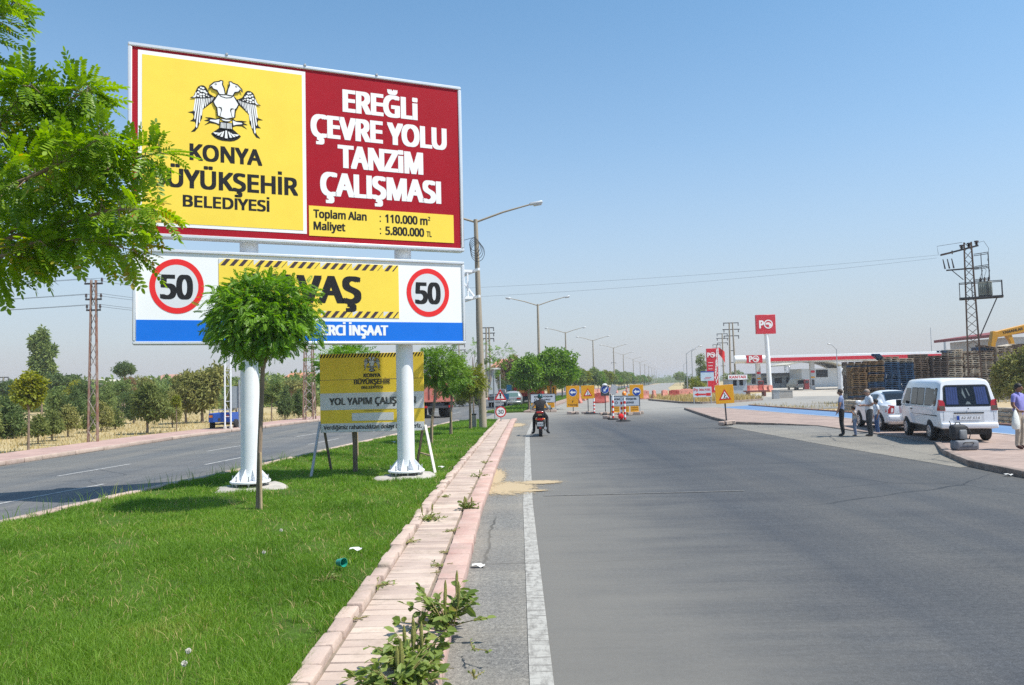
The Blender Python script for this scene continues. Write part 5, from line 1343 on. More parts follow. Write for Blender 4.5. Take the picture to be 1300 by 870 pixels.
SM = lambda: [M['sign_blue'], M['b_white'], M['sign_red'], M['b_black']]
def stones(t, seed, w=.8):
    r = random.Random(seed)
    b = MB(); b.lathe([(.28, 0), (.28, .05), (.06, .08)], (0, 0, 0), 10); b.build('base', M['rubber'], t)
    b = MB()
    for k in range(3):
        x = (-.32+.32*k)*w; b.box((x, r.uniform(-.12, .12), .1), (r.uniform(.24, .36), .25, r.uniform(.12, .2)), 0, Matrix.Rotation(r.uniform(-.5, .5), 3, 'Z'))
    b.build('ballast_blocks', M['kerb_p'], t, bevel=.02)
def works_sign(px_, py_, lab, kind, z=0.0, zlow=.95, w=.87, plate=False, seed=1, tilt=0., blocks=True, ang=0.):
    c = G(px_, py_, z); t = thing('roadworks_sign', lab, 'road sign', (c.x, c.y, z), ang); t.rotation_euler = (0, tilt, ang)
    m_ = MB(); m_.box((0, .03, (zlow+w)/2), (.05, .05, zlow+w)); m_.build('post', M['steel_dark'], t)
    m_ = MB(); slab(m_, -w/2, w/2, zlow, zlow+w, -.018, .0); pan = m_.build('panel', M['sign_yel'], t, bevel=.006)
    f = MB()
    if kind == 'arrow': arrow_disc(f, 0, zlow+w*.5, w*.31, -.022); f.build('blue_arrow_disc', SM(), pan)
    else: tri_geo(f, 0, zlow+w*.2, w*.68, -.022, 2, 1, 3); f.build('warning_triangle', SM(), pan)
    if plate:
        m_ = MB(); slab(m_, -w*.5, w*.4, zlow-.55, zlow-.005, -.015, -.002); pl_ = m_.build('lower_plate', M['sign_yel'], t)
        f = MB(); bold(f, 'YAVAŞ', -w*.4, w*.34, zlow-.46, .13, -.018, .004, .02, 0, 2); poly(f, [(-.07, zlow-.12), (.06, zlow-.12), (.06, zlow-.15), (-.03, zlow-.15), (-.03, zlow-.26), (-.07, zlow-.26)], -.018); f.build('plate_lettering', M['b_black'], pl_)
    if blocks: stones(t, seed)
    return t
works_sign(728, 526, 'yellow square sign with blue left-arrow disc and a second yellow YAVAŞ plate below', 'arrow', zlow=1.02, plate=True, seed=1)
works_sign(747, 526, 'yellow square roadworks triangle sign standing among the arrow signs in the road', 'tri', zlow=1.02, seed=2)
works_sign(809, 526, 'yellow square sign with blue left-arrow disc standing alone, rightmost in the road', 'arrow', zlow=1.0, seed=3)
works_sign(923, 540, 'yellow square roadworks triangle sign on the pink pavement at the right', 'tri', z=.12, zlow=.93, w=.80, seed=4, tilt=R_(-2.5), ang=.05)
bk = at(805, 507, 66); t = thing('roadworks_sign', 'yellow sign panel leaning low behind the lone left-arrow sign', 'road sign', (bk.x, 66, 0)); m_ = MB(); slab(m_, -.5, .3, .35, 1.05, -.02, 0); m_.build('panel', M['sign_yel'], t); m_ = MB(); m_.box((0, .03, .5), (.05, .05, 1.0)); m_.build('post', M['steel_dark'], t)
def city_board(x0, x1, zb, zt, Y, base_px, lab, seed, yellow=3):
    X0, X1 = at(x0, 0, Y).x, at(x1, 0, Y).x
    za, zc = at((x0+x1)/2, zb, Y).z, at((x0+x1)/2, zt, Y).z; W = X1-X0; H = zc-za
    t = thing('municipal_board', lab, 'sign board', (X0, Y, 0))
    m_ = MB(); slab(m_, 0, W, za, zc, 0, .02); pan = m_.build('panel', mat('board_white', (.52, .55, .60), .5, .05, 3), t)
    m_ = MB()
    for a, b_, c, d in ((-.03, W+.03, zc, zc+.03), (-.03, 0, za, zc), (W, W+.03, za, zc), (-.03, W+.03, za-.03, za)): slab(m_, a, b_, c, d, -.01, .03)
    m_.build('frame', M['steel_dark'], pan)
    m_ = MB(); bold(m_, 'KONYA BÜYÜKŞEHİR', W*.13, W*.90, za+H*.60, H*.19, -.003, .008, .03, 0, 3); bold(m_, 'BELEDİYESİ', W*.42, W*.80, za+H*.22, H*.19, -.003, .008, .03, 0, 3)
    disc(m_, W*.19, za+H*.32, H*.17, H*.15, -.003, 0, 18, .62); m_.build('lettering', M['b_black'], pan)
    for k in range(yellow):
        a = W*(k/3+.01); m_ = MB(); slab(m_, a, a+W*.29, za-.40, za-.045, -.005, .015); o = m_.build('yellow_plate', M['sign_yel'], t)
        m_ = MB()
        for q in range(2): slab(m_, a+W*.03, a+W*.26, za-.16-.13*q, za-.12-.13*q, -.008, -.006)
        m_.build('plate_marks', mat('dark_orange', (.30, .12, .01), .6), o)
    for x_ in (-.015, W+.015): m_ = MB(); m_.bar((x_, .02, 0), (x_, .02, zc), .04); m_.build('leg', M['galv'], t)
    m_ = MB(); r = random.Random(seed)
    for k in range(4): m_.box((W*.1+k*W*.27, .05, .1), (r.uniform(.3, .5), .3, r.uniform(.15, .22)), 0, Matrix.Rotation(r.uniform(-.3, .3), 3, 'Z'))
    m_.build('ballast_blocks', M['kerb_p'], t, bevel=.02)
    return t
city_board(759.5, 795, 515.5, 503.5, 48.5, None, 'white municipal board on legs in the middle of the road between the arrow signs', 5)
city_board(661, 691, 511.2, 500.8, 57.0, None, 'white municipal board at the start of the far median, beyond the scooter rider', 6, 3)
# blue diagonal arrow disc with warning lamp and a tilted pale board
c = G(769, 527); t = thing('direction_sign', 'round blue sign with diagonal left-down arrow above the white board in the road', 'road sign', (c.x, c.y, 0))
m_ = MB(); m_.box((0, .03, .95), (.05, .05, 1.9)); m_.build('post', M['steel_dark'], t); m_ = MB(); slab(m_, -.27, .27, 1.22, 1.85, .0, .02); pb = m_.build('backing', M['steel_dark'], t)
m_ = MB(); arrow_disc(m_, 0, 1.62, .25, -.004, R_(45)); m_.build('blue_arrow_disc', SM(), pb)
m_ = MB(); m_.lathe([(.02, 1.84), (.16, 1.86), (.17, 1.92), (.1, 1.99), (.02, 2.01)], (0, .03, 0), 12); m_.build('warning_lamp', mat('lamp_white', (.55, .56, .56), .3), t); stones(t, 9)
c = G(779, 526); t = thing('tilted_board', 'pale blank board tilted sideways next to the blue diagonal arrow sign', 'board', (c.x, c.y+.2, 0))
m_ = MB(); m_.bar((-.05, .03, 0), (.02, .03, 1.5), .04); m_.build('post', M['steel_dark'], t)
m_ = MB(); m_.box((.08, 0, 1.58), (.42, .02, .62), 0, Matrix.Rotation(.35, 3, 'Y')); m_.build('panel', mat('pale_board', (.50, .50, .51), .6), t)
# striped posts
def striped(px_, py_, lab, h=1.25, lamp=None, g='red and white striped warning posts'):
    c = G(px_, py_); t = thing('warning_post', lab, 'bollard', (c.x, c.y, 0), 0, g)
    m_ = MB(); m_.lathe([(.30, 0), (.30, .04), (.12, .07), (.06, .1)], (0, 0, 0), 16); m_.build('base', M['rubber'], t)
    for i in range(6): pass
    m_ = MB(); n = 9
    for i in range(n): m_.tube((0, 0, .07+i*(h-.07)/n), (0, 0, .07+(i+1)*(h-.07)/n), .055, .055, 12, i % 2 if i < n-1 else 1, caps=True)
    m_.build('post', [mat('stripe_red', (.70, .03, .025), .4), M['b_white']], t)
    if lamp:
        m_ = MB(); m_.lathe([(.03, h), (.11, h+.02), (.12, h+.14), (.06, h+.22), (.01, h+.23)], (0, 0, 0), 14); m_.build('warning_lamp', M[lamp], t)
    return t
striped(754.5, 526, 'striped warning post beside the yellow roadworks triangle sign', 1.05)
striped(778.5, 533, 'striped warning post standing next to the dark thin pole', 1.35)
striped(789.5, 535, 'striped warning post without a lamp, left one of the close pair', 1.3)
striped(793.5, 535, 'striped warning post topped with an orange lamp', 1.35, 'amber')
c = G(776, 532); t = thing('dark_pole', 'dark thin pole standing in stones beside a striped warning post', 'pole', (c.x, c.y+.1, 0)); m_ = MB(); m_.box((0, 0, .7), (.07, .05, 1.4)); m_.build('pole', M['steel_dark'], t); stones(t, 12, .9)
c = G(788.5, 536); t = thing('red_lamp', 'red round warning lamp on the ground before the striped posts', 'warning lamp', (c.x, c.y, .04)); m_ = MB(); m_.lathe([(.05, 0), (.06, .1), (.02, .12)], (0, 0, 0), 12); m_.build('foot', M['black_plastic'], t)
m_ = MB(); m_.lathe([(.02, -.06), (.14, -.05), (.15, .03), (.1, .06), (.02, .07)], (0, 0, 0), 18); m_.xf(Matrix.Translation((0, 0, .25)) @ Matrix.Rotation(R_(90), 4, 'X')); m_.build('lens', mat('bright_red_lens', (.80, .02, .02), .25), t)
# median signs
c = G(636, 535, .11); t = thing('traffic_sign', 'red bordered exclamation triangle above a 30 speed disc at the tip of the lawn', 'road sign', (c.x, c.y, .1)); s = c.y/990
m_ = MB(); m_.tube((0, .04, 0), (0, .04, 2.55), .03, .03, 10); m_.build('post', M['galv'], t)
zt = at(634, 508, c.y).z-.1; zd = at(634, 523, c.y).z-.1
m_ = MB(); w = 16*s; m_.prism([(-w/2-.0, zt), (w/2, zt), (0, zt+w*.87)], 0, .012); pn = m_.build('triangle_panel', M['sign_grey'], t); m_ = MB(); tri_geo(m_, 0, zt+.005, w*.985, -.003, 0, 1, 2, 'excl'); m_.build('triangle_face', [M['sign_red'], M['b_white'], M['b_black']], pn)
m_ = MB(); r_ = 7*s; m_.lathe([(r_, 0), (r_, .012)], (0, 0, 0), 32); m_.xf(Matrix.Translation((0, .012, zd)) @ Matrix.Rotation(R_(90), 4, 'X')); pn = m_.build('speed_disc', M['sign_grey'], t)
m_ = MB(); disc(m_, 0, zd, r_, r_, -.002, 0, 36); disc(m_, 0, zd, r_*.78, r_*.78, -.004, 1, 36); bold(m_, '30', -r_*.52, r_*.52, zd-r_*.36, r_*.72, -.006, .008, .01, 2, 3); m_.build('speed_face', [M['sign_red'], M['b_white'], M['b_black']], pn)
c = Vector((-1.15, 46.2, .05)); t = thing('sign_back', 'grey back of a large triangular traffic sign beside the lamp post', 'road sign', c, R_(62))
m_ = MB(); m_.tube((0, -.04, 0), (0, -.04, 2.9), .035, .035, 10); m_.build('post', M['galv'], t)
m_ = MB(); m_.prism([(-.62, 1.5), (.62, 1.5), (.05, 2.6), (-.05, 2.6)], 0, .015); m_.build('panel', M['sign_grey'], t)
c = G(609, 543, .11); t = thing('concrete_box', 'small grey concrete cabinet at the foot of the tall lamp post', 'cabinet', (c.x-.25, c.y-.1, .1)); m_ = MB(); m_.box((0, 0, .31), (.2, .25, .62)); m_.build('body', M['concrete'], t, bevel=.012); m_ = MB(); m_.box((0, 0, .645), (.24, .29, .05)); m_.build('lid', M['steel_dark'], t, bevel=.01)
c = at(701, 512, 64); t = thing('lane_sign', 'yellow sign with two black lane arrows above a small blue sign on the far median', 'road sign', (c.x, 64, .1)); s = 64/990
m_ = MB(); m_.box((0, .03, .85), (.05, .05, 1.7)); m_.build('post', M['galv'], t); z_ = at(701, 501.5, 64).z-.1; m_ = MB(); slab(m_, -.38, .38, z_, z_+.76, 0, .02); pn = m_.build('panel', M['sign_yel'], t)
m_ = MB(); slab(m_, -.17, -.11, z_+.12, z_+.64, -.004, -.001); slab(m_, .11, .17, z_+.12, z_+.50, -.004, -.001); poly(m_, [(.05, z_+.48), (.23, z_+.48), (.14, z_+.66)], -.003); m_.build('lane_marks', M['b_black'], pn)
m_ = MB(); slab(m_, -.26, .26, z_-.42, z_-.06, 0, .02); pn = m_.build('blue_panel', M['sign_blue'], t); m_ = MB(); poly(m_, [(-.2, z_-.42), (0, z_-.12), (.2, z_-.42)], -.003); m_.build('white_mark', M['b_white'], pn)
c = at(640, 512, 70); t = thing('direction_signs', 'pair of light blue direction signs on a post behind the exclamation triangle', 'road sign', (c.x+.2, 70, 0)); m_ = MB(); m_.tube((0, .04, 0), (0, .04, 1.9), .03, .03, 8); m_.build('post', M['galv'], t)
for a, zz in ((.28, 1.55), (.02, .75)): m_ = MB(); slab(m_, a-.22, a+.22, zz, zz+.5, 0, .02); m_.build('panel', mat('light_blue_sign', (.05, .30, .55), .4), t)
c = at(299, 548, 41.5); t = thing('sign_back', 'grey sign back on a post behind the left billboard post', 'road sign', (c.x+.1, 41.5, 0), .3); m_ = MB(); m_.tube((.1, -.04, 0), (.1, -.04, 2.7), .04, .04, 8); m_.build('post', M['galv'], t); m_ = MB(); slab(m_, -.36, .3, 1.2, 2.35, 0, .02); m_.build('panel', M['sign_grey'], t)
# water filled barriers
def barrier_proto(col):
    m_ = MB(); n = 5
    P = [(-.27, 0), (.27, 0), (.27, .16), (.19, .30), (.10, .62), (.10, .98), (-.10, .98), (-.10, .62), (-.19, .30), (-.27, .16)]
    m_.prism(P, -.56, .56, 0, 'x')
    for x_ in (-.3, .3): m_.box((x_, 0, .1), (.3, .56, .1)); m_.box((x_, 0, .82), (.08, .24, .2))
    m_.box((0, 0, 1.01), (.7, .12, .06))
    return m_
def barrier(loc, rz, lab, g, m):
    global _bar
    mb = barrier_proto(0); o = mb.build('road_barrier', m, None, bevel=.015); o.location = loc; o.rotation_euler = (0, 0, rz); return tag(o, lab, 'barrier', g)
M['bar1'] = mat('barrier_red', (.52, .16, .115), .6, .15, 2.5, col2=(.60, .31, .25)); M['bar2'] = mat('barrier_dark_red', (.36, .06, .045), .55, .15, 2.5)
BP = barrier((-1, -1, 0), 0, 'x', 'g', M['bar1']); BP2 = barrier((-1, -1, 0), 0, 'x', 'g', M['bar2'])
def bar(src, loc, rz, lab, g):
    o = src.copy(); COL.objects.link(o); o.location = loc; o.rotation_euler = (0, 0, rz); o['label'] = lab; o['group'] = g; return o
g1 = 'red plastic barriers across the far road'
for (x_, y_, lb, s_, rz) in ((830.5, 507, 'faded red plastic barrier left of the isolated pair closing the far road', BP, 1.15), (844, 507, 'faded red plastic barrier right of the isolated pair closing the far road', BP, .85), (818, 507, 'red plastic barrier peeping out behind the lone left-arrow sign', BP, .2),
                  (856, 507, 'dark red plastic barrier at the left end of the cluster by the kerbed corner', BP2, .1), (862, 506.3, 'faded red barrier second from left in the cluster by the kerbed corner', BP, .2), (868, 505.5, 'faded red barrier in the middle of the cluster by the kerbed corner', BP, .3), (874.5, 505, 'faded red barrier at the right end of the cluster by the kerbed corner', BP, .4)):
    bar(s_, G(x_, y_), rz, lb, g1)
bar(BP2, Vector((*G(870.5, 505).xy, 1.05))+Vector((.1, 1.1, -1.05)), .2, 'dark red barrier standing behind the cluster by the kerbed corner', g1)
g2 = 'row of red plastic barriers along the far median'
for i in range(20):
    yv = 76+i*3.6; x_ = xr(yv)+1.4+.25*math.sin(i*1.7); d = math.atan2(xr(yv+1)-xr(yv), 1)
    bar(BP2 if i % 7 == 3 else BP, (x_, yv, 0), math.pi/2-d+random.uniform(-.2, .2), 'dark red barrier in the row along the far median' if i % 7 == 3 else 'faded red barrier in the long row along the far median behind the arrow signs', g2)
for i in range(12):
    yv = 148+i*6; bar(BP, (xr(yv)+3.2+.3*math.sin(i), yv, 0), math.pi/2-.2, 'tiny red barrier in the farthest row on the right carriageway', 'farthest barriers on the right carriageway')
for i, x_ in enumerate((947, 953, 959, 966, 972, 978)):
    q = at(x_, 497, 118+i*.3); bar(BP if i % 3 else BP2, (q.x, q.y, -.01), .15*i, 'dark red barrier in the row beside the weighbridge kiosk' if i % 3 == 0 else 'faded red barrier in the row beside the weighbridge kiosk', 'barriers beside the weighbridge kiosk')
BP.location = (*G(766, 511).xy, 0); BP.rotation_euler = (0, 0, .2); BP['label'] = 'faded red barrier just left of the blue diagonal arrow sign'; BP['group'] = g1
BP2.location = (*G(762, 512).xy, 0); BP2.rotation_euler = (0, 0, .1); BP2['label'] = 'dark red barrier between the roadworks triangle and the blue arrow sign'; BP2['group'] = g1
# ================================================================= FUEL STATION
def po_mark(mb, cx, cz, h, y, mi=0, red=1):
    w = h*.62; x0 = cx-h*.82; z0 = cz-h/2
    poly(mb, [(x0, z0), (x0+w*.34, z0), (x0+w*.34, z0+h), (x0, z0+h)], y, mi)
    # bowl of the P
    pts = [(x0+w*.34+.0, z0+h)]+[(x0+w*.5+w*.5*math.sin(a), z0+h*.68+h*.32*math.cos(a)) for a in np.linspace(0, math.pi, 12)]+[(x0+w*.34, z0+h*.36)]
    poly(mb, pts, y, mi); poly(mb, [(x0+w*.34, z0+h*.58), (x0+w*.55, z0+h*.58), (x0+w*.62, z0+h*.68), (x0+w*.55, z0+h*.78), (x0+w*.34, z0+h*.78)], y-.004, red)
    ox = cx+h*.33; r = h*.56
    disc(mb, ox, cz, r, r, y-.008, mi, 32); disc(mb, ox, cz, r*.74, r*.74, y-.012, red, 32)
    poly(mb, [(ox-r*.72, cz+r*.05), (ox-r*.35, cz+r*.38), (ox+r*.15, cz+r*.42), (ox+r*.62, cz+r*.1), (ox+r*.72, cz-r*.25), (ox+r*.3, cz-r*.66), (ox+r*.1, cz-r*.5), (ox+r*.2, cz-r*.15), (ox-r*.15, cz-r*.05), (ox-r*.4, cz-r*.12)], y-.016, mi)
ps = thing('station_sign', 'tall white pole carrying a square red fuel station sign', 'pole sign', (40.3, 122.06, 0))
m_ = MB(); m_.tube((-.2, 0, 0), (-.45, 0, 9.4), .38, .32, 18); m_.build('pole', M['white_paint'], ps)
zc = at(971, 412, 122.06).z; xc = at(971.5, 412, 122.06).x-40.3
m_ = MB(); slab(m_, xc-1.52, xc+1.52, zc-1.5, zc+1.5, -.35, .25); sp = m_.build('sign_box', M['po_red'], ps, bevel=.04); m_ = MB(); po_mark(m_, xc-.05, zc, 1.25, -.37); m_.build('logo', [M['b_white'], M['po_red']], sp)
cn = thing('fuel_canopy', 'long flat fuel station canopy with red and white fascia', 'canopy', (36, 124, 0))
ZC = 4.55
m_ = MB(); slab(m_, 4.8, 33.5, ZC+.12, ZC+1.1, .0, 13); m_.build('roof', M['white_paint'], cn, bevel=.03)
m_ = MB(); slab(m_, 4.8, 33.52, ZC+.16, ZC+.72, -.04, -.003); m_.build('red_fascia', M['po_red'], cn)
m_ = MB(); m_.tube((-.6, .5, ZC+.6), (1.2, .5, ZC+.6), .62, .62, 20); m_.tube((3.7, .5, ZC+.6), (5.0, .5, ZC+.6), .6, .6, 20); m_.build('end_drum', M['white_paint'], cn)
m_ = MB(); slab(m_, 1.2, 3.7, ZC, ZC+1.22, -.1, 1.0); f_ = m_.build('logo_box', M['po_red'], cn); m_ = MB(); po_mark(m_, 2.35, ZC+.62, .95, -.13); m_.build('logo', [M['b_white'], M['po_red']], f_)
for x_ in (3.6, 12.3, 21, 30):
    m_ = MB(); m_.box((x_, 2, ZC/2), (.7, .5, ZC)); o = m_.build('column', mat('column_grey', (.52, .53, .53), .5, .05, 2), cn, bevel=.02)
    for z_, d_, mm_ in ((2.95, (.6, .06, .35), 'po_red'), (2.05, (.6, .06, .22), 'sign_yel'), (1.2, (.36, .06, .9), 'steel_dark')): m_ = MB(); m_.box((x_, 1.72, z_), d_); m_.build('column_sign', M[mm_], o)
for i, x_ in enumerate((40.0, 47.3, 56.0)):
    t = thing('fuel_pump', ['red topped fuel pump below the large red logo of the canopy', 'dark red fuel pump at the second canopy column', 'dark red fuel pump behind the pallet stacks'][i], 'fuel pump', (x_-.5, 124.6, 0), 0, 'fuel pumps under the canopy')
    m_ = MB(); m_.box((0, 0, .9), (.75, .5, 1.6)); m_.build('body', mat('pump_dark_red', (.25, .03, .03), .5), t, bevel=.04); m_ = MB(); m_.box((0, 0, .08), (1.4, 1.1, .16)); m_.build('plinth', M['concrete'], t); m_ = MB(); m_.box((0, -.27, 1.35), (.5, .03, .4)); m_.build('display', M['steel_dark'], t)
# price pylon with diagonal white flecks
c = at(905.5, 503, 104); pp = thing('price_pylon', 'tall red fuel price pylon with white lettering and white flecked edge', 'sign', (c.x, 104, .0))
m_ = MB(); slab(m_, -.72, .72, .9, 6.2, -.15, .15); m_.box((0, 0, .45), (1.0, .3, .9)); b0 = m_.build('body', M['po_red'], pp, bevel=.03)
m_ = MB(); po_mark(m_, -.12, 5.35, .62, -.17)
for k in range(5): slab(m_, -.55, .1-.05*k, 4.3-.42*k, 4.36-.42*k, -.172, -.168, 0)
m_.build('white_lettering', [M['b_white'], M['po_red']], b0)
m_ = MB(); r = random.Random(3)
for k in range(56):
    z_ = r.uniform(.6, 5.9); xa = .62-(.55*(5.9-z_)/5.3)*r.random(); d = .13
    poly(m_, [(xa-d*.4, z_), (xa+d*.1, z_-.05), (xa+d*.6, z_+.22), (xa+d*.1, z_+.26)], -.176-.0005*k, 0)
m_.build('white_flecks', M['b_white'], b0)
c = at(914, 505, 100); t = thing('flag_pole', 'white pole flying a red flag beside the red price pylon', 'flag', (c.x, 100, 0))
m_ = MB(); m_.tube((0, 0, 0), (0, 0, 6.3), .06, .045, 8); m_.build('pole', M['white_paint'], t)
V = []; F = []
for i in range(9):
    for j in range(5): V.append((.05+i*.1, .1*math.sin(i*.9+j*.3), 6.2-j*.2-i*.075-.02*j*i))
for i in range(8):
    for j in range(4): F.append((i*5+j, i*5+j+1, i*5+j+6, i*5+j+5))
m_ = MB(); m_.add(V, F, 0, True); m_.build('flag', mat('flag_red', (.62, .02, .02), .7), t)
c = at(899, 505, 92); t = thing('advert_panel', 'pale blue and white advertising panel in front of the red price pylon', 'sign', (c.x, 92, 0)); za = at(899, 483.5, 92).z; zb = at(899, 471.5, 92).z
m_ = MB(); m_.tube((0, .06, 0), (0, .06, za+.2), .06, .06, 8); m_.build('post', M['galv'], t); m_ = MB(); slab(m_, -.78, .78, za, zb, 0, .06); pn = m_.build('panel', mat('advert_blue', (.42, .60, .76), .45, .1, 2, col2=(.62, .70, .78)), t)
m_ = MB(); slab(m_, -.78, .78, zb-.12, zb, -.006, -.002, 0); slab(m_, -.4, .3, za+.2, za+.26, -.006, -.002, 1); slab(m_, -.25, .45, za+.36, za+.42, -.006, -.002, 1); m_.build('panel_bands', [M['sign_blue'], M['sign_red']], pn)
c = G(880.5, 513, .1); t = thing('petrol_direction_sign', 'white and red arrow sign to the petrol station on the kerbed corner', 'sign', (c.x, c.y, .08)); s = c.y/990
za = at(890, 504, c.y).z-.1; W = 23.5*s
m_ = MB(); m_.tube((.06, .05, 0), (.06, .05, za+.85), .04, .04, 8); m_.tube((W-.06, .05, 0), (W-.06, .05, za+.85), .04, .04, 8); m_.build('post', M['galv'], t); m_ = MB(); slab(m_, 0, W, za, za+.84, 0, .03); pn = m_.build('panel', mat('sign_pale', (.60, .62, .66), .5), t)
m_ = MB(); bold(m_, 'Po', .05, .40, za+.48, .26, -.004, .012, .03, 0, 3); bold(m_, 'ÜNSAL PETROL', .50, W-.08, za+.52, .17, -.004, .006, .03, 0, 3)
poly(m_, [(.08, za+.22), (.42, za+.37), (.42, za+.29), (W-.5, za+.29), (W-.5, za+.15), (.42, za+.15), (.42, za+.07)], -.004); slab(m_, W-.48, W-.08, za+.1, za+.33, -.006, -.002); m_.build('red_marks', M['sign_red'], pn)
# kiosk
c = at(934, 504.5, 95); kk = thing('weighbridge_kiosk', 'small grey kiosk with a KANTAR sign on its roof', 'kiosk', (c.x, 95, 0)); zr = at(934, 482.5, 95).z
m_ = MB(); m_.box((0, 0, zr/2+.05), (2.2, 2.2, zr-.1)); wl_ = m_.build('walls', mat('kiosk_grey', (.36, .40, .44), .6, .08, 2), kk, bevel=.02)
m_ = MB(); m_.box((0, -.05, zr+.04), (2.5, 2.6, .1)); m_.build('roof', M['galv'], kk, bevel=.02)
for a in (-.35, .42): m_ = MB(); slab(m_, a-.22, a+.22, 1.25, 2.0, -1.115, -1.103); o = m_.build('window', M['glass_dark'], kk); m_ = MB(); slab(m_, a-.27, a+.27, 1.2, 1.25, -1.14, -1.103); slab(m_, a-.27, a+.27, 2.0, 2.05, -1.14, -1.103); m_.build('frame', M['white_paint'], o)
m_ = MB(); slab(m_, -1.15, 1.15, zr+.1, zr+.62, -1.2, -1.12); sg = m_.build('roof_sign', M['b_white'], kk); m_ = MB(); bold(m_, 'KANTAR', -1.0, 1.0, zr+.18, .32, -1.205, .02, .03, 0, 3); m_.build('lettering', M['sign_red'], sg)
t = thing('steel_crate', 'low dark red steel frame beside the weighbridge kiosk', 'steel frame', (at(960, 505, 90).x, 90, 0)); m_ = MB()
for k in range(3): m_.box((0, -.4+.4*k, .62), (2.6, .16, .16))
m_.box((-.9, 0, .3), (.2, 1.0, .55)); m_.box((.9, 0, .3), (.2, 1.0, .55)); m_.build('beams', mat('oxide_red', (.16, .05, .04), .7, .2, 3), t)
t = thing('utility_box', 'square grey cabinet standing in front of the fuel station', 'cabinet', (at(985, 509, 78).x, 78, -.01)); m_ = MB(); m_.box((0, 0, .42), (.62, .5, .84)); m_.build('body', M['galv'], t, bevel=.02); m_ = MB(); m_.box((0, 0, .87), (.7, .58, .06)); m_.build('lid', M['sign_grey'], t, bevel=.01)
t = thing('concrete_wall', 'low pale concrete wall right of the grey cabinet', 'low wall', (at(997, 509, 80).x, 80, -.01)); m_ = MB(); m_.box((0, 0, .38), (1.5, .25, .76)); m_.box((0, 0, .79), (1.6, .32, .06)); m_.build('wall', M['concrete'], t, bevel=.02)
# arched building
c = at(1012, 495, 160); ab = thing('arched_building', 'white station building under a thin curved roof', 'building', (c.x, 160, 0))
m_ = MB(); m_.box((5.5, 4, 1.9), (8.5, 7, 3.8)); m_.build('wall', mat('station_white', (.62, .62, .61), .6, .05, 1), ab)
P = [(-2.5+13*t_, 4.25+1.2*math.sin(math.pi*min(1, .12+t_*.86))-1.5*max(0, t_-.72)**1.5*4) for t_ in np.linspace(0, 1, 15)]
m_ = MB(); m_.prism(P+[(a, b-.22) for a, b in reversed(P)], -1.5, 8.5); m_.build('roof', mat('roof_beige', (.52, .48, .38), .6, .05, 1), ab)
m_ = MB(); slab(m_, 4.2, 6.6, 2.0, 3.5, .44, .49); m_.build('window', M['glass_dark'], ab); m_ = MB(); slab(m_, 3.0, 3.5, 2.0, 3.4, .44, .49); m_.build('window', M['glass_dark'], ab)
c = at(988, 497, 170); lb_ = thing('low_building', 'long low grey building with a dark flat roof behind the forecourt', 'building', (c.x-6, 170, 0)); m_ = MB(); m_.box((6, 4, 1.3), (14, 8, 2.6)); m_.build('wall', mat('pale_grey_wall', (.45, .46, .46), .7, .06, .8), lb_); m_ = MB(); m_.box((6, 3.6, 2.85), (15.4, 9, .55)); m_.build('roof', M['steel_dark'], lb_)
for k in range(5): m_ = MB(); slab(m_, .3+k*2.5, 1.9+k*2.5, .9, 2.1, -.03, .02); m_.build('window', M['glass_dark'], lb_)
c = at(1072, 490, 113); t = thing('white_cabin', 'tall white tank cabin between the canopy and the pallet stacks', 'cabin', (c.x, 113, 0)); m_ = MB(); m_.box((0, 0, 1.75), (1.4, 1.2, 3.5)); m_.build('body', M['white_paint'], t, bevel=.05); m_ = MB()
for k in range(4): slab(m_, -.5, .5, .7+k*.6, .76+k*.6, -.62, -.6)
m_.build('ribs', M['galv'], t)
c = at(1000, 478, 190); t = thing('water_tower', 'small lattice tower with a railed top behind the canopy', 'tower', (c.x, 190, 0)); m_ = MB(); lattice(m_, 6.4, 1.2, .9, 6, .12, .07); m_.build('legs', M['galv'], t); m_ = MB(); m_.box((0, 0, 6.5), (2, 2, .15)); m_.lathe([(.55, 6.6), (.6, 7.4), (.2, 7.6)], (0, 0, 0), 10); m_.build('tank', M['galv'], t)
for i, (x_, tp, bt, Y, lb) in enumerate([(1183, 416, 450, 140, 'thin antenna above the right half of the canopy'), (1200, 433, 447, 135, 'short grey chimney pipe above the right half of the canopy'), (1213, 434, 455, 130, 'small lamp on a pole behind the tall stack of pallets')]):
    q = at(x_, bt, Y); t = thing('mast_pole', lb, 'pole', (q.x, Y, 0)); m_ = MB(); m_.tube((0, 0, 0), (0, 0, at(x_, tp, Y).z), .07 if i != 1 else .2, .05 if i != 1 else .2, 8); m_.build('pole', M['galv'], t)

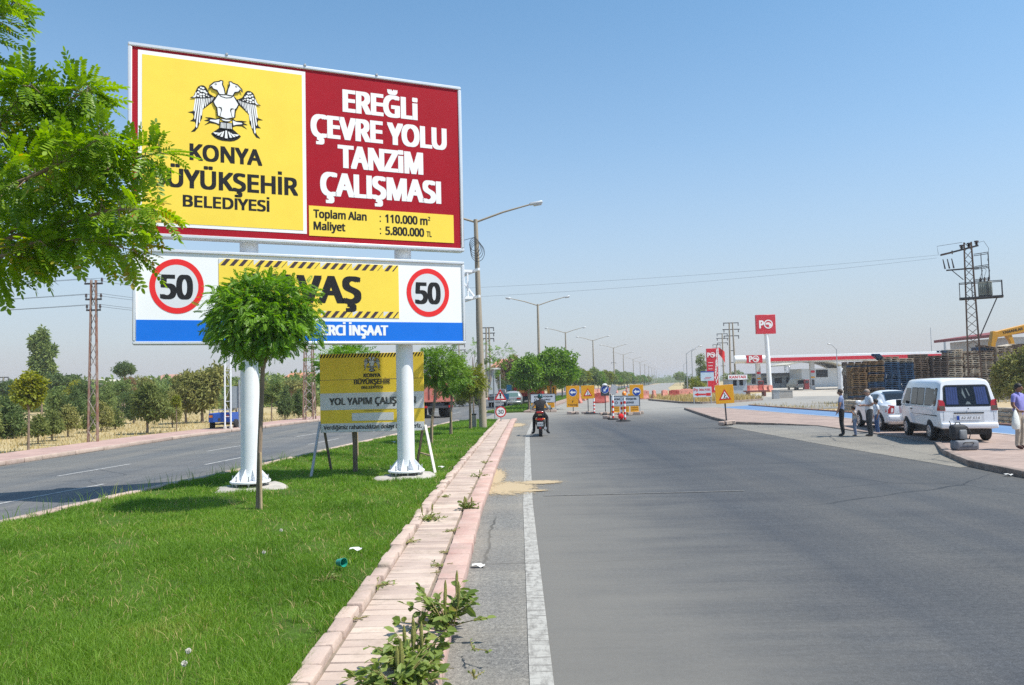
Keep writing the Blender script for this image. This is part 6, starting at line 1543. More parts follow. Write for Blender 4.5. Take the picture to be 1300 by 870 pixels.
# ================================================================= PALLETS
def pallet_mesh(name, m):
    b = MB(); r = random.Random(name)
    for k in range(5): b.box((0, -.36+.18*k, .131), (1.2, .12 if k not in (0, 2, 4) else .14, .030))
    for x_ in (-.53, 0, .53):
        b.box((x_, 0, .111), (.12, .8, .02))
        for y in (-.33, 0, .33): b.box((x_, y, .061), (.12, .13, .078))
    for y in (-.33, 0, .33): b.box((0, y, .014), (1.2, .11, .028))
    o = b.build(name, m); me = o.data; bpy.data.objects.remove(o); return me
PM = {k: pallet_mesh('pallet_'+k, mat('pallet_'+k, c, .85, .3, 3, bump=.2, island=.18)) for k, c in dict(grey=(.42, .35, .275), brown=(.19, .135, .10), orange=(.27, .165, .08), pale=(.50, .43, .34), blue=(.035, .085, .17), dark=(.13, .10, .085)).items()}
random.seed(21)
YP = 60.4
cols = [('orange', 21, 'orange-brown', 'the leftmost stack'), ('orange', 22, 'orange-brown', 'the second stack from the left'), ('blue', 24, 'blue', 'the leftmost blue stack'), ('blue', 23, 'blue', 'the blue stack beside the dark brown ones'),
        ('brown', 25, 'dark brown', 'the first dark brown stack'), ('dark', 24, 'dark brown', 'the last dark brown stack before the pale ones'), ('pale', 27, 'pale', 'the first pale stack behind the white car'), ('pale', 26, 'pale', 'the second pale stack'),
        ('grey', 28, 'weathered grey', 'the stack behind the white van'), ('grey', 28, 'weathered grey', 'the stack left of the transformer pylon'), ('brown', 29, 'weathered brown', 'the stack behind the transformer pylon'), ('grey', 29, 'weathered grey', 'the stack right of the transformer pylon'), ('pale', 26, 'pale', 'the stack left of the olive green tree'), ('grey', 27, 'weathered grey', 'the stack behind the olive green tree')]
gp = 'wooden pallets stacked beside the fuel station'
x_ = 26.0; n_p = 0
for ci, (kind, cnt, adj, where) in enumerate(cols):
    z_ = -.03; dx = 0; dy = random.uniform(-.15, .15)
    w = 1.0 if ci < 4 else 1.24
    for k in range(cnt):
        kd = kind; a2 = adj
        q = random.random()
        if kind == 'orange' and (k in (9, 10, 15) and ci == 1 or q < .06): kd = 'blue'; a2 = 'blue'
        elif kind == 'orange' and k < 9 and q < .6: kd = 'brown'; a2 = 'dark brown'
        elif kind in ('grey', 'pale', 'brown', 'dark') and q < .10: kd = 'brown' if kind != 'brown' else 'grey'; a2 = 'dark brown' if kind != 'brown' else 'weathered grey'
        elif kind == 'blue' and k > 20: kd = 'grey'; a2 = 'weathered grey'
        elif ci in (8, 12) and k > cnt-4 or ci == 12 and k == 7: kd = 'blue'; a2 = 'blue'
        dx += random.uniform(-.02, .02)
        o = link('pallet', PM[kd]); o.location = (x_+.6+dx, YP+dy+random.uniform(-.09, .09), z_); o.rotation_euler = (random.uniform(-.012, .012), random.uniform(-.012, .012), random.uniform(-.09, .09)+(math.pi if random.random() < .5 else 0))
        tag(o, '%s pallet in %s' % (a2, where), 'pallet', gp); z_ += .147; n_p += 1
    x_ += 1.24
bk_ = MB(); random.seed(4)
src = [tuple(v.co) for v in PM['brown'].vertices]; srf = [tuple(p.vertices) for p in PM['brown'].polygons]
for ci in range(14):
    for k in range(22):
        M4 = Matrix.Translation((26.7+ci*1.24+random.uniform(-.05, .05), 61.5+random.uniform(-.06, .06), -.03+k*.147)) @ Matrix.Rotation(random.uniform(-.05, .05)+(math.pi/2 if ci % 2 else 0), 4, 'Z')
        bk_.add([M4 @ Vector(v) for v in src], srf, 0 if (ci*7+k//5) % 3 else 1)
tag(bk_.build('stacked_pallets', [MATS['pallet_brown'], MATS['pallet_grey']]), 'further row of dark stacked pallets standing behind the front stacks', 'pallets', None, 'stuff')
# a few tilted pallets thrown on top
for i, (xx, zz, k, ry, lb) in enumerate([(28.4, 3.3, 'blue', .6, 'blue pallet tilted steeply on top of the left stacks'), (36.6, 4.0, 'brown', .15, 'dark brown pallet lying askew on top near the transformer pylon'), (38.3, 4.05, 'pale', -.12, 'pale pallet lying askew on top near the transformer pylon'), (33.6, 3.7, 'blue', .05, 'blue pallet lying flat on top of the pale stacks')]):
    o = link('pallet', PM[k]); o.location = (xx, YP-.1, zz); o.rotation_euler = (.05, ry, .3); tag(o, lb, 'pallet', gp)

# ================================================================= STONE WALL, BUILDINGS
sw = thing('stone_wall', 'low rough stone wall along the dirt strip behind the white van', 'wall', (19.6, 31, 0)); m_ = MB(); r = random.Random(8)
for row in range(4):
    y_ = -9 + (row % 2)*.2; 
    while y_ < 15:
        L_ = r.uniform(.3, .7)
        if r.random() > row*.02: m_.box((r.uniform(-.04, .04)+row*.04, y_+L_/2, .09+row*.17), (.4, L_-.03, .165), 0, Matrix.Rotation(r.uniform(-.05, .05), 3, 'X'))
        y_ += L_
m_.build('stones', mat('wall_stone', (.42, .36, .28), .9, .2, 2, bump=.4, island=.2), sw, bevel=.03)
def window_part(t, m_name, rects, y0=-.02, frame=True):
    for (a, b_, c, d) in rects:
        m_ = MB(); slab(m_, a, b_, c, d, y0, y0+.03); o = m_.build('window', M['glass_dark'], t)
        if frame: m_ = MB(); slab(m_, a-.08, b_+.08, c-.08, c, y0-.03, y0+.03); m_.build('sill', M['white_paint'], o)
def house(px_, py_, Y, W, D, H, roofh, lab, wall, roof, wins, rot=0.):
    c = at(px_, py_, Y); t = thing('house', lab, 'house', (c.x, Y, 0), rot)
    m_ = MB(); m_.box((0, D/2, H/2), (W, D, H)); m_.build('wall', mat('wall_'+wall[0], wall[1], .8, .06, .6), t)
    e = .35; m_ = MB(); m_.add([(-W/2-e, -e, H), (W/2+e, -e, H), (W/2+e, D+e, H), (-W/2-e, D+e, H), (-W/2*.55, D/2, H+roofh), (W/2*.55, D/2, H+roofh)], [(0, 1, 5, 4), (1, 2, 5), (2, 3, 4, 5), (3, 0, 4), (3, 2, 1, 0)]); m_.build('roof', mat('roof_'+roof[0], roof[1], .8, .15, 1.2), t)
    window_part(t, '', wins); return t
house(634, 500, 118, 3.4, 6, 4.4, .3, 'grey rendered house with one dark window beside the tall lamp post', ('grey', (.38, .38, .37)), ('greyflat', (.35, .34, .33)), [(-.5, .3, 2.9, 3.8)])
house(645, 500, 132, 5.5, 7, 5.0, 1.5, 'house with salmon tiled roof behind the grey house', ('beige', (.45, .41, .36)), ('salmon', (.46, .20, .14)), [(-1.5, -.7, 3.2, 4.2), (.6, 1.4, 3.2, 4.2)])
hb = thing('hangar', 'pale shed with a broad arched roof beyond the left orchard', 'shed', (at(121, 505, 140).x, 140, 0))
P = [(-2.9*math.cos(a), 2.6+2.1*math.sin(a)) for a in np.linspace(0, math.pi, 16)]
m_ = MB(); m_.prism([(p[0], 0) for p in (P[0], P[-1])][::-1]+P, 0, 12); m_.build('wall', mat('shed_pale', (.50, .46, .37), .75, .05, .5), hb); m_ = MB(); Q = [(p[0]*1.04, 2.6+(p[1]-2.6)*1.05) for p in P]; m_.prism(Q+[(a, b-.12) for a, b in reversed(Q)], -.2, 12.2); m_.build('roof', mat('shed_roof', (.55, .51, .42), .7, .05, .5), hb)
house(96, 505, 118, 4.5, 6, 2.6, 1.2, 'low house with dull pink tiled roof left of the arched shed', ('cream', (.45, .38, .31)), ('pink', (.40, .22, .17)), [(-1, -.2, 1.1, 2.0)])
house(137, 503, 116, 5.0, 6, 2.5, 1.3, 'low house with dull pink tiled roof in front of the arched shed', ('cream', (.45, .38, .31)), ('pink', (.40, .22, .17)), [(0, .8, 1.1, 2.0)])
house(210, 500, 126, 6, 6, 3.6, 1.5, 'house with a reddish roof peeping between the orchard trees', ('cream', (.45, .38, .31)), ('pink', (.40, .22, .17)), [(0, .8, 1.6, 2.6)])
house(377, 505, 140, 7, 7, 3.4, 1.8, 'house with orange tiled roof beyond the dark evergreens left of the rusty pylon', ('cream', (.45, .38, .31)), ('orange', (.50, .22, .12)), [(0, .8, 1.6, 2.6)])
house(729, 490, 190, 4.5, 5, 3.6, .5, 'red roofed roadside building above the far median trees', ('beige', (.45, .41, .36)), ('redflat', (.42, .04, .05)), [(0, .8, 1.6, 2.6)])
wh = thing('workshop', 'workshop building with a dark red sloping roof at the right edge behind the pallets', 'building', (at(1292, 480, 92).x+6, 92, 0))
m_ = MB(); m_.box((0, 6, 3.1), (14, 12, 6.2)); m_.build('wall', mat('workshop_wall', (.47, .47, .46), .7, .06, .5), wh); m_ = MB(); m_.add([(-8.6, -1, 6.25), (8, -1, 8.2), (8, 13, 8.2), (-8.6, 13, 6.25), (-8.6, -1, 6.6), (8, -1, 8.6), (8, 13, 8.6), (-8.6, 13, 6.6)], [(0, 1, 2, 3), (7, 6, 5, 4), (0, 4, 5, 1), (1, 5, 6, 2), (2, 6, 7, 3), (3, 7, 4, 0)]); m_.build('roof', mat('dark_red_roof', (.22, .05, .05), .7, .1, 1), wh)
window_part(wh, '', [(-6, -4.8, 4.2, 5.4), (-4.2, -3, 4.2, 5.4)]); m_ = MB(); slab(m_, -9.8, -7.1, 2.6, 4.6, -2.0, -1.9); m_.build('red_sheeting', mat('pale_red_sheet', (.48, .16, .15), .6, .2, 2, stretch=(8, 1, 1)), wh)
# yellow lifting frame
s = 70/990.; yg = thing('yellow_gantry', 'yellow steel lifting frame with dark lettering above the pallets at the right edge', 'gantry', (at(1258, 440, 70).x, 70, 0))
def gy(px_, py_): q = at(px_, py_, 70); return (q.x-yg.location.x, q.z)
m_ = MB(); m_.prism([gy(1259, 420.5), gy(1263, 421), gy(1300, 412), gy(1330, 407), gy(1330, 415.5), gy(1300, 421.5), gy(1276, 427), gy(1265, 428.5), gy(1262, 437), (gy(1262, 437)[0], 0), (gy(1256, 437)[0], 0), gy(1256, 437)], -.25, .25); m_.build('beam', mat('machine_yellow', (.55, .26, .012), .5, .12, 1.5), yg, bevel=.03)
m_ = MB(); m_.prism([gy(1276, 426.5), gy(1283, 425.5), gy(1286, 434), gy(1288, 444), (gy(1288, 444)[0], 0), (gy(1284, 444)[0], 0), gy(1284, 444), gy(1281, 433)], -.2, .2); m_.build('strut', MATS['machine_yellow'], yg, bevel=.02)
m_ = MB(); a, b_ = gy(1271, 424.5), gy(1297, 419); L_ = b_[0]-a[0]; bold(m_, 'YAMANLAR', 0, L_, 0, .24, 0, .012, .03, 0, 3); an = math.atan2(b_[1]-a[1], L_); m_.xf(Matrix.Translation((a[0], -.262, a[1])) @ Matrix.Rotation(-an, 4, 'Y')); m_.build('lettering', M['b_black'], yg)
# litter
def litter(name, px_, py_, z, lab, cat, geo, m, kw={}):
    c = G(px_, py_, z); mb = MB(); geo(mb); o = mb.build(name, m); o.location = (c.x, c.y, z); return tag(o, lab, cat)
def cupg(mb):
    n = 14; V = []
    for r, z in ((.035, -.05), (.05, .05), (.046, .05), (.031, -.045)):
        for k in range(n): a = 2*math.pi*k/n; V.append((r*math.cos(a), r*math.sin(a), z))
    mb.add(V, [(i*n+k, i*n+(k+1) % n, (i+1)*n+(k+1) % n, (i+1)*n+k) for i in range(3) for k in range(n)]+[tuple(range(n))], 0, True)
    mb.xf(Matrix.Translation((0, 0, .05)) @ Matrix.Rotation(R_(80), 4, 'X') @ Matrix.Rotation(.9, 4, 'Y'))
litter('plastic_cup', 433, 720, .15, 'green plastic cup lying in the lawn', 'cup', cupg, mat('green_plastic', (.02, .28, .20), .3))
def paperg(mb):
    V = []; F = []; r = random.Random(5)
    for i in range(4):
        for j in range(3): V.append((i*.05, j*.04, r.uniform(0, .035)))
    for i in range(3):
        for j in range(2): F.append((i*3+j, i*3+j+1, i*3+j+4, i*3+j+3))
    mb.add(V, F)
for px_, py_, z, lb in ((443, 700, .17, 'scrap of clear plastic in the lawn above the green cup'), (599, 721, .012, 'small white paper scrap on the asphalt near the road kerb'), (1277, 604, .02, 'white paper scrap in the gutter at the right edge'), (508, 585, .16, 'white scrap on the concrete footing of the right billboard post'), (556, 594, .16, 'white scrap in the grass right of the right billboard post'), (497, 562, .16, 'white scrap in the grass behind the right billboard post')):
    litter('paper_scrap', px_, py_, z, lb, 'litter', paperg, mat('white_scrap', (.62, .62, .60), .6))
# ================================================================= VEHICLES
def ring(zb, zs, zt, wb, ws, wt, crown=.03):
    h = [(0, zb), (wb*.88, zb), (wb, zb+.07), (wb+(ws-wb)*.7, zb+(zs-zb)*.5), (ws, zs-.08), (ws-.004, zs+.01), (wt+(ws-wt)*.45, zs+(zt-zs)*.5), (wt+.01, zt-.13), (wt-.035, zt-.045), (wt-.13, zt-.008), (wt*.5, zt+crown*.7), (0, zt+crown)]
    return h
class Body:
    def __init__(s, secs, rear=lambda z: 0., front=lambda z: 0.):
        s.secs = secs; s.rear = rear; s.front = front
    def build(s, name, m, t):
        mb = MB(); V = []; K = None; ns = len(s.secs)
        for i, q in enumerate(s.secs):
            h = ring(*q[1:7]); pts = h+[(-x, z) for x, z in reversed(h[1:-1])]; K = len(pts)
            for x, z in pts:
                y = q[0]
                if i < 2: y += s.rear(z)
                if i >= ns-2: y += s.front(z)
                V.append((x, y, z))
        F = []
        for i in range(ns-1):
            for k in range(K): F.append((i*K+k, i*K+(k+1) % K, (i+1)*K+(k+1) % K, (i+1)*K+k))
        n = 12
        for b in (0, (ns-1)*K):
            for k in range(n-1):
                a, c = k, k+1; a2, c2 = (K-k) % K, K-(k+1)
                if k == 0: F.append((b, b+1, b+K-1))
                elif k == n-2: F.append((b+a, b+c, b+a2))
                else: F.append((b+a, b+c, b+c2, b+a2))
        mb.add(V, F, 0, True); o = mb.build(name, m, t)
        md = o.modifiers.new('w', 'WEIGHTED_NORMAL') if False else None
        me = o.data
        for e in me.edges: pass
        return o
    def hw(s, y, z):
        def at_(q):
            zb, zs, zt, wb, ws, wt = q[1:7]
            return float(np.interp(z, [zb, zb+.07, (zb+zs)/2, zs-.08, zs+.01, (zs+zt)/2, zt-.13], [wb*.9, wb, wb+(ws-wb)*.6, ws, ws-.004, wt+(ws-wt)*.45, wt+.01]))
        for a, b_ in zip(s.secs, s.secs[1:]):
            if a[0] <= y <= b_[0]:
                f = (y-a[0])/(b_[0]-a[0]); return at_(a)*(1-f)+at_(b_)*f
        return at_(s.secs[0])
    def side(s, mb, pts, sd, mi=0, off=.006):      # pts (y, z) outline laid on the side
        n = len(pts); vs = [(sd*(s.hw(y, z)+off), y, z) for y, z in pts]; c = (sum(p[0] for p in pts)/n, sum(p[1] for p in pts)/n)
        vs.append((sd*(s.hw(*c)+off), c[0], c[1])); mb.add(vs, [(i, (i+1) % n, n) for i in range(n)], mi, False)
    def back(s, mb, pts, mi=0, off=.008):          # pts (x, z) outline laid on the rear face
        n = len(pts); y0 = s.secs[0][0]; vs = [(x, y0+s.rear(z)-off, z) for x, z in pts]; cx = sum(p[0] for p in pts)/n; cz = sum(p[1] for p in pts)/n
        vs.append((cx, y0+s.rear(cz)-off, cz)); mb.add(vs, [(i, (i+1) % n, n) for i in range(n)], mi, False)
def rr(x0, x1, z0, z1, r, tap=0.):
    P = []
    for cx, cz, a0 in ((x1-r, z1-r, 0), (x0+r, z1-r, 90), (x0+r, z0+r, 180), (x1-r, z0+r, 270)):
        for k in range(4):
            a = R_(a0+30*k); P.append((cx+r*math.cos(a), cz+r*math.sin(a)))
    if tap:
        cx = (x0+x1)/2; P = [(cx+(p[0]-cx)*(1-tap*(p[1]-z0)/(z1-z0)), p[1]) for p in P]
    return P
def wheels(t, ys, xw, r, w=.18, rim='chrome'):
    for y in ys:
        for s in (-1, 1):
            m_ = MB(); m_.wheel((s*(xw-w/2), y, r), r, w, 24); o = m_.build('wheel', M['rubber'], t)
            m_ = MB()
            for k in range(1): m_.wheel((s*(xw-.042), y, r), r*.63, .10, 20)
            m_.build('rim', M[rim], o)
            m_ = MB()
            for k in range(7):
                a = 2*math.pi*k/7; m_.tube((s*(xw+.006), y+r*.40*math.cos(a), r+r*.40*math.sin(a)), (s*(xw+.0095), y+r*.40*math.cos(a), r+r*.40*math.sin(a)), r*.11, r*.11, 8)
            m_.build('rim_holes', M['black_plastic'], o)
def plate_on(body, t, x0, x1, z0, z1, txt):
    m_ = MB(); body.back(m_, [(x0, z0), (x1, z0), (x1, z1), (x0, z1)], 0, .02); o = m_.build('number_plate', M['plate'], t)
    m_ = MB(); body.back(m_, [(x0, z0), (x0+(x1-x0)*.11, z0), (x0+(x1-x0)*.11, z1), (x0, z1)], 1, .023)
    zc = (z0+z1)/2; add_text(m_, txt, x0+(x1-x0)*.18, x1-(x1-x0)*.06, z0+(z1-z0)*.22, (z1-z0)*.58, body.secs[0][0]+body.rear(zc)-.024, .02, 0); m_.build('plate_characters', [M['b_black'], M['sign_blue']], o)
# ---- minibus
vx, vy = 12.98, 22.35
van = thing('minibus', 'white minibus parked in the lay-by with blue curtains in its rear window', 'minibus', (vx, vy, .122), R_(-11.5)); van.scale = (.94, .94, .93)
vr = lambda z: .0 if z < .75 else (.03*(z-.75)/.3 if z < 1.05 else .03+.26*((z-1.05)/.9)**1.15)
vf = lambda z: -.0 if z < 1.0 else -.75*(z-1.0)/.95
B = Body([(0, .44, 1.08, 1.90, .76, .80, .66), (.05, .42, 1.08, 1.925, .80, .83, .69), (.5, .41, 1.08, 1.95, .81, .845, .72), (2.2, .41, 1.08, 1.96, .81, .85, .73), (3.4, .41, 1.08, 1.95, .81, .845, .72), (4.2, .42, 1.06, 1.91, .79, .82, .68), (4.62, .45, 1.0, 1.86, .72, .75, .60)], vr, vf)
vb = B.build('body', M['car_white'], van)
m_ = MB(); m_.box((0, 2.3, .33), (1.3, 4.2, .2)); m_.build('underbody', M['black_plastic'], van)
m_ = MB(); B.back(m_, rr(-.655, .655, 1.13, 1.74, .09, .10)); rw = m_.build('rear_window', M['glass_dark'], van)
m_ = MB(); B.back(m_, rr(-.69, .69, 1.10, 1.77, .10, .10), 0, .004); m_.build('window_seal', M['black_plastic'], rw)
CUR = mat('curtain_blue', (.03, .045, .15), .35, .3, 14, stretch=(6, 1, .5), coat=.6)
for s in (-1, 1):
    m_ = MB()
    for k in range(5): x0 = s*(.25+.068*k); B.back(m_, [(x0, 1.17), (x0+s*.064, 1.17), (x0*.95+s*.055, 1.70), (x0*.95, 1.70)] if s > 0 else [(x0+s*.064, 1.17), (x0, 1.17), (x0*.95, 1.70), (x0*.95+s*.055, 1.70)], 0, .0105+.0012*(k % 2))
    m_.build('curtain', CUR, rw)
m_ = MB(); B.back(m_, [(-.12, 1.50), (-.05, 1.35), (-.02, 1.36), (-.09, 1.68)], 0, .011); B.back(m_, [(.0, 1.66), (.03, 1.66), (.10, 1.44), (.07, 1.42)], 0, .011); B.back(m_, [(-.06, 1.17), (.1, 1.17), (.06, 1.24), (0, 1.26)], 0, .011); m_.build('glass_highlights', mat('painted_highlight', (.16, .19, .19), .2), rw)  # pale slivers paint highlights onto the opaque rear glass
for s in (-1, 1):
    P = [(s*.80, .98), (s*.635, .98), (s*.64, 1.22), (s*.68, 1.30), (s*.815, 1.32)]
    m_ = MB(); n = len(P)
    B.back(m_, P, 0, .012); B.side(m_, [(.0, .98), (.14, .98), (.11, 1.31), (.05, 1.32)], s, 0, .012); o = m_.build('tail_light', M['red_lens'], van)
    m_ = MB(); B.back(m_, [(s*.79, 1.0), (s*.65, 1.0), (s*.65, 1.13), (s*.80, 1.13)], 0, .016); m_.build('lower_lens', mat('smoked_lens', (.12, .09, .06), .2), o)
m_ = MB(); B.back(m_, rr(-.42, .42, .60, .90, .05), 0, .007); m_.build('plate_recess', mat('van_grey_white', (.62, .63, .65), .3), van)
m_ = MB(); B.back(m_, [(-.42, .885), (.42, .885), (.42, .925), (-.42, .925)], 0, .03); m_.build('trim_strip', M['black_plastic'], van)
plate_on(B, van, -.34, .34, .69, .82, '42 AF 614')
m_ = MB(); m_.box((0, -.02, .52), (1.58, .12, .17)); bp = m_.build('bumper', M['car_white'], van, bevel=.04, seg=3)
m_ = MB(); m_.tube((0, -.01+vr(1.02), 1.035), (0, -.03+vr(1.02), 1.035), .018, .018, 8); m_.build('handle', M['black_plastic'], van)
m_ = MB(); B.back(m_, [(-.68, .955), (.68, .955), (.68, .962), (-.68, .962)], 0, .006); B.back(m_, [(-.70, .66), (-.693, .66), (-.693, .95), (-.70, .95)], 0, .006); B.back(m_, [(.70, .66), (.693, .66), (.693, .95), (.70, .95)], 0, .006); m_.build('tailgate_seam', M['steel_dark'], van)
for s in (-1, 1):
    for (y0, y1, z0, z1) in ((.32, 1.32, 1.14, 1.66), (1.48, 2.12, 1.14, 1.66), (2.17, 2.78, 1.14, 1.66)):
        m_ = MB(); B.side(m_, rr(y0, y1, z0, z1, .05), s); o = m_.build('side_window', M['glass_dark'], van); m_ = MB(); B.side(m_, rr(y0-.025, y1+.025, z0-.025, z1+.025, .06), s, 0, .003); m_.build('window_seal', M['black_plastic'], o)
    m_ = MB(); B.side(m_, [(2.95, 1.12), (3.85, 1.12), (3.72, 1.30), (3.42, 1.66), (2.95, 1.66)], s); m_.build('door_window', M['glass_dark'], van)
    m_ = MB(); B.side(m_, [(.2, .80), (4.3, .80), (4.3, .835), (.2, .835)], s, 0, .012); m_.build('rubbing_strip', M['black_plastic'], van)
    m_ = MB()
    for y in (1.38, 2.86, 3.92): B.side(m_, [(y, .5), (y+.008, .5), (y+.008, 1.72 if y < 3.5 else 1.2), (y, 1.72 if y < 3.5 else 1.2)], s, 0, .004)
    m_.build('door_seam', M['steel_dark'], van)
    m_ = MB(); m_.box((s*.865, 2.72, .97), (.03, .14, .035)); m_.build('door_handle', M['black_plastic'], van)
    for y in (.95, 3.45):
        m_ = MB(); B.side(m_, [(y+.365*math.cos(a), max(.44, .31+.365*math.sin(a))) for a in np.linspace(0, math.pi, 14)], s, 0, .010); m_.build('wheel_arch', M['black_plastic'], van)
    m_ = MB(); m_.box((s*.98, 3.72, 1.13), (.16, .07, .22)); m_.bar((s*.85, 3.72, 1.08), (s*.92, 3.72, 1.08), .03); m_.build('mirror', M['black_plastic'], van, bevel=.02)
wheels(van, (.95, 3.45), .855, .31)
# ---- saloon car
car = thing('saloon_car', 'white saloon car parked ahead of the minibus, seen from behind', 'car', (13.85, 27.3, .122), R_(-7)); car.scale = (.96, .96, .96)
cr = lambda z: .05 if z < .45 else (.0 if z < .95 else .12*(z-.95)/.1)
C2 = Body([(0, .32, .90, 1.02, .74, .80, .66), (.06, .26, .92, 1.05, .77, .82, .68), (.55, .24, .93, 1.08, .79, .835, .68), (.85, .23, .94, 1.12, .80, .84, .66), (1.15, .22, .94, 1.32, .80, .84, .60), (1.5, .22, .94, 1.42, .80, .845, .58), (2.2, .22, .93, 1.45, .80, .845, .58), (2.75, .22, .92, 1.36, .80, .84, .58), (3.25, .22, .90, 1.02, .79, .83, .62), (3.95, .24, .82, .90, .76, .79, .60), (4.2, .32, .70, .76, .68, .70, .5)], cr)
C2.build('body', M['car_white'], car)
m_ = MB(); m_.box((0, 2.1, .22), (1.3, 3.6, .12)); m_.build('underbody', M['black_plastic'], car)
m_ = MB(); V = []; F = []
for i_, y_ in enumerate(np.linspace(.80, 1.46, 7)):
    zt_ = float(np.interp(y_, [q[0] for q in C2.secs], [q[3] for q in C2.secs])); wt_ = float(np.interp(y_, [q[0] for q in C2.secs], [q[6] for q in C2.secs]))
    for k_ in range(7): x_ = (k_/6-.5)*2*wt_*.86; V.append((x_, y_, zt_+.03*(1-(abs(x_)/wt_)**2)*.9+.012))
for i_ in range(6):
    for k_ in range(6): F.append((i_*7+k_, i_*7+k_+1, i_*7+k_+8, i_*7+k_+7))
m_.add(V, F, 0, True); m_.build('rear_window', M['glass_dark'], car)
for s in (-1, 1):
    m_ = MB(); C2.back(m_, [(s*.80, .66), (s*.60, .66), (s*.56, .93), (s*.78, .97)], 0, .012); C2.side(m_, [(.0, .66), (.20, .70), (.30, .93), (.03, .95)], s, 0, .012); o = m_.build('tail_light', M['red_lens'], car)
    m_ = MB(); C2.back(m_, [(s*.70, .70), (s*.63, .70), (s*.60, .84), (s*.68, .86)], 0, .016); m_.build('white_lens', M['plate'], o)
    for P in ([(1.25, .97), (2.05, .97), (2.05, 1.33), (1.5, 1.33)], [(2.12, .97), (2.95, .97), (2.62, 1.30), (2.12, 1.33)]):
        m_ = MB(); C2.side(m_, P, s, 0, .012); m_.build('side_window', M['glass_dark'], car)
    for y in (.78, 3.28):
        m_ = MB(); C2.side(m_, [(y+.37*math.cos(a), max(.26, .31+.37*math.sin(a))) for a in np.linspace(-.12, math.pi+.12, 16)], s, 0, .010); m_.build('wheel_arch', M['black_plastic'], car)
    m_ = MB(); m_.box((s*.95, 2.85, 1.0), (.2, .09, .14)); m_.build('mirror', M['car_white'], car, bevel=.03)
    m_ = MB(); m_.box((s*.845, 2.0, .82), (.03, .16, .03)); m_.build('door_handle', M['car_white'], car)
plate_on(C2, car, -.27, .27, .72, .85, '42 KN 207')
m_ = MB(); m_.box((0, .01, .46), (1.62, .18, .26)); m_.build('bumper', M['car_white'], car, bevel=.06, seg=3)
m_ = MB(); C2.back(m_, [(-.55, .655), (.55, .655), (.55, .661), (-.55, .661)], 0, .008); m_.tube((.45, 1.55, 1.45), (.46, 1.4, 1.55), .008, .004, 5); m_.build('boot_seam', M['steel_dark'], car)
wheels(car, (.78, 3.28), .845, .30)

# ---- hatchback and lorries on the left carriageway
c = G(655, 517.5); hb_ = thing('hatchback_car', 'silver hatchback seen from behind on the left carriageway beyond the crossing', 'car', (c.x-.3, c.y+2, 0), R_(-4))
H3 = Body([(0, .30, .88, 1.34, .72, .80, .60), (.06, .26, .9, 1.38, .76, .82, .62), (.6, .24, .92, 1.42, .79, .83, .6), (1.8, .24, .92, 1.42, .79, .83, .6), (2.6, .24, .9, 1.0, .78, .82, .62), (3.6, .3, .72, .78, .7, .72, .5)], lambda z: .0 if z < .85 else .42*(z-.85)/.5)
H3.build('body', mat('silver_paint', (.36, .39, .40), .3, .03, 2, metal=.3), hb_); m_ = MB(); H3.back(m_, rr(-.58, .58, .94, 1.30, .06, .15)); m_.build('rear_window', mat('greenish_glass', (.10, .17, .16), .1), hb_)
for s in (-1, 1): m_ = MB(); H3.back(m_, [(s*.78, .70), (s*.40, .70), (s*.40, .84), (s*.78, .84)], 0, .012); m_.build('tail_light', M['red_lens'], hb_)
m_ = MB(); m_.box((0, 0, .42), (1.6, .16, .22)); m_.build('bumper', MATS['silver_paint'], hb_, bevel=.04); plate_on(H3, hb_, -.25, .25, .55, .66, '42 T 815'); wheels(hb_, (.6, 2.9), .83, .28)
c = G(634, 518); pk = thing('pickup', 'dark grey pickup behind the exclamation triangle on the left carriageway', 'pickup', (c.x-.2, c.y+1, 0), R_(-4))
H4 = Body([(0, .5, .9, 1.02, .8, .84, .8), (.06, .45, .92, 1.05, .82, .85, .82), (1.6, .42, .95, 1.1, .82, .85, .8), (1.75, .42, .98, 1.62, .82, .85, .68), (2.9, .42, .98, 1.66, .82, .85, .68), (3.6, .42, .98, 1.1, .82, .84, .7), (4.5, .5, .8, .95, .76, .78, .6)]); H4.build('body', mat('dark_grey_paint', (.09, .10, .11), .35), pk)
m_ = MB(); m_.box((0, -.05, .55), (1.7, .14, .16)); m_.build('bumper', M['galv'], pk, bevel=.03); wheels(pk, (.9, 3.6), .86, .34)
for s in (-1, 1): m_ = MB(); H4.back(m_, [(s*.84, .7), (s*.72, .7), (s*.72, .95), (s*.84, .95)], 0, .012); m_.build('tail_light', M['red_lens'], pk)
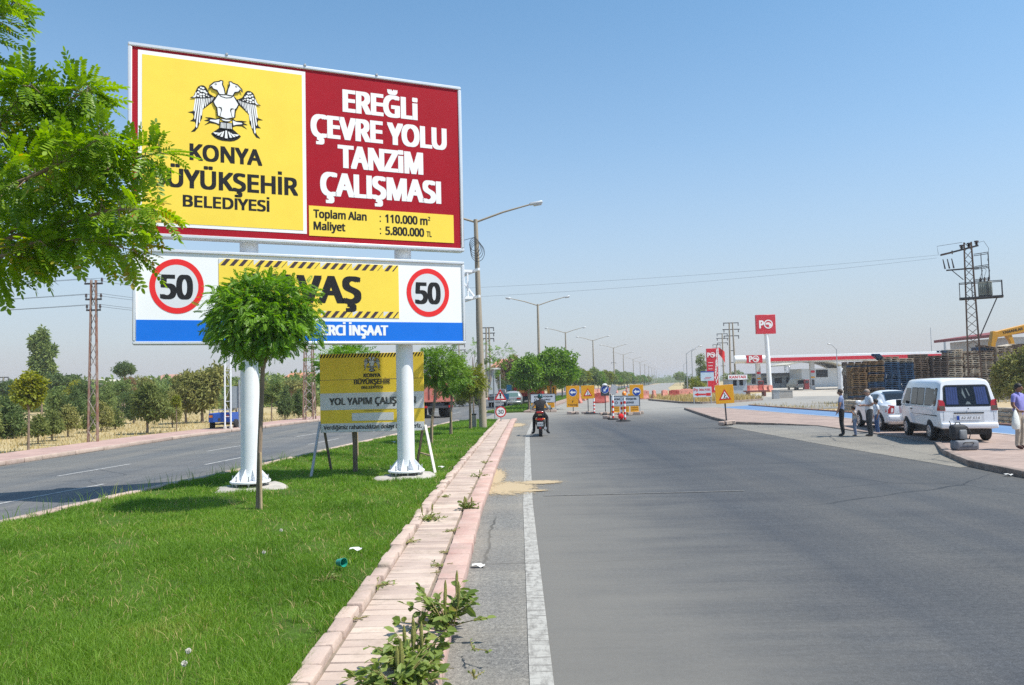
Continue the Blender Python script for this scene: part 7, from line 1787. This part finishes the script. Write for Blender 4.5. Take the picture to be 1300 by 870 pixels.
def lorry(loc, rz, lab, W, zb, zt, L, colr, cabcol, cab_front):
    t = thing('lorry', lab, 'lorry', loc, rz)
    m_ = MB(); slab(m_, -W/2, W/2, zb, zt, 0, .08); slab(m_, -W/2, -W/2+.08, zb, zt, .08, L); slab(m_, W/2-.08, W/2, zb, zt, .08, L); slab(m_, -W/2+.08, W/2-.08, zb, zb+.1, .08, L); b0 = m_.build('load_body', colr, t, bevel=.01)
    m_ = MB(); n = 4
    for k in range(n+1): x_ = -W/2+.06+k*(W-.12)/n; m_.box((x_, -.04, (zb+zt)/2), (.1, .08, zt-zb))
    for k in range(7): y_ = .3+k*(L-.6)/6; m_.box((-W/2-.03, y_, (zb+zt)/2), (.06, .1, zt-zb)); m_.box((W/2+.03, y_, (zb+zt)/2), (.06, .1, zt-zb))
    for z_ in (zb+.08, zt-.06): m_.box((0, -.05, z_), (W+.1, .09, .12))
    m_.build('ribs', colr, b0)
    m_ = MB(); m_.box((0, L/2+.4, zb-.18), (.9, L+.8, .22)); m_.box((0, -.02, zb-.32), (W*.9, .1, .14)); m_.build('chassis', M['steel_dark'], t)
    for y_ in (.9, 2.1, L+1.6):
        for s in (-1, 1): m_ = MB(); m_.wheel((s*(W/2-.22), y_, .5), .5, .42 if y_ < 3 else .28, 20); m_.build('wheel', M['rubber'], t)
    m_ = MB(); m_.prism([(L+.35, .75), (L+2.25, .75), (L+2.3, 1.6), (L+2.0, 2.75), (L+.35, 2.8)], -W/2+.06, W/2-.06, 0, 'x'); cb_ = m_.build('cab', cabcol, t, bevel=.06, seg=2)
    for s in (-1, 1):
        m_ = MB(); m_.prism([(L+1.0, 1.75), (L+1.95, 1.75), (L+1.8, 2.5), (L+1.0, 2.5)], s*(W/2-.055), s*(W/2-.045), 0, 'x'); m_.build('window', M['glass_dark'], cb_)
    m_ = MB(); m_.box((-.4, L+.33, 2.2), (.6, .03, .5)); m_.box((.4, L+.33, 2.2), (.6, .03, .5)); m_.build('window', M['glass_dark'], cb_)
    for s in (-1, 1): m_ = MB(); m_.box((s*(W/2-.2), -.08, zb-.30), (.28, .05, .14)); m_.build('tail_light', M['red_lens'], t)
    return t
M['lorry_red'] = mat('lorry_red', (.48, .05, .035), .5, .15, 1.5); M['lorry_cream'] = mat('lorry_cream', (.60, .42, .16), .5, .1, 1.5)
c = G(556, 531); lorry((c.x+.0, c.y, 0), R_(18), 'tipper lorry with red ribbed load body and cream cab behind the median trees', 2.1, 1.05, 2.75, 4.4, mat('faded_lorry_red', (.46, .10, .065), .6, .2, 2, col2=(.52, .22, .18)), M['lorry_cream'], True)
t = lorry((at(678, 512, 76).x-.6, 76, 0), R_(-5), 'big red lorry with dark panelled rear doors behind the white municipal board on the median', 2.6, .9, 2.95, 6.5, M['lorry_red'], M['lorry_red'], True)
for x_ in (-.7, .7): m_ = MB(); m_.box((x_, -.10, 2.15), (.85, .03, .95), 0); m_.box((x_, -.10, 1.35), (.8, .04, .22), 1); m_.build('rear_panel', [mat('dark_panel', (.07, .05, .055), .5), M['amber']], t)
# blue trailer
tr = thing('cart_trailer', 'small bright blue cart trailer standing at the edge of the left pavement', 'trailer', (G(274, 548).x, 41.6, -.02), R_(6)); s = 41.5/990
m_ = MB(); slab(m_, -.55, .55, .48, .95, 0, .05); slab(m_, -.55, -.5, .48, .95, .05, 2.0); slab(m_, .5, .55, .48, .95, .05, 2.0); slab(m_, -.5, .5, .48, .53, .05, 2.0); slab(m_, -.5, .5, .48, .95, 1.95, 2.0); b0 = m_.build('box', mat('trailer_blue', (.02, .10, .42), .45, .1, 2), tr, bevel=.01)
m_ = MB()
for y_ in (.1, 1.9): m_.bar((-.52, y_, .95), (-.52, y_, 1.12), .04); m_.bar((.52, y_, .95), (.52, y_, 1.12), .04); m_.bar((-.52, y_, 1.12), (.52, y_, 1.12), .035)
m_.build('rail', M['galv'], b0)
for s in (-1, 1):
    m_ = MB(); m_.wheel((s*.62, 1.0, .30), .30, .16, 18); m_.build('wheel', M['rubber'], tr)
    m_ = MB(); m_.box((s*.42, -.015, .80), (.16, .03, .12)); m_.build('tail_light', M['red_lens'] if s > 0 else M['amber'], tr)
m_ = MB(); m_.bar((0, 0, .38), (0, 2.9, .38), .09); m_.bar((-.6, 1.0, .34), (.6, 1.0, .34), .08); m_.box((0, .03, .62), (.12, .08, .16)); m_.build('chassis', M['steel_dark'], tr)
# minivan at the station
mv = thing('minivan', 'pale beige minivan parked under the fuel canopy, seen from behind', 'minivan', (at(1018, 495, 128).x, 128, -.01), R_(4))
B5 = Body([(0, .42, 1.0, 1.78, .74, .80, .66), (.05, .4, 1.0, 1.8, .78, .83, .68), (.5, .38, 1.0, 1.84, .8, .84, .7), (3.0, .38, 1.0, 1.84, .8, .84, .7), (4.2, .42, .9, 1.0, .74, .76, .6)], lambda z: 0 if z < 1 else .2*(z-1)); B5.build('body', mat('beige_paint', (.55, .53, .47), .3), mv)
m_ = MB(); B5.back(m_, rr(-.64, .64, 1.02, 1.62, .08, .08)); m_.build('rear_window', M['glass_dark'], mv); wheels(mv, (.8, 3.3), .85, .3)
for s in (-1, 1): m_ = MB(); B5.back(m_, [(s*.8, .75), (s*.68, .75), (s*.68, 1.0), (s*.8, 1.0)], 0, .012); m_.build('tail_light', M['red_lens'], mv)
m_ = MB(); m_.box((0, 0, .5), (1.62, .16, .2)); m_.build('bumper', MATS['beige_paint'], mv, bevel=.04)

# ================================================================= PEOPLE
def skinned(name, J, E, root, mats, pick, parent, extra=None, sub=1):
    names = list(J); idx = {n: i for i, n in enumerate(names)}
    me = bpy.data.meshes.new(name); me.from_pydata([J[n][0] for n in names], [(idx[a], idx[b_]) for a, b_ in E], [])
    o = bpy.data.objects.new(name, me); COL.objects.link(o)
    sk = o.modifiers.new('skin', 'SKIN'); sk.use_smooth_shade = True; sk.branch_smoothing = .3
    sv = me.skin_vertices[0].data
    for n in names:
        r = J[n][1]; sv[idx[n]].radius = r if isinstance(r, tuple) else (r, r)
    sv[idx[root]].use_root = True
    ss = o.modifiers.new('sub', 'SUBSURF'); ss.levels = sub; ss.render_levels = sub
    dg = bpy.context.evaluated_depsgraph_get(); dg.update()
    m2 = bpy.data.meshes.new_from_object(o.evaluated_get(dg)); bpy.data.objects.remove(o)
    mb = MB(); mb.add([tuple(v.co) for v in m2.vertices], [tuple(p.vertices) for p in m2.polygons], 0, True)
    rad = {n: (max(J[n][1]) if isinstance(J[n][1], tuple) else J[n][1]) for n in J}
    seg = [(Vector(J[a][0]), Vector(J[b_][0]), a, b_) for a, b_ in E]
    for fi, f in enumerate(mb.f):
        c = sum((Vector(mb.v[i]) for i in f), Vector())/len(f); best = None
        for a, b_, na, nb in seg:
            d = b_-a; tt = max(0, min(1, (c-a).dot(d)/max(1e-9, d.dot(d)))); ds = (c-a-d*tt).length/(rad[na]*(1-tt)+rad[nb]*tt)
            if best is None or ds < best[0]: best = (ds, na, nb, tt)
        mb.m[fi] = pick(best[1], best[2], best[3], c)
    if extra: extra(mb)
    return mb.build(name, mats, parent)
def person(name, label, loc, rz, h, shirt, trous, hairc=None, arms=None, sleeve='short', shoes=(.03, .025, .02), skin=(.36, .19, .12), legs=None, head=(0, .03, 0), build=1.0, fat=1.0, hat=None, stripes=None, child=False, group=None):
    t = thing(name, label, 'person', loc, rz, group); k = h/1.70
    hs = 1.0 if not child else 1.28
    hz_ = 1.555; hx, hy, yaw = head
    J = dict(pelvis=((0, 0, .93), (.150*fat, .115*fat)), spine=((0, .01, 1.10), (.145*fat, .115*fat)), chest=((0, -.005, 1.30), (.17*fat, .12*fat)), neck=((0, 0, 1.455), .056), head=((hx, hy, hz_), (.078*hs, .096*hs)), crown=((hx, hy-.012, hz_+.085*hs), (.062*hs, .078*hs)),
             nose=((hx+.108*math.sin(yaw), hy+.108*math.cos(yaw), hz_-.01), .016), earl=((hx+.083*math.cos(yaw), hy-.083*math.sin(yaw), hz_), .018), earr=((hx-.083*math.cos(yaw), hy+.083*math.sin(yaw), hz_), .018))
    E = [('pelvis', 'spine'), ('spine', 'chest'), ('chest', 'neck'), ('neck', 'head'), ('head', 'crown'), ('head', 'nose'), ('head', 'earl'), ('head', 'earr')]
    A = {'l': [(.245, -.02, 1.14), (.24, .05, .90), (.235, .08, .80)], 'r': [(-.245, -.02, 1.14), (-.24, .05, .90), (-.235, .08, .80)]}
    if arms: A.update(arms)
    LG = {'l': [(.105, .02, .50), (.105, -.03, .085), (.12, .13, .045)], 'r': [(-.105, .02, .50), (-.105, -.03, .085), (-.12, .13, .045)]}
    if legs: LG.update(legs)
    tips = []
    for s, sg in (('l', 1), ('r', -1)):
        J['sh'+s] = ((sg*.185*fat**.5, 0, 1.395), .072); J['el'+s] = (A[s][0], .046); J['wr'+s] = (A[s][1], .033); J['ha'+s] = (A[s][2], (.036, .024))
        E += [('chest', 'sh'+s), ('sh'+s, 'el'+s), ('el'+s, 'wr'+s), ('wr'+s, 'ha'+s)]
        J['hi'+s] = ((sg*.092, 0, .86), (.098*fat**.5, .10*fat**.5)); J['kn'+s] = (LG[s][0], .070); J['an'+s] = (LG[s][1], .056); J['to'+s] = (LG[s][2], (.045, .036))
        E += [('pelvis', 'hi'+s), ('hi'+s, 'kn'+s), ('kn'+s, 'an'+s), ('an'+s, 'to'+s)]
        tips.append((Vector(A[s][1]), Vector(A[s][2]), sg))
    for n in J: J[n] = (tuple(c*k for c in J[n][0]), tuple(r*k for r in J[n][1]) if isinstance(J[n][1], tuple) else J[n][1]*k)
    def pick(a, b_, tt, c):
        if a in ('neck', 'head'): return 1 if not (a == 'neck' and tt < .12) else 0
        if a.startswith('sh'): return 0 if sleeve != 'short' or tt < .75 else 1
        if a.startswith('el'): return 0 if sleeve == 'long' and tt < .92 else 1
        if a.startswith('wr'): return 1
        if a.startswith('hi') or (a.startswith('kn') and tt < .97): return 2
        if a == 'pelvis': return 2 if (b_.startswith('hi') or tt < .18) else 0
        if a.startswith('an') or a.startswith('kn'): return 3
        if a in ('spine', 'chest'):
            if stripes and int(c.z/k*24) % 2: return 4
            return 0
        return 0
    def fingers(mb):
        for w_, hnd, sg in tips:
            w_ = w_*k; hnd = hnd*k; d = (hnd-w_).normalized(); sd = d.cross(Vector((0, 1, 0)) if abs(d.y) < .8 else Vector((0, 0, 1))).normalized(); n_ = sd.cross(d)
            for q, (off, L_) in enumerate(((-.024, .062), (-.008, .074), (.008, .070), (.023, .055))):
                a = hnd+sd*off*k; b_ = a+d*L_*.55*k+n_*.008*k; c = a+d*L_*.95*k+n_*.028*k
                mb.path([tuple(a-d*.02*k), tuple(a+d*.01*k), tuple(b_), tuple(c)], [.0095*k, .0092*k, .0085*k, .007*k], 6, 1)
            a = w_.lerp(hnd, .55)+sd*(-.028*sg)*k; mb.path([tuple(w_.lerp(hnd, .4)), tuple(a+d*.02*k), tuple(a+d*.055*k+n_*.025*k)], [.011*k, .0105*k, .008*k], 6, 1)
    mats = [shirt, mat('skin_%.2f' % skin[0], skin, .55, .06, 20), trous, mat('shoe_%.3f' % shoes[0], shoes, .5), stripes or shirt]
    skinned('body', J, E, 'pelvis', mats, pick, t, fingers)
    cx, cy, cz = hx*k, (hy-.014)*k, (hz_+.045*hs)*k; R = .094*hs*k
    def cap(mb, lo, sc, z0=0.):
        n, m2 = 16, 7; V = []; F = []
        for i in range(m2+1):
            for j in range(n):
                a = 2*math.pi*j/n-yaw; front = max(0, math.sin(2*math.pi*j/n)); low = lo*(1-front)+.25*front
                e = math.pi/2-(math.pi/2-low)*i/m2
                wob = 1+.03*math.sin(5*a+i*1.3)
                V.append((cx+R*sc*.90*math.cos(e)*math.cos(a)*wob, cy+R*sc*1.04*math.cos(e)*math.sin(a)*wob, cz+z0+R*sc*1.06*math.sin(e)))
        for i in range(m2):
            for j in range(n): F.append((i*n+j, i*n+(j+1) % n, (i+1)*n+(j+1) % n, (i+1)*n+j))
        mb.add(V, F, 0, True)
    if hat:
        m_ = MB(); cap(m_, -.55, 1.16); m_.build('helmet', hat, t)
    elif hairc:
        m_ = MB(); cap(m_, -.7, .975); m_.build('hair', hairc, t)
    m_ = MB()
    for sg in (-1, 1):
        ex, ey = hx+.036*sg*math.cos(yaw)+.088*math.sin(yaw), hy-.036*sg*math.sin(yaw)+.088*math.cos(yaw)
        m_.lathe([(.001, -.006), (.009, 0), (.001, .006)], (ex*k, ey*k, (hz_+.012)*k), 8)
        m_.box((ex*k, ey*k, (hz_+.034)*k), (.03*k, .02*k, .008*k))
    mx, my = hx+.086*math.sin(yaw), hy+.086*math.cos(yaw); m_.box((mx*k, my*k, (hz_-.055)*k), (.035*k, .016*k, .007*k), 0, Matrix.Rotation(-yaw, 3, 'Z'))
    m_.build('face_features', mat('face_dark', (.05, .03, .025), .6), t)
    return t
cloth = lambda n, c, v=.12: mat('cloth_'+n, c, .85, v, 14, bump=.25, bscale=35)
BZ = .04
def back(px_, py_, d): q = G(px_, py_); f = (q.y+d)/q.y; return Vector((q.x*f, q.y, 0))
c = back(1070, 557, .35); person('person', 'man in blue-grey shirt and black trousers next to the small striped child', (c.x, c.y+.35, BZ), R_(62), 1.63, cloth('blue_grey', (.17, .22, .36)), cloth('black', (.018, .018, .02)), mat('hair_brown', (.06, .04, .028), .7), arms={'r': [(-.27, .02, 1.15), (-.29, .10, .92), (-.29, .13, .83)], 'l': [(.27, -.02, 1.15), (.26, .04, .92), (.25, .08, .84)]}, head=(0, .03, .25))
c = back(1085, 557, .3); person('person', 'small child in striped top and pale blue trousers beside the man in the blue-grey shirt', (c.x+.03, c.y+.3, BZ), R_(80), 1.03, cloth('cream', (.55, .50, .44)), cloth('pale_blue', (.25, .29, .40)), mat('hair_dark', (.02, .016, .014), .7), child=True, stripes=cloth('maroon', (.20, .07, .07)), arms={'r': [(-.22, .02, 1.2), (-.20, .16, 1.36), (-.20, .2, 1.45)]}, head=(0, .05, .1), fat=1.1)
c = back(1106, 558, .3); person('person', 'balding man in white shirt and grey trousers standing beside the white car', (c.x, c.y+.35, BZ), R_(84), 1.62, cloth('white', (.72, .74, .78)), cloth('dark_grey', (.06, .063, .068)), mat('hair_white', (.30, .24, .20), .8), arms={'l': [(.24, -.05, 1.14), (.20, .20, 1.10), (.17, .29, 1.11)], 'r': [(-.24, -.05, 1.14), (-.18, .18, 1.12), (-.14, .27, 1.13)]}, head=(0, .06, .1), fat=1.12, skin=(.40, .22, .15))
c = back(1113.5, 554, .2); person('person', 'child in blue jeans almost hidden behind the balding man', (c.x+.02, c.y+.2, BZ), R_(85), 1.22, cloth('white', (.72, .74, .78)), cloth('jeans', (.06, .12, .26)), mat('hair_dark', (.02, .016, .014), .7), child=True)
c = G(1291, 571, .12); m3 = person('person', 'man in violet-blue shirt and beige trousers with a white bag over his wrist', (c.x+.10, c.y, .12), R_(210), 1.70, cloth('violet', (.22, .21, .50)), cloth('beige', (.42, .36, .29)), mat('hair_black', (.012, .01, .01), .6), arms={'r': [(-.27, -.04, 1.16), (-.18, .20, 1.02), (-.10, .27, .99)], 'l': [(.27, .0, 1.13), (.25, .14, .98), (.20, .24, .98)]}, head=(.01, .04, -.3), skin=(.22, .11, .07), fat=1.05, shoes=(.06, .02, .015))
# bags
bag = thing('carrier_bag', 'white carrier bag hanging from the arm of the man in the violet-blue shirt', 'bag', (c.x-.03, c.y-.20, .12), R_(210))
m_ = MB(); n = 14; V = []; prof = [(.03, 1.02), (.06, .96), (.10, .85), (.13, .72), (.135, .62), (.11, .55), (.03, .53)]
for i, (r, z) in enumerate(prof):
    for j in range(n): a = 2*math.pi*j/n; w = 1+.10*math.sin(3*a+i)+.06*math.sin(7*a+2*i); V.append((.19+r*w*math.cos(a)-.12*(1.02-z)*0, .02+r*.55*w*math.sin(a), z))
m_.add(V, [(i*n+j, i*n+(j+1) % n, (i+1)*n+(j+1) % n, (i+1)*n+j) for i in range(len(prof)-1) for j in range(n)]+[tuple((len(prof)-1)*n+j for j in range(n))], 0, True); m_.build('sack', mat('bag_white', (.68, .70, .66), .5, .06, 12, bump=.3), bag)
m_ = MB(); m_.path([(.16, .02, 1.0), (.18, .03, 1.07), (.21, .02, 1.0)], .008, 5); m_.build('handle', MATS['bag_white'], bag)
def G2(px_, py_): return G(px_, py_, .12)
c = G2(1229, 572); lg = thing('suitcase', 'grey soft suitcase lying on the pavement behind the minibus', 'suitcase', (c.x, c.y+.15, .12), .05)
m_ = MB(); m_.box((0, 0, .13), (.60, .34, .25)); b0 = m_.build('body', mat('bag_grey', (.17, .18, .20), .7, .2, 8, bump=.2), lg, bevel=.06, seg=3); m_ = MB(); m_.path([(-.14, -.175, .17), (-.1, -.2, .21), (.1, -.2, .21), (.14, -.175, .17)], .012, 6); m_.box((0, -.172, .09), (.46, .01, .012)); m_.build('handle_and_zip', M['black_plastic'], b0)
rk_ = thing('rucksack', 'black and grey rucksack resting on top of the grey suitcase', 'rucksack', (c.x-.12, c.y+.2, .375), .1)
m_ = MB(); m_.box((0, 0, .20), (.40, .24, .40)); b0 = m_.build('body', mat('rucksack_black', (.03, .032, .036), .7, .3, 8), rk_, bevel=.08, seg=3); m_ = MB(); m_.box((.04, -.14, .15), (.2, .07, .24)); m_.build('pocket', mat('rucksack_grey', (.20, .21, .22), .7, .2, 8), b0, bevel=.03, seg=2); m_ = MB(); m_.path([(-.08, 0, .39), (-.05, 0, .45), (.05, 0, .45), (.08, 0, .39)], .014, 6); m_.path([(.17, -.1, .35), (.27, -.12, .2), (.23, -.1, .03)], .015, 5); m_.path([(-.2, -.05, .3), (-.24, -.05, .46), (-.25, -.03, .5)], .012, 5); m_.build('straps', M['black_plastic'], b0)

# ---- scooter and rider
sc_ = thing('scooter', 'black scooter with red tail light being ridden away along the white edge line', 'scooter', (1.05, 31.2, 0), R_(-3))
for y_, r_, w_ in ((.0, .24, .13), (1.28, .23, .11)):
    m_ = MB(); m_.wheel((0, y_, r_), r_, w_, 22); o = m_.build('wheel', M['rubber'], sc_); m_ = MB(); m_.wheel((0, y_, r_), r_*.6, w_*.8, 16); m_.build('rim', M['chrome'], o)
S6 = Body([(-.30, .52, .66, .78, .06, .10, .07), (-.2, .42, .62, .80, .12, .17, .12), (.05, .36, .60, .80, .15, .20, .14), (.4, .30, .56, .78, .15, .19, .14), (.62, .26, .45, .62, .13, .16, .1)]); S6.build('rear_body', M['black_plastic'], sc_)
m_ = MB(); m_.box((0, .18, .82), (.27, .78, .10)); m_.build('seat', mat('seat_black', (.02, .02, .02), .6), sc_, bevel=.04, seg=3)
m_ = MB(); m_.box((0, .78, .29), (.32, .5, .06)); m_.bar((0, .98, .28), (0, 1.16, .92), .34, .10); m_.build('floor_and_shield', M['black_plastic'], sc_, bevel=.03)
m_ = MB(); m_.box((0, -.30, .92), (.32, .22, .22)); bx_ = m_.build('top_box', M['black_plastic'], sc_, bevel=.05, seg=3); m_ = MB(); m_.box((0, -.415, .97), (.27, .02, .075)); m_.build('red_reflector', M['red_lens'], bx_, bevel=.01); m_ = MB(); m_.box((0, -.415, .87), (.15, .015, .05)); m_.build('badge', mat('badge_gold', (.30, .22, .08), .4), bx_)
m_ = MB(); m_.box((0, -.32, .70), (.22, .06, .10)); tl = m_.build('tail_light', mat('bright_tail_red', (.80, .03, .015), .2), sc_, bevel=.025, seg=2)
for s in (-1, 1): m_ = MB(); m_.box((s*.15, -.29, .70), (.07, .05, .07)); m_.build('indicator', M['amber'], sc_, bevel=.02)
m_ = MB(); m_.box((0, -.36, .50), (.24, .015, .16), 0, Matrix.Rotation(.2, 3, 'X')); np_ = m_.build('number_plate', M['plate'], sc_); m_ = MB(); add_text(m_, '42 NU 38', -.09, .10, .47, .055, -.375, .02); m_.build('plate_characters', M['b_black'], np_)
m_ = MB(); m_.box((0, -.30, .34), (.13, .04, .30), 0, Matrix.Rotation(.15, 3, 'X')); m_.build('mudguard', M['black_plastic'], sc_, bevel=.015); m_ = MB(); disc(m_, 0, .35, .045, .045, -.335, 0, 14); m_.build('rear_reflector', M['red_lens'], sc_)
m_ = MB(); m_.path([(.17, .35, .28), (.19, .1, .28), (.20, -.28, .34)], [.035, .06, .055], 12); m_.build('exhaust', M['galv'], sc_)
m_ = MB(); m_.bar((0, 1.2, .3), (0, 1.10, 1.0), .06); m_.path([(-.34, 1.0, 1.04), (-.15, 1.08, 1.0), (.15, 1.08, 1.0), (.34, 1.0, 1.04)], .018, 7); m_.build('handlebar', M['steel_dark'], sc_)
for s in (-1, 1):
    m_ = MB(); m_.path([(s*.28, 1.03, 1.04), (s*.36, 1.0, 1.16)], .01, 5); m_.lathe([(.005, -.02), (.075, -.015), (.07, .02), (.01, .03)], (0, 0, 0), 14) if False else None; o = m_.build('mirror_arm', M['steel_dark'], sc_)
    m_ = MB(); m_.box((s*.37, 1.0, 1.12), (.13, .04, .17)); g_ = m_.build('mirror', M['black_plastic'], o, bevel=.018); m_ = MB(); m_.box((s*.37, .977, 1.12), (.10, .004, .13)); m_.build('mirror_glass', mat('mirror_glass', (.35, .50, .70), .05, metal=.8), o)
def rider():
    t = thing('person', 'scooter rider in a black waistcoat and dark teal helmet, seen from behind', 'person', (1.05, 31.2, 0), R_(-3))
    J = dict(pelvis=((0, .12, .93), (.155, .13)), spine=((0, .14, 1.08), (.15, .12)), chest=((0, .20, 1.28), (.18, .125)), neck=((0, .23, 1.43), .056), head=((.01, .28, 1.53), (.08, .096)), crown=((.01, .27, 1.61), (.06, .075)), nose=((.05, .39, 1.52), .015))
    E = [('pelvis', 'spine'), ('spine', 'chest'), ('chest', 'neck'), ('neck', 'head'), ('head', 'crown'), ('head', 'nose')]
    for s, g in (('l', 1), ('r', -1)):
        J['sh'+s] = ((g*.19, .21, 1.37), .072); J['el'+s] = ((g*.32, .42, 1.12), .05); J['wr'+s] = ((g*.31, .82, 1.06), .034); J['ha'+s] = ((g*.30, .93, 1.06), (.036, .026))
        J['hi'+s] = ((g*.11, .16, .90), .105); J['kn'+s] = ((g*.26, .58, .74), .075); J['an'+s] = ((g*.27, .50, .27), .055); J['to'+s] = ((g*.32, .64, .22), (.046, .036))
        E += [('chest', 'sh'+s), ('sh'+s, 'el'+s), ('el'+s, 'wr'+s), ('wr'+s, 'ha'+s), ('pelvis', 'hi'+s), ('hi'+s, 'kn'+s), ('kn'+s, 'an'+s), ('an'+s, 'to'+s)]
    J['anl'] = ((.27, .40, .16), .055); J['tol'] = ((.36, .50, .09), (.048, .038)); J['anr'] = ((-.27, .40, .16), .055); J['tor'] = ((-.36, .50, .09), (.048, .038))
    def pick(a, b_, tt, c):
        if a in ('neck', 'head'): return 1
        if a.startswith('sh'): return 4 if tt > .15 else 0
        if a.startswith('el'): return 4 if tt < .5 else 1
        if a.startswith('wr'): return 1
        if a.startswith('hi') or (a.startswith('kn') and tt < .95): return 2
        if a.startswith('an') or a.startswith('kn'): return 3
        if a == 'pelvis' and (b_.startswith('hi') or tt < .2): return 2
        return 0
    def fingers(mb):
        for g in (1, -1):
            for q in range(4): mb.path([(g*(.285+.016*q), .92, 1.075), (g*(.285+.016*q), .985, 1.075), (g*(.285+.016*q), .99, 1.04), (g*(.285+.016*q), .955, 1.025)], [.0095, .009, .0085, .007], 6, 1)
            mb.path([(g*.28, .88, 1.05), (g*.262, .93, 1.03), (g*.265, .975, 1.02)], [.011, .0105, .008], 6, 1)
    skinned('body', J, E, 'pelvis', [cloth('vest_black', (.016, .016, .018)), mat('skin_0.42', (.42, .26, .19), .55, .06, 20), cloth('trouser_black', (.02, .02, .022)), mat('shoe_black', (.02, .02, .02), .4), cloth('sleeve_pale', (.55, .50, .46))], pick, t, fingers)
    m_ = MB(); n, m2 = 18, 8; V = []; F = []; cx, cy, cz, R = .01, .265, 1.565, .118
    for i in range(m2+1):
        for j in range(n):
            a = 2*math.pi*j/n; fr = max(0, math.sin(a)); e = math.pi/2-(math.pi/2-(-.5*(1-fr)+.15*fr))*i/m2; V.append((cx+R*.93*math.cos(e)*math.cos(a), cy+R*1.06*math.cos(e)*math.sin(a), cz+R*1.05*math.sin(e)))
    for i in range(m2):
        for j in range(n): F.append((i*n+j, i*n+(j+1) % n, (i+1)*n+(j+1) % n, (i+1)*n+j))
    m_.add(V, F, 0, True); m_.build('helmet', mat('helmet_teal', (.012, .065, .07), .3), t)
rider()
# ================================================================= THE AIR: thin dust haze over the plain
hz_m = bpy.data.materials.new('haze'); hz_m.use_nodes = True; hn = hz_m.node_tree; hn.nodes.clear()
ho = hn.nodes.new('ShaderNodeOutputMaterial'); hv = hn.nodes.new('ShaderNodeVolumePrincipled')
hv.inputs['Color'].default_value = (.86, .88, .92, 1); hv.inputs['Density'].default_value = .00055; hv.inputs['Anisotropy'].default_value = .2
hn.links.new(hv.outputs[0], ho.inputs['Volume'])
hb_m = MB(); hb_m.box((0, 2070, 6.5), (5400, 4300, 16)); tag(hb_m.build('haze', hz_m), 'thin pale dust haze hanging over the plain', 'haze', kind='stuff')
